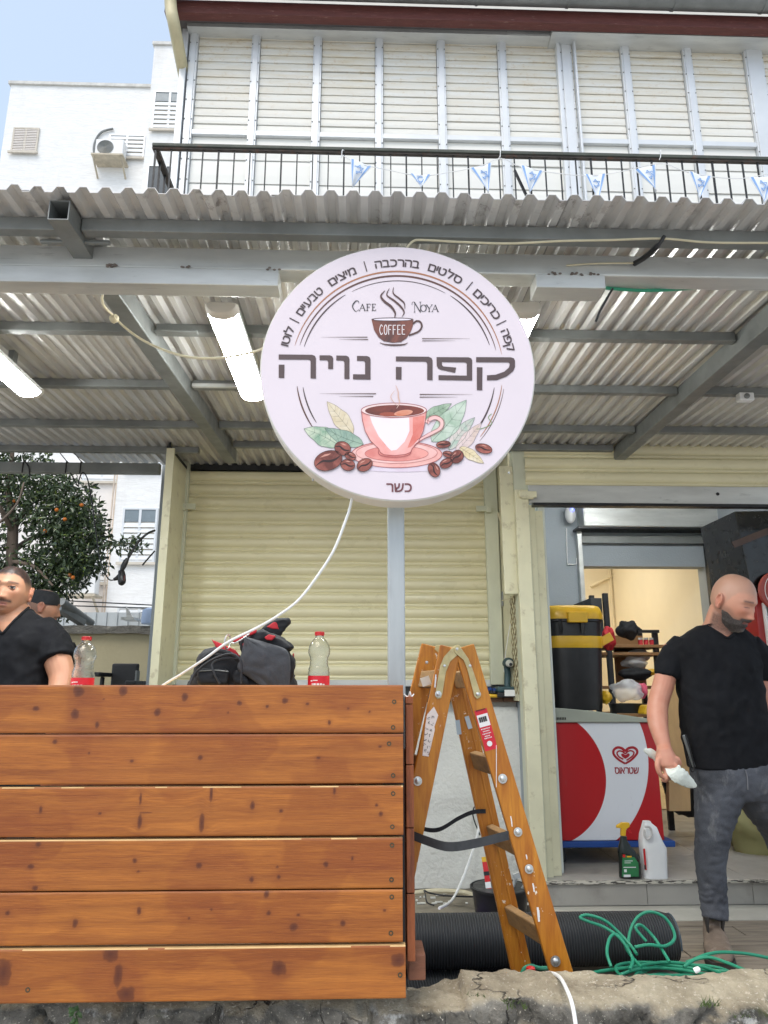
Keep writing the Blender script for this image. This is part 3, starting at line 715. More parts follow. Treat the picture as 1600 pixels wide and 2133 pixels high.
# air conditioners
def aircon(px0, py0, px1, py1, y, label, wires=True):
    a, b2_ = P(px0, py0, y), P(px1, py1, y); x0, x1, z1, z0 = a.x, b2_.x, a.z, b2_.z
    t = thing('air_conditioner', label, 'air conditioner', ((x0+x1)/2, y, z0))
    MB().box(x0, x1, y-.3, y, z0, z1).build('body', MT['white'], t, bevel=.02)
    cx, r = x0+(x1-x0)*.36, (z1-z0)*.40
    g = MB()
    for k in range(7): 
        rr = r*(k+1)/7; g.tube([(cx+rr*math.cos(q_), y-.31, (z0+z1)/2+rr*math.sin(q_)) for q_ in [2*math.pi*i/24 for i in range(24)]], .012, 5, closed=True)
    g.build('fan_grille', MT['galv'], t)
    MB().lathe([(r,0),(r,.005)], (cx,y-.301,(z0+z1)/2), 24, (0,-1,0)).build('fan_opening', mat('fan recess', lin((170,166,156)), .7), t)
    m = MB(); m.box(x0-.05, x1+.05, y-.42, y+.1, z0-.07, z0-.02)
    for xx in (x0, x1): m.bar((xx,y-.4,z0-.08),(xx,y+.1,z0-.45),.04,.04)
    m.build('bracket', mat('rusty bracket', lin((190,180,160)), .7, .1, .2), t)
    return t
aircon(208,305,262,340,BY-.1,'white air conditioner below the upper window of the far block')
q = P(215,330,BY-.1); cable([P(207,335,BY-.05),P(196,318,BY-.05),P(198,295,BY-.05),P(212,275,BY-.05),P(236,268,BY-.05)], .03, 'galv', 'grey pipe curving up the far block beside the air conditioner')
aircon(150,1170,206,1240,BY-.6,'white air conditioner low on the far block behind the tree')
# overhead wires across the gap
for (ya, yb, nm) in ((1252,1266,'upper'),(1262,1270,'middle'),(1300,1256,'crossing')):
    tag(MB().tube([P(-60, ya-8, 12), P(150, ya, 12), P(420, yb, 12)], .011, 5).build('overhead_wire', MT['blackmetal']), nm+' of the thin dark wires strung in front of the far block', 'wire', 'thin wires in front of the far block')
# low grey sheds beyond the wall
shed = thing('shed', 'low shed with pale corrugated metal sides beyond the tan wall', 'shed', P(250,1320,9))
m = MB(); q0, q1 = P(140,1290,9), P(330,1276,9)
x = q0.x-.3
while x < q1.x+.3: m.box(x, x+.1, 9, 9.03, .1, q1.z); m.box(x+.1, x+.13, 8.985, 9.03, .1, q1.z); x += .13
m.build('wall', mat('pale sheet metal', lin((196,202,204)), .5, .2, .08), shed)
m = MB(); q = P(265,1295,8); m.prism([P(262,1262,8),P(281,1292,8),P(264,1293,8)], (0,.03,0)); m.box(P(264,1293,8).x, P(290,1293,8).x, 7.8, 8.05, P(264,1294,8).z, P(264,1289,8).z)
tag(m.build('bent_sheet', MT['galvlight']), 'bent piece of grey sheet metal standing on the tan wall', 'sheet metal')
tag(MB().lathe([(.11,0),(.12,.03),(.11,.16),(.06,.18)], P(316,1300,8.3), 16).build('barrel', mat('blue plastic drum', lin((150,170,200)), .5), smooth=True), 'pale blue plastic drum behind the tan wall', 'barrel')
# tan yard wall with a tarred coping
WY = 6.0
yw = thing('yard_wall', 'tan rendered yard wall with a dark rough coping', 'wall', (-2.5,WY,DECK))
zw = P(220,1310,WY).z
MB().box(-7, P(312,1350,WY).x+.5, WY, WY+.2, 0, zw-.035).build('render', mat('stained tan render', lin((158,150,122)), .85, 0, .14, 1.6, .3, 30, (1,1,.7), lin((120,114,94)), (.5,.8), 2.2), yw)
cw = MB(); x0, x1 = -7, P(312,1350,WY).x+.5
cw.grid(lambda u, v: V(x0+(x1-x0)*u, WY-.05-.012*mnoise.noise(V(u*60,v*4,3)), zw-.04+.062*v+.012*mnoise.noise(V(u*40,v*3,9))), 160, 4)
cw.box(x0, x1, WY-.035, WY+.25, zw-.036, zw+.018)
cw.build('coping', mat('tarred coping', lin((96,94,88)), .75, 0, .35, 9, 1, 40, (1,1,2), lin((150,146,136)), (.55,.7), 12), yw, smooth=True)
# rolled pipe and profile lying against the wall top
pa, pb = P(128,1253,5.9), P(190,1298,6.35)
tag(MB().tube([pa, pb], .033, 14).lathe([(.028,-.001),(.02,-.0015)], pa, 12, pa-pb).build('metal_pipe', MT['galv'], smooth=True), 'grey metal pipe leaning on top of the tan wall', 'pipe')
tag(MB().bar(P(122,1266,5.95), P(172,1298,6.2), .07, .05).build('metal_profile', MT['galv'], bevel=.004), 'dark metal profile lying beside the pipe on the tan wall', 'profile')
# office chair
cy_ = 5.4
q0, q1 = P(233,1382,cy_), P(283,1440,cy_)
ch = thing('office_chair', 'black office chair with a flat back against the tan wall', 'chair', (q0.x+.1,cy_,DECK))
m = MB(); m.box(q0.x, q1.x, cy_, cy_+.05, H(-.30), q0.z); m.build('backrest', MT['black'], ch, bevel=.012)
MB().box(q1.x-.012,q1.x+.002,cy_-.01,cy_+.06,H(-.3),q0.z-.05).build('back_edge', MT['galv'], ch, bevel=.003)
for (s, xx) in ((-1, q0.x-.03), (1, q1.x+.03)):
    zz = P(230,1405,cy_).z if s < 0 else P(290,1422,cy_).z
    m = MB(); m.box(xx-.035, xx+.035, cy_-.25, cy_+.02, zz-.018, zz+.012); m.box(xx-.012, xx+.012, cy_-.1, cy_-.06, H(-.62), zz-.0185); m.build('armrest', MT['black'], ch, bevel=.008)
MB().box(q0.x-.02,q1.x+.02,cy_-.4,cy_+.03,H(-.72),H(-.62)).build('seat', MT['blackcloth'], ch, bevel=.03)
m = MB(); cx = (q0.x+q1.x)/2; m.tube([(cx,cy_-.18,H(-.72)),(cx,cy_-.18,H(-1.1))], .03, 10)
for k in range(5): m.tube([(cx,cy_-.18,H(-1.09)),(cx+.27*math.cos(1.256*k),cy_-.18+.27*math.sin(1.256*k),H(-1.14))], .018, 8)
m.build('base', MT['black'], ch)

# ================================================================== CITRUS TREE
TY = 6.9
rng = np.random.default_rng(11)
tr = thing('citrus_tree', 'dark leafy citrus tree with small orange fruit behind the tan wall', 'tree', P(20,1430,TY))
MT['bark'] = mat('grey brown bark', lin((112,98,86)), .85, 0, .2, 10, .5, 40)
tm = MB()
q = lambda px, py, dy=0: P(px, py, TY+dy)
base = q(18,1500); base.z = 0
def limb(pts, r0, r1):
    s_ = spline(pts, 5); tm.tube(s_, [r0+(r1-r0)*i/(len(s_)-1) for i in range(len(s_))], 9)
limb([base, q(18,1300), q(24,1180), q(27,1100)], .062, .05)
limb([q(27,1105), q(22,1060), q(18,1010), q(25,950), q(28,880)], .042, .015)
limb([q(27,1105), q(45,1075,.1), q(75,1035,.2), q(110,1000,.25)], .034, .01)
limb([q(27,1110), q(2,1060,-.2), q(-20,1020,-.3)], .03, .012)
limb([q(25,1150), q(70,1120,.2), q(130,1110,.25), q(180,1130,.2), q(215,1135,.1)], .03, .008)
limb([q(24,1170), q(70,1180,-.2), q(110,1220,-.3)], .026, .008)
limb([q(200,1135,.1), q(240,1134,0), q(295,1128,0)], .009, .003)
limb([q(0,1088,-.6), q(35,1050,-.6), q(50,1005,-.55)], .012, .007)
tm.build('trunk', MT['bark'], tr, smooth=True)
# leaf clumps: (px, py, radius px, leaves)
cl = [(20,1000,45,240),(75,1010,55,420),(130,1020,48,360),(165,1060,45,340),(60,1060,50,260),(110,1080,60,480),(160,1100,55,460),(200,1110,32,160),(120,1140,62,560),(170,1160,48,420),(200,1170,25,110),
      (80,1190,55,420),(130,1200,50,420),(60,1230,50,320),(105,1250,36,240),(120,1280,20,60),(-10,1040,45,260),(-20,1120,50,300),(10,1180,50,260),(-40,1200,60,300),(25,955,40,140),(80,950,30,70),(-20,960,40,160),(98,955,14,16),
      (245,1138,14,26),(272,1136,16,30),(285,1124,12,20),(262,1130,12,18),(295,1140,8,8),(225,1130,14,26),(215,1085,16,26),(185,1020,14,24),(190,1195,14,16),(106,1265,16,40),(128,1262,14,26)]
vs = []; fs = []; mi = []; mx = mpp(TY)
for (px, py, rp, nn) in cl:
    c0 = np.array(P(px, py, TY)); rad = rp*mx
    for _ in range(int(nn*1.25)):
        d = rng.normal(size=3); d /= np.linalg.norm(d); rr = rad*(rng.random()**.45)
        p_ = c0 + d*rr*np.array([1,1.1,.95]) + np.array([0,rng.normal()*.1,0])
        L_ = rng.uniform(.038,.085); wd = L_*rng.uniform(.32,.45)
        ax = rng.normal(size=3) + np.array([0,0,-.5]) + d*.5; ax /= np.linalg.norm(ax)
        sd = np.cross(ax, rng.normal(size=3)); sd /= np.linalg.norm(sd); nr = np.cross(ax, sd)
        b0 = len(vs)
        for (t, s_, h_) in ((0,0,0),(.3,.85,.12),(.65,.8,.1),(1,0,-.06),(.65,-.8,.1),(.3,-.85,.12),(.5,0,-.02)):
            vs.append(tuple(p_ + ax*L_*t + sd*wd*.5*s_ + nr*L_*h_))
        for f in ((0,1,6),(1,2,6),(2,3,6),(3,4,6),(4,5,6),(5,0,6)): fs.append([b0+i for i in f]); mi.append(0 if rng.random() < .93 else 1)
m = MB(); m.v = vs; m.f = fs; m.m = mi
def leafmat(name, c0, c1):
    m_, n, l, b = newmat(name); g = n.new('ShaderNodeNewGeometry')
    l.new(mixc(n, l, g.outputs['Random Per Island'], c0, c1), b.inputs['Base Color']); b.inputs['Roughness'].default_value = .38
    b.inputs['Specular IOR Level'].default_value = .6
    return m_
m.build('foliage', [leafmat('citrus leaf', (.022,.042,.016), (.080,.122,.050)), leafmat('young leaf', (.12,.17,.03), (.2,.26,.05))], tr)
MT['orange'] = mat('orange peel', (.62,.17,.015), .45, 0, .2, 12, .2, 90)
for (px, py) in ((30,1043),(118,1062),(170,1052),(135,1082),(94,1106),(145,1198),(152,1203),(134,1255),(124,1270)):
    MB().ell(P(px, py, TY-.30+rng.random()*.2), (.019,.019,.018), None, 12, 8).build('fruit', MT['orange'], tr, smooth=True)
# second, distant foliage tops hidden behind are left out
# ================================================================== STONE RETAINING WALL
rw = MB()
NX = 620; x0, x1 = -2.6, 2.9
prof_ = []
for k in range(9): prof_.append((2.235-.0160*k, 0, 't'))
nt = len(prof_)
for k in range(1, 46): prof_.append((2.105-.004*k/4, -.0175*k, 'f'))
xl0, xl1 = P(850,2040,2.1).x, P(965,2040,2.15).x
def wallpt(i, j):
    x = x0+(x1-x0)*i/NX; yy, dz, kind = prof_[j]; z = WALLTOP+dz
    q = V(x*3.1, yy*3.4+7, z*5.2 if kind == 'f' else WALLTOP*5.2)
    q = q + V(mnoise.noise(q*1.3), mnoise.noise(q*1.3+V(5,1,2)), mnoise.noise(q*1.3+V(2,8,3)))*.5
    d = mnoise.voronoi(q)[0]; cell = max(0.0, min(1.0, (d[1]-d[0])/.20))
    f = mnoise.fractal(V(x*7,yy*7,z*7), .7, 2.1, 6); f2 = mnoise.noise(V(x*1.7,yy*3,z*2.2))
    edge = max(0, 1-abs(j-nt+.5)/4)
    if kind == 't':
        left = 1 if xl0 < x < xl1 else 0
        f4 = mnoise.fractal(V(x*31,yy*31,3), .8, 2.0, 4); h_ = .012*f*.8 + .0035*f4 + .006*f2 - .02*left - .018*(1-cell)*(.3+.7*left) - .016*edge*(1+f)
        return (x, yy - .03*edge*f2, z + h_)
    o = .035*f + .02*f2 + .04*(1-cell)**1.5; o = max(-.03, o-.02) 
    return (x, yy + o - .008, z - .006*(1-cell) - .012*edge)
rw.add([wallpt(i, j) for j in range(len(prof_)) for i in range(NX+1)], [(j*(NX+1)+i, (j+1)*(NX+1)+i, (j+1)*(NX+1)+i+1, j*(NX+1)+i+1) for j in range(len(prof_)-1) for i in range(NX)])
m, n, l, b = newmat('old lichen stone')
c = coords(n, l); a = ntex(n, l, c, 9, 10, .7); a2 = ntex(n, l, c, 3.2, 8, .65); a3 = ntex(n, l, c, 60, 6, .7)
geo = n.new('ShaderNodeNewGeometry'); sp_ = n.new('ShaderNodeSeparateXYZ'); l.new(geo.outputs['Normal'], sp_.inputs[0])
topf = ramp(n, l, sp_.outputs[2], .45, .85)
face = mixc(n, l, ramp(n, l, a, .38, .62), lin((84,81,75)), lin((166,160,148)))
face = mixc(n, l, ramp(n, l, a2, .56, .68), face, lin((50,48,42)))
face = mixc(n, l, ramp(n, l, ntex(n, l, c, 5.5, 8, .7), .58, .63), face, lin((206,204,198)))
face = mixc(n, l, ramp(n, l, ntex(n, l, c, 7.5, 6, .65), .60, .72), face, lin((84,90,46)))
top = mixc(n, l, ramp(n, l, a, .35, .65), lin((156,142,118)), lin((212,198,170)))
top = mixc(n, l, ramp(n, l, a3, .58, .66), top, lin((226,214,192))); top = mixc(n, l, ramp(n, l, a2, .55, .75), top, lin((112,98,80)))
b.inputs['Roughness'].default_value = .9
vo = n.new('ShaderNodeTexVoronoi'); vo.feature = 'DISTANCE_TO_EDGE'; vo.inputs['Scale'].default_value = 3.6
wob = n.new('ShaderNodeMix'); wob.data_type = 'VECTOR'; nzv = n.new('ShaderNodeTexNoise'); l.new(c, nzv.inputs[0]); nzv.inputs['Scale'].default_value = 7; nzv.inputs['Detail'].default_value = 6
wob.inputs[0].default_value = .22; l.new(c, wob.inputs[4]); l.new(nzv.outputs['Color'], wob.inputs[5]); l.new(wob.outputs[1], vo.inputs['Vector'])
crk = mixc(n, l, ramp(n, l, ntex(n, l, c, 4.3, 3), .46, .56), (0,0,0), ramp(n, l, vo.outputs['Distance'], .0, .012, (1,1,1), (0,0,0))); pit = ramp(n, l, ntex(n, l, c, 24, 8, .75), .62, .70)
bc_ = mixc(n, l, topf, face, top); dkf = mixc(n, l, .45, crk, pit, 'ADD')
bc_ = mixc(n, l, pit, bc_, lin((92,80,64))); bc_ = mixc(n, l, crk, bc_, lin((58,52,44))); bc_ = mixc(n, l, ramp(n, l, ntex(n, l, c, 130, 3, .6), .63, .70), bc_, lin((226,218,200)))
l.new(bc_, b.inputs['Base Color'])
hsum = mixc(n, l, .5, ntex(n, l, c, 28, 10, .75), a3); hsum = mixc(n, l, crk, hsum, (0,0,0))
l.new(bumpn(n, l, hsum, 1.0, .035), b.inputs['Normal'])
rwo = rw.build('stone_wall', m, smooth=True, ang=180)
tag(rwo, 'low old rubble stone wall along the bottom with a worn flat top', 'wall')
bk = MB().box(x0, x1, 2.15, 2.232, 0, WALLTOP-.06).build('core', MT['street'], rwo)
# weeds
m = MB()
for (px, py, nn, h_) in ((1478,2096,26,.03),(1068,2088,18,.018),(1076,2100,14,.02),(1545,2118,14,.018),(990,2075,14,.014)):
    q = P(px, py, 2.07)
    for k in range(nn):
        a = random.uniform(0,6.28); t = q+V(random.uniform(-.025,.025), random.uniform(-.01,.01), 0); e_ = t+V(math.cos(a)*.012, -.012+math.sin(a)*.01, h_*random.uniform(.4,1))
        m.add([t+V(-.0015,0,0), t+V(.0015,0,0), e_], [(0,1,2)])
tag(m.build('wall_weeds', mat('weed green', (.09,.14,.03), .6, 0, .3, 30)), kind='stuff')
m = MB(); q = P(158,2112,2.06)
for k in range(9):
    a = k*.7; d = V(math.cos(a)*.017, -.008-.006*(k%3), math.sin(a)*.015+.004); s_ = V(-d.z,0,d.x)*.5; c0 = q+V(random.uniform(-.012,.012),-.004*(k%4),random.uniform(-.012,.012))
    m.add([c0, c0+d*.45+s_, c0+d, c0+d*.45-s_, c0+d*.5+V(0,-.005,0)], [(0,1,4),(1,2,4),(2,3,4),(3,0,4)])
m.tube([q+V(0,.02,-.03), q], .002, 5)
tag(m.build('wall_plant', mat('small leaf green', (.05,.10,.03), .5, 0, .3, 30)), 'small leafy green plant growing from the wall under the wooden front', 'plant')

# ================================================================== WOODEN FRONT
PY = 2.03
m, n, l, b = newmat('stained pine boards')
at = n.new('ShaderNodeAttribute'); at.attribute_name = 'grain'; sg = n.new('ShaderNodeSeparateColor'); l.new(at.outputs['Color'], sg.inputs[0])
tc = n.new('ShaderNodeTexCoord'); sx = n.new('ShaderNodeSeparateXYZ'); l.new(tc.outputs['Object'], sx.inputs[0])
wz = n.new('ShaderNodeMath'); wz.operation = 'MULTIPLY_ADD'; l.new(sg.outputs[2], wz.inputs[0]); wz.inputs[1].default_value = .10; l.new(sx.outputs[2], wz.inputs[2])
cb = n.new('ShaderNodeCombineXYZ')
for k, (s, f) in enumerate(((sx.outputs[0], 1.1), (sx.outputs[1], 1.0), (wz.outputs[0], 34))):
    q_ = n.new('ShaderNodeMath'); q_.operation = 'MULTIPLY'; l.new(s, q_.inputs[0]); q_.inputs[1].default_value = f; l.new(q_.outputs[0], cb.inputs[k])
g1 = ntex(n, l, cb.outputs[0], 1.6, 5, .6, .3); g2 = ntex(n, l, cb.outputs[0], 7.5, 6, .65); g4 = ntex(n, l, coords(n, l, (14,1,330)), 1.0, 4, .7); g5 = ntex(n, l, coords(n, l, (1.2,1,.9)), 4.2, 2, .4); g3 = ntex(n, l, coords(n, l, (1.2,1,9)), 2.2, 4)
blot = ntex(n, l, coords(n, l, (2.0,1,2.6)), 1.9, 2, .4, .15)
c1 = mixc(n, l, ramp(n, l, g1, .32, .68), lin((145,79,23)), lin((189,113,40)))
c1 = mixc(n, l, ramp(n, l, g2, .35, .72, (.35,.35,.35), (0,0,0)), c1, lin((120,60,22)))
c1 = mixc(n, l, ramp(n, l, blot, .52, .545, (0,0,0), (.40,.40,.40)), c1, lin((126,58,14)))
c1 = mixc(n, l, ramp(n, l, g5, .56, .60, (0,0,0), (.30,.30,.30)), c1, lin((128,58,22)))
c1 = mixc(n, l, ramp(n, l, g4, .34, .52, (.46,.46,.46), (0,0,0)), c1, lin((108,52,20)))
c1 = mixc(n, l, ramp(n, l, g4, .56, .72, (0,0,0), (.22,.22,.22)), c1, lin((220,150,70)))
c1 = mixc(n, l, ramp(n, l, g3, .42, .75, (0,0,0), (.35,.35,.35)), c1, lin((196,124,48)))
c1 = mixc(n, l, sg.outputs[1], c1, lin((110,52,24)))
c1 = mixc(n, l, sg.outputs[0], c1, lin((84,36,16)))
l.new(c1, b.inputs['Base Color']); b.inputs['Roughness'].default_value = .46
hh = mixc(n, l, .6, g2, g4); l.new(bumpn(n, l, hh, .30, .004), b.inputs['Normal'])
MT['pine'] = m
MT['oldscrew'] = mat('brass screw', (.085,.065,.035), .45, .4, .2, 40)
MT['rawpine'] = mat('raw pine edge', lin((214,178,122)), .7, 0, .12, 12)
MT['darkpine'] = mat('red brown pine edge', lin((138,76,40)), .6, 0, .25, 3, .3, 40, (8,8,1.2), lin((84,40,22)), (.5,.7), 4)
MT['blockwood'] = mat('brown block', lin((118,74,52)), .65, 0, .2, 5, .2, 40, (1.5,8,8))
box = thing('wooden_counter_front', 'orange-brown stained pine counter front of six wide boards on the stone wall', 'counter', P(420,2085,PY))
ysb = [1427,1528,1634.5,1743.5,1855,1968.5,2086]
xr = [840,840,840,839,839,845]
kn = [[(292,72,20,22),(457,70,16,18),(685,92,12,16),(133,135,12,10),(583,150,12,14),(278,155,16,18),(887,115,10,9),(990,127,7,6),(1055,106,12,12),(1138,118,7,6),(1290,135,4,4),(1369,147,4,4),(1220,187,6,10),(360,195,8,12),(385,100,5,4),(845,150,4,3)],
 [(203,258,8,8),(741,318,10,10),(488,330,7,6),(1179,317,8,5),(1408,275,6,4),(330,300,4,4)],
 [(88,428,6,4),(150,510,7,12),(520,470,5,20),(517,555,8,28),(370,524,7,4),(782,450,6,34),(747,560,10,34),(935,495,10,14),(1041,514,8,7),(1239,440,5,14),(1395,493,6,6),(1410,525,9,9),(540,522,26,2)],
 [(142,638,10,10),(115,720,12,8),(500,698,9,9),(737,716,11,11),(1207,712,9,10),(1027,722,5,4),(932,768,8,10),(1033,758,7,7),(130,800,12,8),(1305,690,5,8),(513,738,5,3)],
 [(28,893,8,8),(515,885,8,14),(278,930,10,14),(987,822,10,14),(995,893,9,8),(1105,900,6,5),(1088,945,14,13),(1270,930,10,12),(783,880,4,4),(1425,883,6,5),(700,912,4,3)],
 [(413,1043,28,24),(470,1190,32,24),(1032,1093,28,26),(1475,1065,28,22),(15,1110,28,45),(440,1120,14,40)]]
scr = [[(1460,110),(1456,205)],[(1441,265),(1456,383)],[(1456,450),(1453,573)],[(1452,641),(1450,769)],[(1451,833),(1448,967)],[(1482,1122),(103,1177)]]
xleft = P(-120,1700,PY).x
for k in range(6):
    zt_, zb_ = P(420,ysb[k],PY).z - ((.005 if k in (2,3,5) else .0022) if k else 0), P(420,ysb[k+1],PY).z + .0015
    xr_ = P(xr[k], (ysb[k]+ysb[k+1])/2, PY).x
    yf = PY - (.004 if k == 5 else 0) + random.uniform(-.0015,.0015)
    nx, nz = 460, 44; bow = random.uniform(-.0012,.0012)
    nxs = [(xleft+(xr_-xleft)*i/nx) for i in range(nx+1)]; nzs = [zb_+(zt_-zb_)*j/nz for j in range(nz+1)]
    kz = [(lambda c_: (c_.x, c_.z, rx*mpp(PY)*.5625*.92, ry*mpp(PY)*.5625*.92))(P(.5625*zx, 1400+.5625*zy, PY)) for (zx, zy, rx, ry) in kn[k]]
    vs = []; cols = []
    for j, z in enumerate(nzs):
        for i, x in enumerate(nxs):
            ej = min(j, nz-j)/nz*(zt_-zb_); rnd = .0025*max(0, 1-ej/.004)**2
            dk = hk = wp = 0.0
            for (kx, kzz, rx, ry) in kz:
                dx, dz = (x-kx)/rx, (z-kzz)/ry; d2 = dx*dx+dz*dz
                if d2 < 60:
                    wob = 1+.25*mnoise.noise(V(x*90,z*90,k))
                    d = math.sqrt(d2)*wob
                    dk = max(dk, max(0, min(1, (1.12-d)/.22))*(.62+.38*max(0,1-d))); hk = max(hk, math.exp(-d*d/4.0)*.34)
                ddx = (x-kx)/(rx*4.5); 
                if abs(ddx) < 3: wp += (1 if z > kzz else -1)*math.exp(-ddx*ddx)*ry*1.6*math.exp(-abs(z-kzz)/(ry*3.5))*(1-math.exp(-((z-kzz)/(ry*.4))**2))*-1
            vs.append((x, yf+rnd+bow*math.sin(x*3), z)); cols += [dk, hk, .5+wp*5, 1]
    m = MB(); w_ = nx+1
    m.add(vs, [(j*w_+i, j*w_+i+1, (j+1)*w_+i+1, (j+1)*w_+i) for j in range(nz) for i in range(nx)])
    if k in (2,3,5):
        for i in range(nx):
            if mnoise.noise(V(i*.02,k*3,1)) > (.12 if k == 2 else -.2) and i < (nx*.9 if k == 3 else nx+1): m.m[(nz-1)*nx+i] = 1
    m.mi = 1; yb_ = yf+.0025
    m.add([(xleft,yb_,zt_),(xr_,yb_,zt_),(xr_,yb_+.024,zt_),(xleft,yb_+.024,zt_)], [(0,1,2,3)])
    m.mi = 2; m.add([(xleft,yb_,zb_),(xr_,yb_,zb_),(xr_,yb_+.024,zb_),(xleft,yb_+.024,zb_)], [(3,2,1,0)])
    m.add([(xr_,yf,zb_),(xr_,yb_+.024,zb_),(xr_,yb_+.024,zt_),(xr_,yf,zt_)], [(0,1,2,3)])
    m.add([(xleft,yb_+.024,zb_),(xr_,yb_+.024,zb_),(xr_,yb_+.024,zt_),(xleft,yb_+.024,zt_)], [(3,2,1,0)])
    po = m.build('plank', [MT['pine'], MT['rawpine'] if k in (2,3,5) else MT['pine'], MT['darkpine']], box, smooth=True)
    ca = po.data.color_attributes.new('grain', 'FLOAT_COLOR', 'POINT')
    full = cols + [0,0,.5,1]*(len(po.data.vertices)-len(cols)//4); ca.data.foreach_set('color', full)
    for (zx, zy) in scr[k]:
        q = P(.5625*zx, 1400+.5625*zy, yf-.0004)
        sm = MB().lathe([(.0062,-.0015),(.0062,.0006),(.003,.0004),(.0026,-.001)], q, 12, (0,-1,0)); sm.build('screw', MT['oldscrew'], po, smooth=True)
xe = P(846,1700,2.06).x
m = MB(); zA, zB = P(855,1450,2.08).z, P(855,2000,2.08).z
zz = zB; kk = 0
while zz < zA-.01:
    z2 = min(zz+.16, zA); m.box(xe+.001, P(862,1700,2.08).x, 2.065+.002*(kk % 2), 2.62, zz+.001, z2-.001); zz = z2; kk += 1
m.build('end_panel', MT['darkpine'], box, bevel=.002)
m = MB(); m.box(P(838,1700,2.055).x-.05, xe-.004, 2.0705, 2.115, zB, zA+.003)
m.box(xleft, xleft+.05, 2.065, 2.11, zB, zA)
m.build('frame_post', MT['blackmetal'], box)
q0 = P(850,2040,2.1)
MB().box(P(850,2000,2.1).x, P(886,2000,2.1).x, 2.09, 2.20, P(865,2040,2.1).z, P(865,1985,2.1).z).build('foot_block', MT['blockwood'], box, bevel=.004)
SHZ = P(420,1427,PY).z-.055
MB().box(xleft, xe-.02, 2.125, 2.6, SHZ-.02, SHZ).build('shelf', MT['rawpine'], box)
MB().box(xleft, xe-.03, 2.615, 2.64, zB, SHZ-.021).build('rear_board', MT['darkpine'], box)
# bent wire at the panel's corner
tag(MB().tube(spline([P(842,1446,2.08),P(850,1452,2.075),P(854,1441,2.07),P(857,1451,2.07),P(862,1446,2.08)], 4), .0018, 6).build('wire_hook', MT['white'], smooth=True), 'little twisted white wire on the corner of the end panel', 'wire')

# ================================================================== ROUND SIGN
SY = 1.985
ztop, zbot = P(827,510,SY).z, P(827,1048,SY).z
sl, sr = P(544,790,SY).x, P(1112,790,SY).x
SR = ((ztop-zbot)+(sr-sl))/4; SCN = V((sl+sr)/2, SY, (ztop+zbot)/2)
sg_ = thing('round_sign', 'round pale lilac cafe sign on a square metal post', 'sign', (SCN.x, 2.08, DECK))
MT['signface'] = mat('pale lilac sign face', lin((223,211,217)), .5, 0, .02, 6, .06, 70, bd=.004)
MT['signrim'] = mat('off white sign rim', lin((214,212,204)), .5, 0, .04, 6)
MB().lathe([(SR-.004,.0),(SR,.004),(SR,.078),(SR-.01,.082)], (SCN.x,SY,SCN.z), 128, (0,1,0)).build('rim', MT['signrim'], sg_, smooth=True)
MB().lathe([(SR-.004,.0),(SR-.0045,.004)], (SCN.x,SY-.0005,SCN.z), 128, (0,1,0)).build('face', MT['signface'], sg_)
pxl, pxr = P(808,1200,2.10).x, P(843,1200,2.10).x
pm = MB(); pm.box(pxl, pxr, 2.09, 2.09+(pxr-pxl), P(840,1560,2.1).z, SCN.z+.2)
pm.build('post', mat('dull galvanised post', (.40,.42,.42), .42, .35, .14, 5, .04, 90, (3,3,.5), (.30,.31,.31), (.55,.8), 8), sg_, bevel=.004)
for (px, py) in ((652,1000),(1060,985)): MB().ell(P(px, py, SY+.05), (.004,.004,.004), None, 8, 6).build('screw', MT['screw'], sg_, smooth=True)
def Zp(zx, zy, L=1): return P(530+.375*zx, 500+.375*zy, SY-.0008-.0006*L)
def zprint(name, col, polys, L=1, var=.06, vs=30, col2=None, cs=14, lo=.35, hi=.65):
    m = MB()
    for p_ in polys: m.poly([Zp(a, b_, L) for (a, b_) in p_])
    if col2 is None: mt = mat('print '+name, lin(col), .5, 0, var, vs)
    else:
        mt, n, l, b = newmat('print '+name); v = ntex(n, l, coords(n, l), cs, 4, .6, .5)
        l.new(mixc(n, l, ramp(n, l, v, lo, hi), lin(col), lin(col2)), b.inputs['Base Color']); b.inputs['Roughness'].default_value = .5
    return m.build(name, mt, sg_)
DK = (84,68,68)
big = [[(135,635),(320,637),(336,643),(342,656),(342,769),(312,768),(312,672),(308,666),(298,664),(135,663)], [(135,692),(167,692),(166,766),(135,765)],
 [(362,640),(420,640),(433,646),(438,658),(437,716),(410,716),(410,678),(406,670),(398,667),(362,667)],
 [(455,641),(510,642),(523,648),(528,660),(528,772),(500,771),(500,680),(496,671),(488,669),(455,668)],
 [(570,643),(626,644),(640,650),(645,662),(645,775),(548,773),(548,745),(615,746),(615,682),(611,673),(602,671),(570,670)],
 [(786,646),(968,648),(984,655),(990,668),(990,778),(960,777),(960,686),(956,678),(946,675),(786,673)], [(786,704),(818,705),(817,775),(786,774)],
 [(1012,650),(1190,651),(1205,657),(1210,668),(1210,780),(1023,777),(1023,750),(1180,753),(1180,688),(1176,681),(1168,679),(1042,677),(1042,694),(1050,702),(1121,708),(1115,737),(1035,720),(1020,712),(1013,698)],
 [(1232,650),(1425,651),(1442,657),(1448,670),(1448,704),(1438,728),(1402,757),(1348,778),(1292,779),(1292,751),(1340,748),(1388,731),(1414,708),(1419,690),(1416,682),(1408,679),(1232,678)],
 [(1236,706),(1267,707),(1266,834),(1236,833)]]
zprint('lettering', DK, big[:5], 2); zprint('lettering', DK, big[5:], 2)
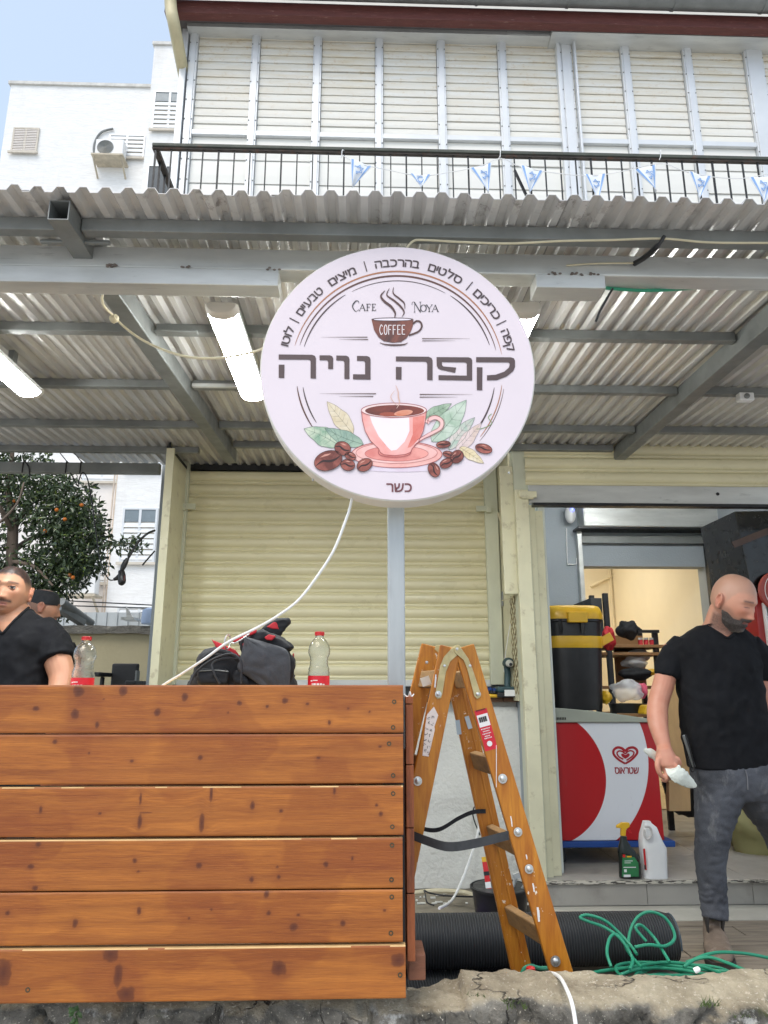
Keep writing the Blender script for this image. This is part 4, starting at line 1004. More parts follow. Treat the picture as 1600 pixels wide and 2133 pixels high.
# text meshes
def textmesh(s, extra=None):
    cu = bpy.data.curves.new('t', 'FONT'); cu.body = s; cu.size = 1; cu.resolution_u = 6
    o = bpy.data.objects.new('t', cu); COL.objects.link(o)
    dg = bpy.context.evaluated_depsgraph_get(); me = bpy.data.meshes.new_from_object(o.evaluated_get(dg))
    vs = [(v.co.x, v.co.y) for v in me.vertices]; fs = [tuple(p_.vertices) for p_ in me.polygons]
    bpy.data.objects.remove(o); bpy.data.meshes.remove(me); bpy.data.curves.remove(cu)
    return vs, fs
GL = {}
def glyph(ch):
    if ch not in GL:
        vs, fs = textmesh(ch); xs = [v[0] for v in vs] or [0]
        GL[ch] = (vs, fs, min(xs), max(xs))
    return GL[ch]
def layout(s, gap=.06):
    out = []; x = 0
    for ch in s:
        vs, fs, a, b_ = glyph(ch); out.append((vs, fs, x-a)); x += (b_-a)+gap
    return out, x-gap
CX, CY = 793, 745
def arcword(m, word, a0, a1, rbase=626, hpx=70, L=2, bold=True):
    out, W = layout(word[::-1])
    for (vs, fs, ox) in out:
        for db in ((0,0),(.02,0),(0,.02),(.02,.02)) if bold else ((0,0),):
            pts = []
            for (x, y) in vs:
                t = (x+ox+db[0])/W; a = R(a0+(a1-a0)*t); rr = rbase+(y+db[1])*hpx
                pts.append(Zp(CX+rr*math.cos(a)*1.0, CY-rr*math.sin(a)*.955, L+.2*(db[0] > 0)+.4*(db[1] > 0)))
            m.add(pts, fs)
MTC = mat('dark brown print', lin((72,58,60)), .5, 0, .03)
for wd, a0, a1 in (('לוטו',165.2,155.2),('טבעיים',147.6,130.4),('מיצים',125.6,111),('בהרכבה',101,79),('סלטים',74.4,56.6),('כריכים',48.2,30.2),('קפה',23.6,12.2)): m = MB(); arcword(m, wd, a0, a1); m.build('curved_lettering', MTC, sg_)
for a in (151.3,105.7,52,27.3):
    c0, s0 = math.cos(R(a)), math.sin(R(a)); tx, ty = -s0, -c0
    pts = []
    for (rr, tt) in ((620,-3),(620,3),(682,3),(682,-3)): pts.append(Zp(CX+rr*c0+tx*tt, CY-rr*s0*.955+ty*tt, 2))
    MB().poly(pts).build('divider_mark', MTC, sg_)
m = MB(); out, W = layout('כשר'[::-1], .07)
for (vs, fs, ox) in out:
    for db in ((0,0),(.02,0),(0,.025),(.02,.025)): m.add([Zp(733+140*(x+ox+db[0])/W, 1399-78*(y+db[1]), 2+.3*(db[0] > 0)+.6*(db[1] > 0)) for (x, y) in vs], fs)
m.build('lettering', mat('maroon print', lin((112,62,66)), .5, 0, .03), sg_)
# the Latin lettering, drawn with serifs
def stroke(m, pts, w0, L=2, w1=None):
    w1 = w0 if w1 is None else w1; k = len(pts); a = []; b_ = []
    for i, (x, y) in enumerate(pts):
        x0_, y0_ = pts[max(i-1,0)]; x1_, y1_ = pts[min(i+1,k-1)]; dx, dy = x1_-x0_, y1_-y0_; q = math.hypot(dx, dy) or 1
        t = i/(k-1); ww = (w0 if not callable(w0) else w0(t)); ww = ww if callable(w0) else w0+(w1-w0)*t
        a.append(Zp(x-dy/q*ww/2, y+dx/q*ww/2, L)); b_.append(Zp(x+dy/q*ww/2, y-dx/q*ww/2, L))
    m.add(a+b_, [(i, i+1, k+i+1, k+i) for i in range(k-1)])
def sp2(pts, nn=6): return [(q.x, q.y) for q in spline([V(a, b_, 0) for (a, b_) in pts], nn)]
MTL = mat('charcoal print', lin((58,58,62)), .5, 0, .03)
m = MB()
def serif(x, y, w_=12): stroke(m, [(x-w_/2, y), (x+w_/2, y)], 2.6)
def lat(ch, x, y, w_, h):                       # x left, y baseline
    th, tn = 5.2, 2.4
    if ch == 'C': stroke(m, sp2([(x+w_*.95,y-h*.78),(x+w_*.9,y-h*.98),(x+w_*.5,y-h),(x+w_*.08,y-h*.5),(x+w_*.5,y),(x+w_*1.0,y-h*.2)]), lambda t: 2+4.5*math.sin(math.pi*min(1,max(0,t)))**2)
    if ch == 'A': stroke(m, [(x,y),(x+w_*.48,y-h)], tn); stroke(m, [(x+w_*.44,y-h),(x+w_*.9,y)], th); stroke(m, [(x+w_*.2,y-h*.36),(x+w_*.68,y-h*.36)], tn); serif(x,y,9); serif(x+w_*.9,y,11)
    if ch in 'FE':
        stroke(m, [(x+5,y),(x+5,y-h)], th); stroke(m, [(x-1,y-h+1),(x+w_*.85,y-h+1)], tn+.6); stroke(m, [(x+5,y-h*.52),(x+w_*.6,y-h*.52)], tn+.6); stroke(m, [(x+w_*.85,y-h),(x+w_*.85,y-h*.8)], tn); stroke(m, [(x+w_*.6,y-h*.62),(x+w_*.6,y-h*.42)], tn)
        if ch == 'E': stroke(m, [(x-1,y-1),(x+w_*.9,y-1)], tn+.6); stroke(m, [(x+w_*.9,y),(x+w_*.92,y-h*.22)], tn)
        else: serif(x+5,y)
    if ch == 'N': stroke(m, sp2([(x-7,y-h*.72),(x-4,y-h*.98),(x+6,y-h),(x+9,y-h*.85)]), 2.4); stroke(m, [(x+8,y),(x+8,y-h*.9)], tn); stroke(m, [(x+6,y-h),(x+w_-4,y)], th); stroke(m, [(x+w_-4,y+2),(x+w_-4,y-h)], tn); serif(x+8,y,10); serif(x+w_-4,y-h,11)
    if ch == 'O': stroke(m, [(x+w_*.5+w_*.46*math.sin(t), y-h*.5-h*.48*math.cos(t)) for t in [2*math.pi*k/24 for k in range(25)]], lambda t: 2.4+3.4*abs(math.sin(2*math.pi*t)))
    if ch == 'Y': stroke(m, [(x,y-h),(x+w_*.48,y-h*.45)], th); stroke(m, [(x+w_*.95,y-h),(x+w_*.5,y-h*.45)], tn); stroke(m, [(x+w_*.48,y-h*.5),(x+w_*.48,y)], th); serif(x,y-h,10); serif(x+w_*.95,y-h,10); serif(x+w_*.48,y,11)
for (ch, x, w_, h, y) in (('C',542,40,56,395),('A',584,34,38,392),('F',622,26,38,392),('E',652,25,38,392),('N',882,44,56,400),('O',922,34,38,397),('Y',956,32,38,397),('A',988,36,38,397)): (lat(ch, x, y, w_, h), (m.build('latin_lettering', MTL, sg_), globals().__setitem__('m', MB())) if ch == 'E' or x == 988 else None)
# rings: gold, brown, inner
def arc(m, r, a0, a1, w0, L=1):
    nn = 60; pts = [(CX+r*math.cos(R(a0+(a1-a0)*k/nn)), CY-r*math.sin(R(a0+(a1-a0)*k/nn))*.965) for k in range(nn+1)]
    stroke(m, pts, lambda t: 1.0+1.35*w0*math.sin(math.pi*t)**.45, L)
def ring(col, arcs, nm):
    mt = mat(nm, lin(col), .5, 0, .12, 14)
    for a in arcs: m = MB(); arc(m, *a); m.build('ring_line', mt, sg_)
ring((172,114,78), [(592,11,164,5.5),(585,-38,-6,3.5)], 'copper print')
ring((92,58,48), [(566,14,163,6.5),(560,-146,-173,5.5),(598,-40,-8,2)], 'brown print')
ring((74,58,58), [(540,18,57,5),(540,122,163,5),(538,60,118,2.2),(528,-148,-172,5),(545,-52,-8,6)], 'dark print')
MTR = mat('thin brown print', lin((92,74,70)), .5, 0, .05)
for (xa, xb, y, w_) in ((370,628,539,4),(470,632,552,4),(932,1198,547,4),(932,1116,559,3.6),(362,676,853,4.5),(470,660,868,4),(918,1212,857,4.5),(918,1130,872,4)):
    m = MB(); big_l = (xa < 600); stroke(m, [(xa, y), ((xa+xb)/2, y), (xb, y)], lambda t: (.6+w_*t if big_l else .6+w_*(1-t))); m.build('rule_line', MTR, sg_)
# small coffee cup
def ellp(cx, cy, rx, ry, a0=0, a1=360, nn=36, rot=0):
    out = []
    for k in range(nn+(1 if a1-a0 < 360 else 0)):
        t = R(a0+(a1-a0)*k/nn); x, y = rx*math.cos(t), ry*math.sin(t); c0, s0 = math.cos(R(rot)), math.sin(R(rot)); out.append((cx+x*c0-y*s0, cy+x*s0+y*c0))
    return out
cupb = [(650,438),(884,444),(880,478),(868,510),(845,545),(815,566),(770,570),(720,562),(690,540),(665,500)]
zprint('cup_emblem', (74,48,46), [cupb], 2, col2=(138,78,62), cs=16)
zprint('cup_emblem', (70,50,48), [ellp(767,440,117,10)], 2.5); zprint('cup_emblem', (232,222,232), [ellp(767,441,104,6)], 3)
m = MB(); stroke(m, sp2([(880,466),(900,450),(922,455),(930,480),(915,505),(885,520),(858,528)]), 10, 2.4); stroke(m, sp2([(696,570),(730,580),(780,583),(830,580),(852,570)]), lambda t: 2+7*math.sin(math.pi*t), 2.4)
stroke(m, sp2([(778,432),(782,405),(760,370),(722,340),(703,310),(726,280)]), lambda t: 3+11*math.sin(math.pi*t), 2.4)
stroke(m, sp2([(820,425),(832,400),(812,368),(775,335),(736,305),(750,268)]), lambda t: 2+9*math.sin(math.pi*t), 2.4)
stroke(m, sp2([(836,382),(832,350),(806,325),(772,296),(773,262)]), lambda t: 2+7*math.sin(math.pi*t), 2.4)
m.build('cup_emblem', mat('cup outline print', lin((82,56,52)), .5, 0, .2, 20), sg_)
m = MB()
def sans(ch, x, y, w_, h, t=4.2):
    if ch == 'C': stroke(m, sp2([(x+w_,y-h*.82),(x+w_*.5,y-h),(x,y-h*.5),(x+w_*.5,y),(x+w_,y-h*.18)]), t, 3.4)
    if ch == 'O': stroke(m, ellp(x+w_/2, y-h/2, w_/2, h/2, 0, 359.9, 24), t, 3.4)
    if ch in 'FE':
        stroke(m, [(x,y),(x,y-h)], t, 3.4); stroke(m, [(x,y-h+2),(x+w_,y-h+2)], t, 3.4); stroke(m, [(x,y-h*.52),(x+w_*.8,y-h*.52)], t, 3.4)
        if ch == 'E': stroke(m, [(x,y-2),(x+w_,y-2)], t, 3.4)
for i, ch in enumerate('COFFEE'): sans(ch, 696+25*i, 525, 16, 54)
m.build('cup_lettering', mat('cream print', lin((236,226,226)), .5, 0, .03), sg_)
# leaves
def leaf(tip, base, wd, c0, c1, L=2, curve=0):
    (x0_, y0_), (x1_, y1_) = base, tip; dx, dy = x1_-x0_, y1_-y0_; ln = math.hypot(dx, dy); nx_, ny_ = -dy/ln, dx/ln
    up = []; dn = []
    for k in range(13):
        t = k/12; wv = wd*math.sin(math.pi*t**.8)**.9*(1+.06*math.sin(t*17)); cx = curve*math.sin(math.pi*t)
        up.append((x0_+dx*t+nx_*(wv+cx), y0_+dy*t+ny_*(wv+cx))); dn.append((x0_+dx*t-nx_*(wv-cx), y0_+dy*t-ny_*(wv-cx)))
    zprint('leaf_drawing', c0, [up+dn[::-1][1:-1]], L, col2=c1, cs=22)
    m = MB(); stroke(m, [(x0_+dx*t/8+nx_*curve*math.sin(math.pi*t/8), y0_+dy*t/8+ny_*curve*math.sin(math.pi*t/8)) for t in range(9)], 2.2, L+.6, 1)
    for t in (.25,.4,.55,.7):
        px, py = x0_+dx*t+nx_*curve*math.sin(math.pi*t), y0_+dy*t+ny_*curve*math.sin(math.pi*t); wv = wd*math.sin(math.pi*t**.8)**.9*.8
        for s in (1,-1): stroke(m, [(px, py), (px+nx_*wv*s+dx*.10, py+ny_*wv*s+dy*.10)], 1.6, L+.6, .6)
    stroke(m, up, 1.8, L+.5); stroke(m, dn, 1.8, L+.5)
    m.build('leaf_drawing', mat('leaf vein', lin(tuple(int(v*.72) for v in c0)), .5, 0, .1, 20), sg_)
leaf((403,897),(548,1078),44,(206,188,150),(226,214,190),1.4)
leaf((275,1048),(470,1140),52,(132,166,140),(206,214,190),1.6,8)
leaf((390,1045),(606,1135),42,(122,150,138),(166,188,166),2.0,-8)
leaf((1095,908),(930,1000),32,(142,166,140),(176,194,170),1.4)
leaf((1178,888),(985,1120),62,(160,184,160),(200,212,196),1.7,6)
leaf((1225,985),(1080,1165),36,(172,192,176),(226,204,200),1.5,-10)
leaf((1262,1015),(1120,1180),34,(226,206,204),(212,190,176),1.6)
leaf((1275,1240),(1140,1150),28,(222,204,160),(230,216,190),1.8)
m = MB(); stroke(m, sp2([(1318,965),(1300,985),(1318,1020),(1270,1045),(1235,1050)]), 4, 2); m.build('leaf_drawing', mat('green twig print', lin((120,146,96)), .5), sg_)
# soft wash below the saucer
zprint('shadow_wash', (216,198,212), [ellp(810,1262,250,26)], 1.1, col2=(222,210,222))
zprint('saucer_drawing', (226,150,140), [ellp(790,1190,252,74)], 2.4, col2=(240,192,184), cs=10)
zprint('saucer_drawing', (232,172,164), [ellp(790,1182,225,58)], 2.8, col2=(244,206,200), cs=12)
zprint('saucer_drawing', (214,126,118), [ellp(790,1186,176,42)], 3.2, col2=(234,160,150), cs=16)
m = MB()
for (rx, ry, cy, w_) in ((252,74,1190,3),(226,58,1182,2),(176,42,1186,2.2)): stroke(m, ellp(790, cy, rx, ry, 0, 359.9, 60), w_, 3.5)
m.build('saucer_drawing', mat('saucer outline', lin((176,84,84)), .5, 0, .15, 20), sg_)
body = [(594,945),(600,1000),(615,1060),(645,1115),(690,1158),(700,1180),(720,1192),(780,1197),(840,1190),(868,1178),(875,1160),(912,1120),(938,1060),(950,1000),(956,945)]
zprint('cup_drawing', (232,150,142), [body], 4, col2=(240,186,180), cs=9)
zprint('cup_drawing', (240,228,232), [[(640,975),(760,990),(860,985),(862,1060),(835,1120),(790,1165),(760,1170),(740,1150),(690,1090),(655,1020)]], 4.5, col2=(238,212,214), cs=10, lo=.5, hi=.75)
zprint('cup_drawing', (214,112,100), [[(880,985),(945,975),(940,1040),(915,1105),(890,1130),(868,1150),(850,1155),(880,1080)]], 4.6, col2=(228,140,128), cs=18)
zprint('cup_drawing', (240,214,210), [ellp(775,945,181,40)], 5); zprint('coffee_drawing', (92,44,40), [ellp(779,948,164,32)], 5.4, col2=(140,66,50), cs=16)
zprint('coffee_drawing', (206,120,84), [ellp(828,960,52,16,0,360,30,-8)], 5.8, col2=(232,180,160), cs=22); zprint('coffee_drawing', (178,88,62), [ellp(745,968,50,12)], 5.7, col2=(120,56,46))
m = MB(); stroke(m, ellp(775,945,181,40,0,359.9,60), 3.2, 6); stroke(m, body, 3, 6); stroke(m, sp2([(688,1168),(700,1195),(780,1206),(855,1195),(872,1170)]), 3.5, 6); stroke(m, sp2([(962,1020),(970,985),(1010,975),(1050,1000),(1048,1045),(1000,1080),(940,1105),(900,1130),(885,1150)]), 3, 6)
stroke(m, sp2([(960,1000),(985,1010),(1012,1000),(1030,1020),(1018,1045),(970,1070),(905,1110)]), 2, 6)
m.build('cup_drawing', mat('cup outline maroon', lin((158,76,78)), .5, 0, .2, 20), sg_)
m = MB(); stroke(m, sp2([(958,1015),(975,995),(1010,986),(1040,1008),(1034,1042),(990,1070),(930,1100),(893,1135)]), lambda t: 22-10*t, 5.2); m.build('cup_drawing', mat('cup handle pink', lin((238,190,186)), .5, 0, .08, 14), sg_)
m = MB(); stroke(m, sp2([(785,806),(798,840),(800,870),(806,905),(790,935)]), lambda t: 2+5*math.sin(math.pi*t), 6); stroke(m, sp2([(780,835),(758,868),(770,895),(798,925)]), lambda t: 1+3*math.sin(math.pi*t), 6)
m.build('steam_drawing', mat('steam print', lin((214,176,160)), .5, 0, .08, 14), sg_)
def bean(cx, cy, rx, ry, rot):
    zprint('bean_drawing', (104,50,42), [ellp(cx, cy, rx, ry, 0, 360, 28, rot)], 6.2, col2=(172,98,84), cs=26)
    c0, s0 = math.cos(R(rot)), math.sin(R(rot)); tr_ = lambda u, v: (cx+u*rx*c0-v*ry*s0, cy+u*rx*s0+v*ry*c0)
    m = MB(); stroke(m, sp2([tr_(-.92,.12), tr_(-.4,-.12), tr_(.1,.1), tr_(.5,.1), tr_(.92,-.12)]), lambda t: 2+ry*.22*math.sin(math.pi*t), 6.7); stroke(m, ellp(cx, cy, rx, ry, 0, 359.9, 28, rot), 2.4, 6.6)
    m.build('bean_drawing', mat('bean line', lin((52,26,26)), .5, 0, .1), sg_)
    zprint('bean_drawing', (206,146,130), [[tr_(-.5,-.55), tr_(-.1,-.72), tr_(.35,-.62), tr_(.1,-.5)]], 6.6)
for a in ((410,1225,80,54,-18),(490,1157,46,38,20),(533,1200,32,22,20),(519,1249,40,32,10),(612,1249,46,34,-28),(1050,1135,40,20,-6),(1078,1190,32,18,12),(1125,1203,40,34,-40),(1066,1240,38,26,-25),(998,1276,42,32,62),(1274,1158,48,26,14)): bean(*a)

# ================================================================== BOTTLES
m, n, l, b = newmat('clear bottle plastic')
b.inputs['Base Color'].default_value = (.96,.98,.98,1); b.inputs['Transmission Weight'].default_value = 1; b.inputs['Roughness'].default_value = .03; b.inputs['IOR'].default_value = 1.45
l.new(bumpn(n, l, ntex(n, l, coords(n, l, (1,1,2.5)), 42, 3), .3, .005), b.inputs['Normal'])
MT['pet'] = m
MT['label'] = mat('red bottle label', (.62,.015,.03), .4, 0, .08, 20)
def bottle(px, ptop, y, label):
    top = P(px, ptop, y); hgt = top.z-SHZ; t = thing('drink_bottle', label, 'bottle', (top.x, y, SHZ), 'clear bottles on the counter shelf'); s_ = hgt/.232; o = (top.x, y, SHZ)
    W_ = mpp(y)*22.5/.0335
    pr = [(.0,.003),(.024,.0),(.032,.006),(.0335,.02),(.0325,.05),(.0325,.092),(.0335,.1),(.031,.106),(.0325,.112),(.0295,.118),(.029,.122),(.027,.13),(.0285,.134),(.0262,.139),(.028,.143),(.0275,.148),(.031,.155),(.0335,.163),(.0338,.172),(.032,.184),(.027,.196),(.0195,.207),(.0135,.2125),(.0125,.2165),(.0125,.2215)]
    pr = [(r_*W_, z*s_) for (r_, z) in pr]
    bo = MB().lathe(pr, o, 40, caps=False).build('bottle_body', MT['pet'], t, smooth=True, ang=180, solid=.0009)
    lz0, lz1 = .042*s_, .090*s_
    lb = MB().lathe([(.0337*W_, lz0), (.0337*W_, lz1)], o, 40, caps=False).build('label', MT['label'], t, smooth=True)
    pm = MB(); r_ = .0341*W_
    def patch(a0, a1, z0, z1, mm): 
        k = 6; mm.add([V(o[0]+r_*math.sin(a0+(a1-a0)*i/k), y-r_*math.cos(a0+(a1-a0)*i/k), SHZ+z) for z in (z0, z1) for i in range(k+1)], [(i, i+1, k+2+i, k+1+i) for i in range(k)])
    for (a0, a1, f0, f1) in ((-.75,-.55,.62,.7),(-.5,-.05,.66,.72),(-.45,-.2,.3,.5),(-.12,.1,.3,.5),(.16,.36,.32,.5),(.42,.62,.3,.46),(-.3,.3,.12,.18),(-.6,-.5,.1,.5)): patch(a0, a1, lz0+(lz1-lz0)*f0, lz0+(lz1-lz0)*f1, pm)
    pm.build('label_print', MT['white'], lb)
    cp = [(.0145,.2205),(.0155,.221),(.0155,.2225),(.0148,.2235),(.0148,.232),(.0135,.2335),(.0,.2335)]
    vs_ = []; 
    MB().lathe([(r0*W_*.98, z*s_) for (r0, z) in cp], o, 36).build('cap', MT['red'], t, smooth=True)
    k_ = MB()
    for i in range(24):
        a = 2*math.pi*i/24; d = V(math.cos(a), math.sin(a), 0); q = V(*o)+d*.0146*W_; k_.bar(q+V(0,0,.2238*s_), q+V(0,0,.2315*s_), .0012, .0012, d)
    k_.build('cap_ribs', MT['red'], t)
    MB().lathe([(.0,.004*s_),(.0305*W_,.006*s_),(.0318*W_,.03*s_),(.0312*W_,.05*s_)], o, 24).build('drink', mat('dark cola rest', (.05,.02,.01), .1, 0, .05), t, smooth=True) if False else None
    return t
bottle(181, 1327, 2.25, 'clear plastic bottle with red cap beside the standing man at the left')
bottle(666, 1317, 2.24, 'clear plastic bottle with red cap between the tool bag and the sign post')

# ================================================================== TOOL BAG
BGY = 2.32
bag = thing('tool_bag', 'open black and red tool bag lying on the counter', 'bag', P(505,1425,BGY))
def blob(rings, name, mt, nz=.006, par=bag, sub=10, sm=3, fr=14):
    m = MB().loft(rings); me = m.mesh(name); o = bpy.data.objects.new('tmp', me); COL.objects.link(o)
    q = o.modifiers.new('r', 'REMESH'); q.mode = 'VOXEL'; q.voxel_size = sub*.001
    q = o.modifiers.new('s', 'SMOOTH'); q.factor = .5; q.iterations = sm
    dg = bpy.context.evaluated_depsgraph_get(); me2 = bpy.data.meshes.new_from_object(o.evaluated_get(dg)); bpy.data.objects.remove(o)
    me2.calc_loop_triangles()
    cs = [v.co.copy() for v in me2.vertices]; ns = [v.normal.copy() for v in me2.vertices]
    for v, c0, n0 in zip(me2.vertices, cs, ns):
        f = mnoise.noise(c0*fr)*.6 + (.5-abs(mnoise.noise(V(c0.x*fr*.8, c0.y*fr*1.3, c0.z*fr*1.9)+V(3,1,7))))*.9
        v.co = c0 + n0*f*nz
    me2.materials.clear(); me2.materials.append(MT[mt]); me2.polygons.foreach_set('use_smooth', [True]*len(me2.polygons)); me2.update(); me2.name = name
    return link(name, me2, par)
def outl(pts, y, d, k=1.0):
    # closed outline in pixels extruded in depth with rounded edges -> rings front to back
    cx = sum(p_[0] for p_ in pts)/len(pts); cy = sum(p_[1] for p_ in pts)/len(pts); out = []
    for (t, s) in ((-1,.82),(-.8,.95),(-.3,1),(.4,1),(.9,.95),(1,.8)): out.append([P(cx+(a-cx)*s*k, cy+(b_-cy)*s*k, y+d*t) for (a, b_) in pts])
    return out
blob(outl([(398,1432),(404,1405),(412,1375),(430,1355),(455,1350),(500,1372),(520,1392),(600,1395),(612,1432),(600,1440),(410,1440)], BGY, .10), 'body', 'blackcloth', .020, fr=17)
for (pts_, w_) in (([(414,1424),(412,1400),(425,1392),(470,1392),(478,1402),(478,1426)],.05),([(487,1426),(486,1404),(496,1398),(510,1408),(520,1428)],.04)): blob(outl(pts_, BGY-.10, .022), 'pocket', 'blackcloth', .010, sub=5, fr=24)
MB().tube(spline([P(430,1368,BGY-.09),P(452,1356,BGY-.12),P(480,1362,BGY-.13),P(500,1378,BGY-.12)], 5), .007, 8).tube(spline([P(408,1408,BGY-.10),P(416,1380,BGY-.11),P(434,1362,BGY-.10)], 5), .006, 8).build('handle', MT['blackcloth'], bag, smooth=True)
MB().tube(spline([P(416,1398,BGY-.125),P(445,1396,BGY-.127),P(476,1399,BGY-.125)], 5), .0018, 6).build('zip', MT['galv'], bag)
blob(outl([(500,1330),(512,1318),(540,1322),(560,1335),(596,1352),(610,1375),(612,1405),(602,1440),(555,1440),(520,1410),(498,1392),(505,1360)], BGY-.06, .035), 'lid', 'blackcloth', .012, sub=7, fr=20)
MT['greycloth'] = mat('dusty grey flap', lin((70,72,76)), .85, 0, .2, 12, .2, 120, (1,1,1), lin((100,100,104)), (.5,.8), 9)
lf_ = spline([V(511,1330,0),V(506,1358,0),V(497,1392,0),V(520,1410,0),V(548,1430,0)], 6); rt_ = spline([V(513,1329,0),V(560,1342,0),V(597,1356,0),V(604,1385,0),V(603,1430,0)], 6)
def flp(u, v):
    k = v*(len(lf_)-1); i = min(int(k), len(lf_)-2); f = k-i; a = lf_[i].lerp(lf_[i+1], f); b3_ = rt_[i].lerp(rt_[i+1], f); q = a.lerp(b3_, u)
    w_ = P(q.x, q.y, BGY-.118); w_.y -= .020*math.sin(math.pi*min(1,max(0,u)))**.6*math.sin(math.pi*min(1,.15+v*.8)) + .007*(.5-abs(mnoise.noise(V(u*2.2+v*1.4,v*3.4,5)))) + .004*mnoise.noise(V(u*6,v*7,2)); return w_
MB().grid(flp, 36, 30).build('flap', MT['greycloth'], bag, smooth=True, ang=180, solid=.006)
blob(outl([(520,1322),(545,1312),(560,1322),(585,1330),(605,1345),(612,1350),(600,1352),(570,1356),(548,1345),(525,1335)], BGY-.08, .03), 'upper_fold', 'blackcloth', .012, sub=5, fr=24)
blob(outl([(545,1312),(558,1298),(576,1290),(592,1288),(603,1290),(604,1297),(594,1308),(584,1326),(562,1322)], BGY-.02, .02), 'strap_end', 'blackcloth', .007, sub=4, fr=28)
MT['redcloth'] = mat('red cloth trim', (.50,.02,.03), .7, 0, .15, 14)
def redp(pts, y): return MB().prism([P(a, b_, y) for (a, b_) in pts], (0,.01,0)).build('red_trim', MT['redcloth'], bag, bevel=.003)
redp([(555,1306),(570,1295),(576,1296),(582,1311),(568,1310)], BGY-.045); redp([(550,1328),(560,1321),(575,1325),(566,1334),(556,1333)], BGY-.125)
redp([(482,1330),(535,1311),(533,1318),(492,1337),(486,1338)], BGY-.115); redp([(445,1334),(460,1340),(490,1354),(500,1368),(480,1365),(462,1358),(448,1346)], BGY-.10); redp([(440,1331),(447,1336),(452,1347),(446,1342)], BGY-.10)
redp([(505,1340),(509,1339),(510,1350),(506,1352)], BGY-.122); redp([(612,1360),(613,1380),(610,1384),(609,1362)], BGY-.05)
MB().tube([P(474+6*math.cos(t)-.15*8*math.sin(t), 1337+15*math.sin(t), BGY-.118+.01*math.cos(t)) for t in [2*math.pi*k/20 for k in range(20)]], .0022, 6, closed=True).build('ring', MT['screw'], bag, smooth=True)
MB().tube(spline([P(478,1334,BGY-.118),P(486,1340,BGY-.122),P(500,1334,BGY-.122),P(520,1320,BGY-.12)], 4), .002, 6).build('hook', MT['screw'], bag, smooth=True)
m = MB()
m.tube(spline([P(396,1424,BGY-.13),P(410,1398,BGY-.13),P(440,1375,BGY-.135),P(470,1363,BGY-.14),P(490,1364,BGY-.15),P(503,1382,BGY-.15),P(502,1424,BGY-.14)], 6), .0032, 7)
m.tube(spline([P(500,1371,BGY-.13),P(465,1372,BGY-.13),P(443,1382,BGY-.13),P(446,1402,BGY-.135),P(458,1424,BGY-.13)], 6), .0032, 7)
tag(m.build('power_cord', mat('dark grey cord', (.035,.037,.042), .55), smooth=True), 'dark cord looped over the black and red tool bag', 'cord')
cable([P(300,1455,2.3),P(345,1424,2.25),P(380,1403,2.2),P(430,1370,2.16),P(476,1337,2.15),P(535,1308,2.14),P(580,1282,2.12),P(622,1250,2.10),P(660,1202,2.08),P(695,1147,2.06),P(720,1085,2.05),P(732,1045,2.045),P(735,1010,2.04)], .0041, 'whitecable', 'white cable curving from the round sign down over the tool bag', n=8)
# ================================================================== LADDER
m, n, l, b = newmat('varnished orange wood')
c = coords(n, l, (9,9,1.2)); g1 = ntex(n, l, c, 5, 5, .6, .4); g2 = ntex(n, l, coords(n, l, (24,24,2)), 6, 4)
c1 = mixc(n, l, ramp(n, l, g1, .3, .7), lin((164,94,18)), lin((202,134,38)))
c1 = mixc(n, l, ramp(n, l, g2, .5, .8, (0,0,0), (.5,.5,.5)), c1, lin((140,78,20)))
sp1 = ntex(n, l, coords(n, l), 55, 4, .6); sp2_ = ntex(n, l, coords(n, l), 4, 2)
mu = n.new('ShaderNodeMath'); mu.operation = 'MULTIPLY'; l.new(ramp(n, l, sp1, .66, .69), mu.inputs[0]); l.new(ramp(n, l, sp2_, .46, .6), mu.inputs[1])
c1 = mixc(n, l, mu.outputs[0], c1, lin((226,216,196)))
l.new(c1, b.inputs['Base Color']); b.inputs['Roughness'].default_value = .42; l.new(bumpn(n, l, g1, .1, .003), b.inputs['Normal'])
MT['ladder'] = m
MT['rung'] = mat('grey worn rung', lin((150,116,74)), .7, 0, .2, 7, .2, 60, (1,3,8), lin((118,96,72)), (.5,.8), 10)
DN, DF = 2.40, 2.68
def toline(pa, pb, D):
    a, b_ = P(*pa, D), P(*pb, D); d = (b_-a); t = (DECK+.001-a.z)/d.z; return a, a+d*t
lad = thing('step_ladder', 'paint-splashed orange wooden double ladder standing behind the stone wall', 'ladder', V(.6,2.5,DECK))
sw = 44*mpp(DN)
NLa, NLb = toline((938,1348),(877,1644),DN); NRa, NRb = toline((966,1347),(1163,2006),DN)
FLa, FLb = toline((897,1345),(862,1491),DF); FRa, FRb = toline((936,1349),(1083,2006),DF)
def stile(a, b_, w_, groove, sgn):
    d = (b_-a).normalized(); s = V(d.z,0,-d.x)
    if s.x < 0: s = -s
    m = MB()
    m.obox((a+b_)/2, (b_-a)/2, s*(w_/2), V(0,.0125,0))
    if groove: m.obox((a+b_)/2+V(0,-.0131,0)+s*(w_*.18), (b_-a)/2*.999, s*(w_*.045), V(0,.0012,0)); m.obox((a+b_)/2+V(0,-.0125,0)-s*(w_*.40), (b_-a)/2*.999, s*(w_*.06), V(0,.003,0))
    return m.build('stile', MT['ladder'], lad, bevel=.004), d, s
stile(FLa, FLb, sw, False, 0); stile(FRa, FRb, sw*1.0, True, 0); o_nl, dl, sl_ = stile(NLa, NLb, sw, False, 0); o_nr, dr, sr_ = stile(NRa, NRb, sw, False, 0)
def atz(a, b_, z): t = (z-a.z)/(b_.z-a.z); return a+(b_-a)*t
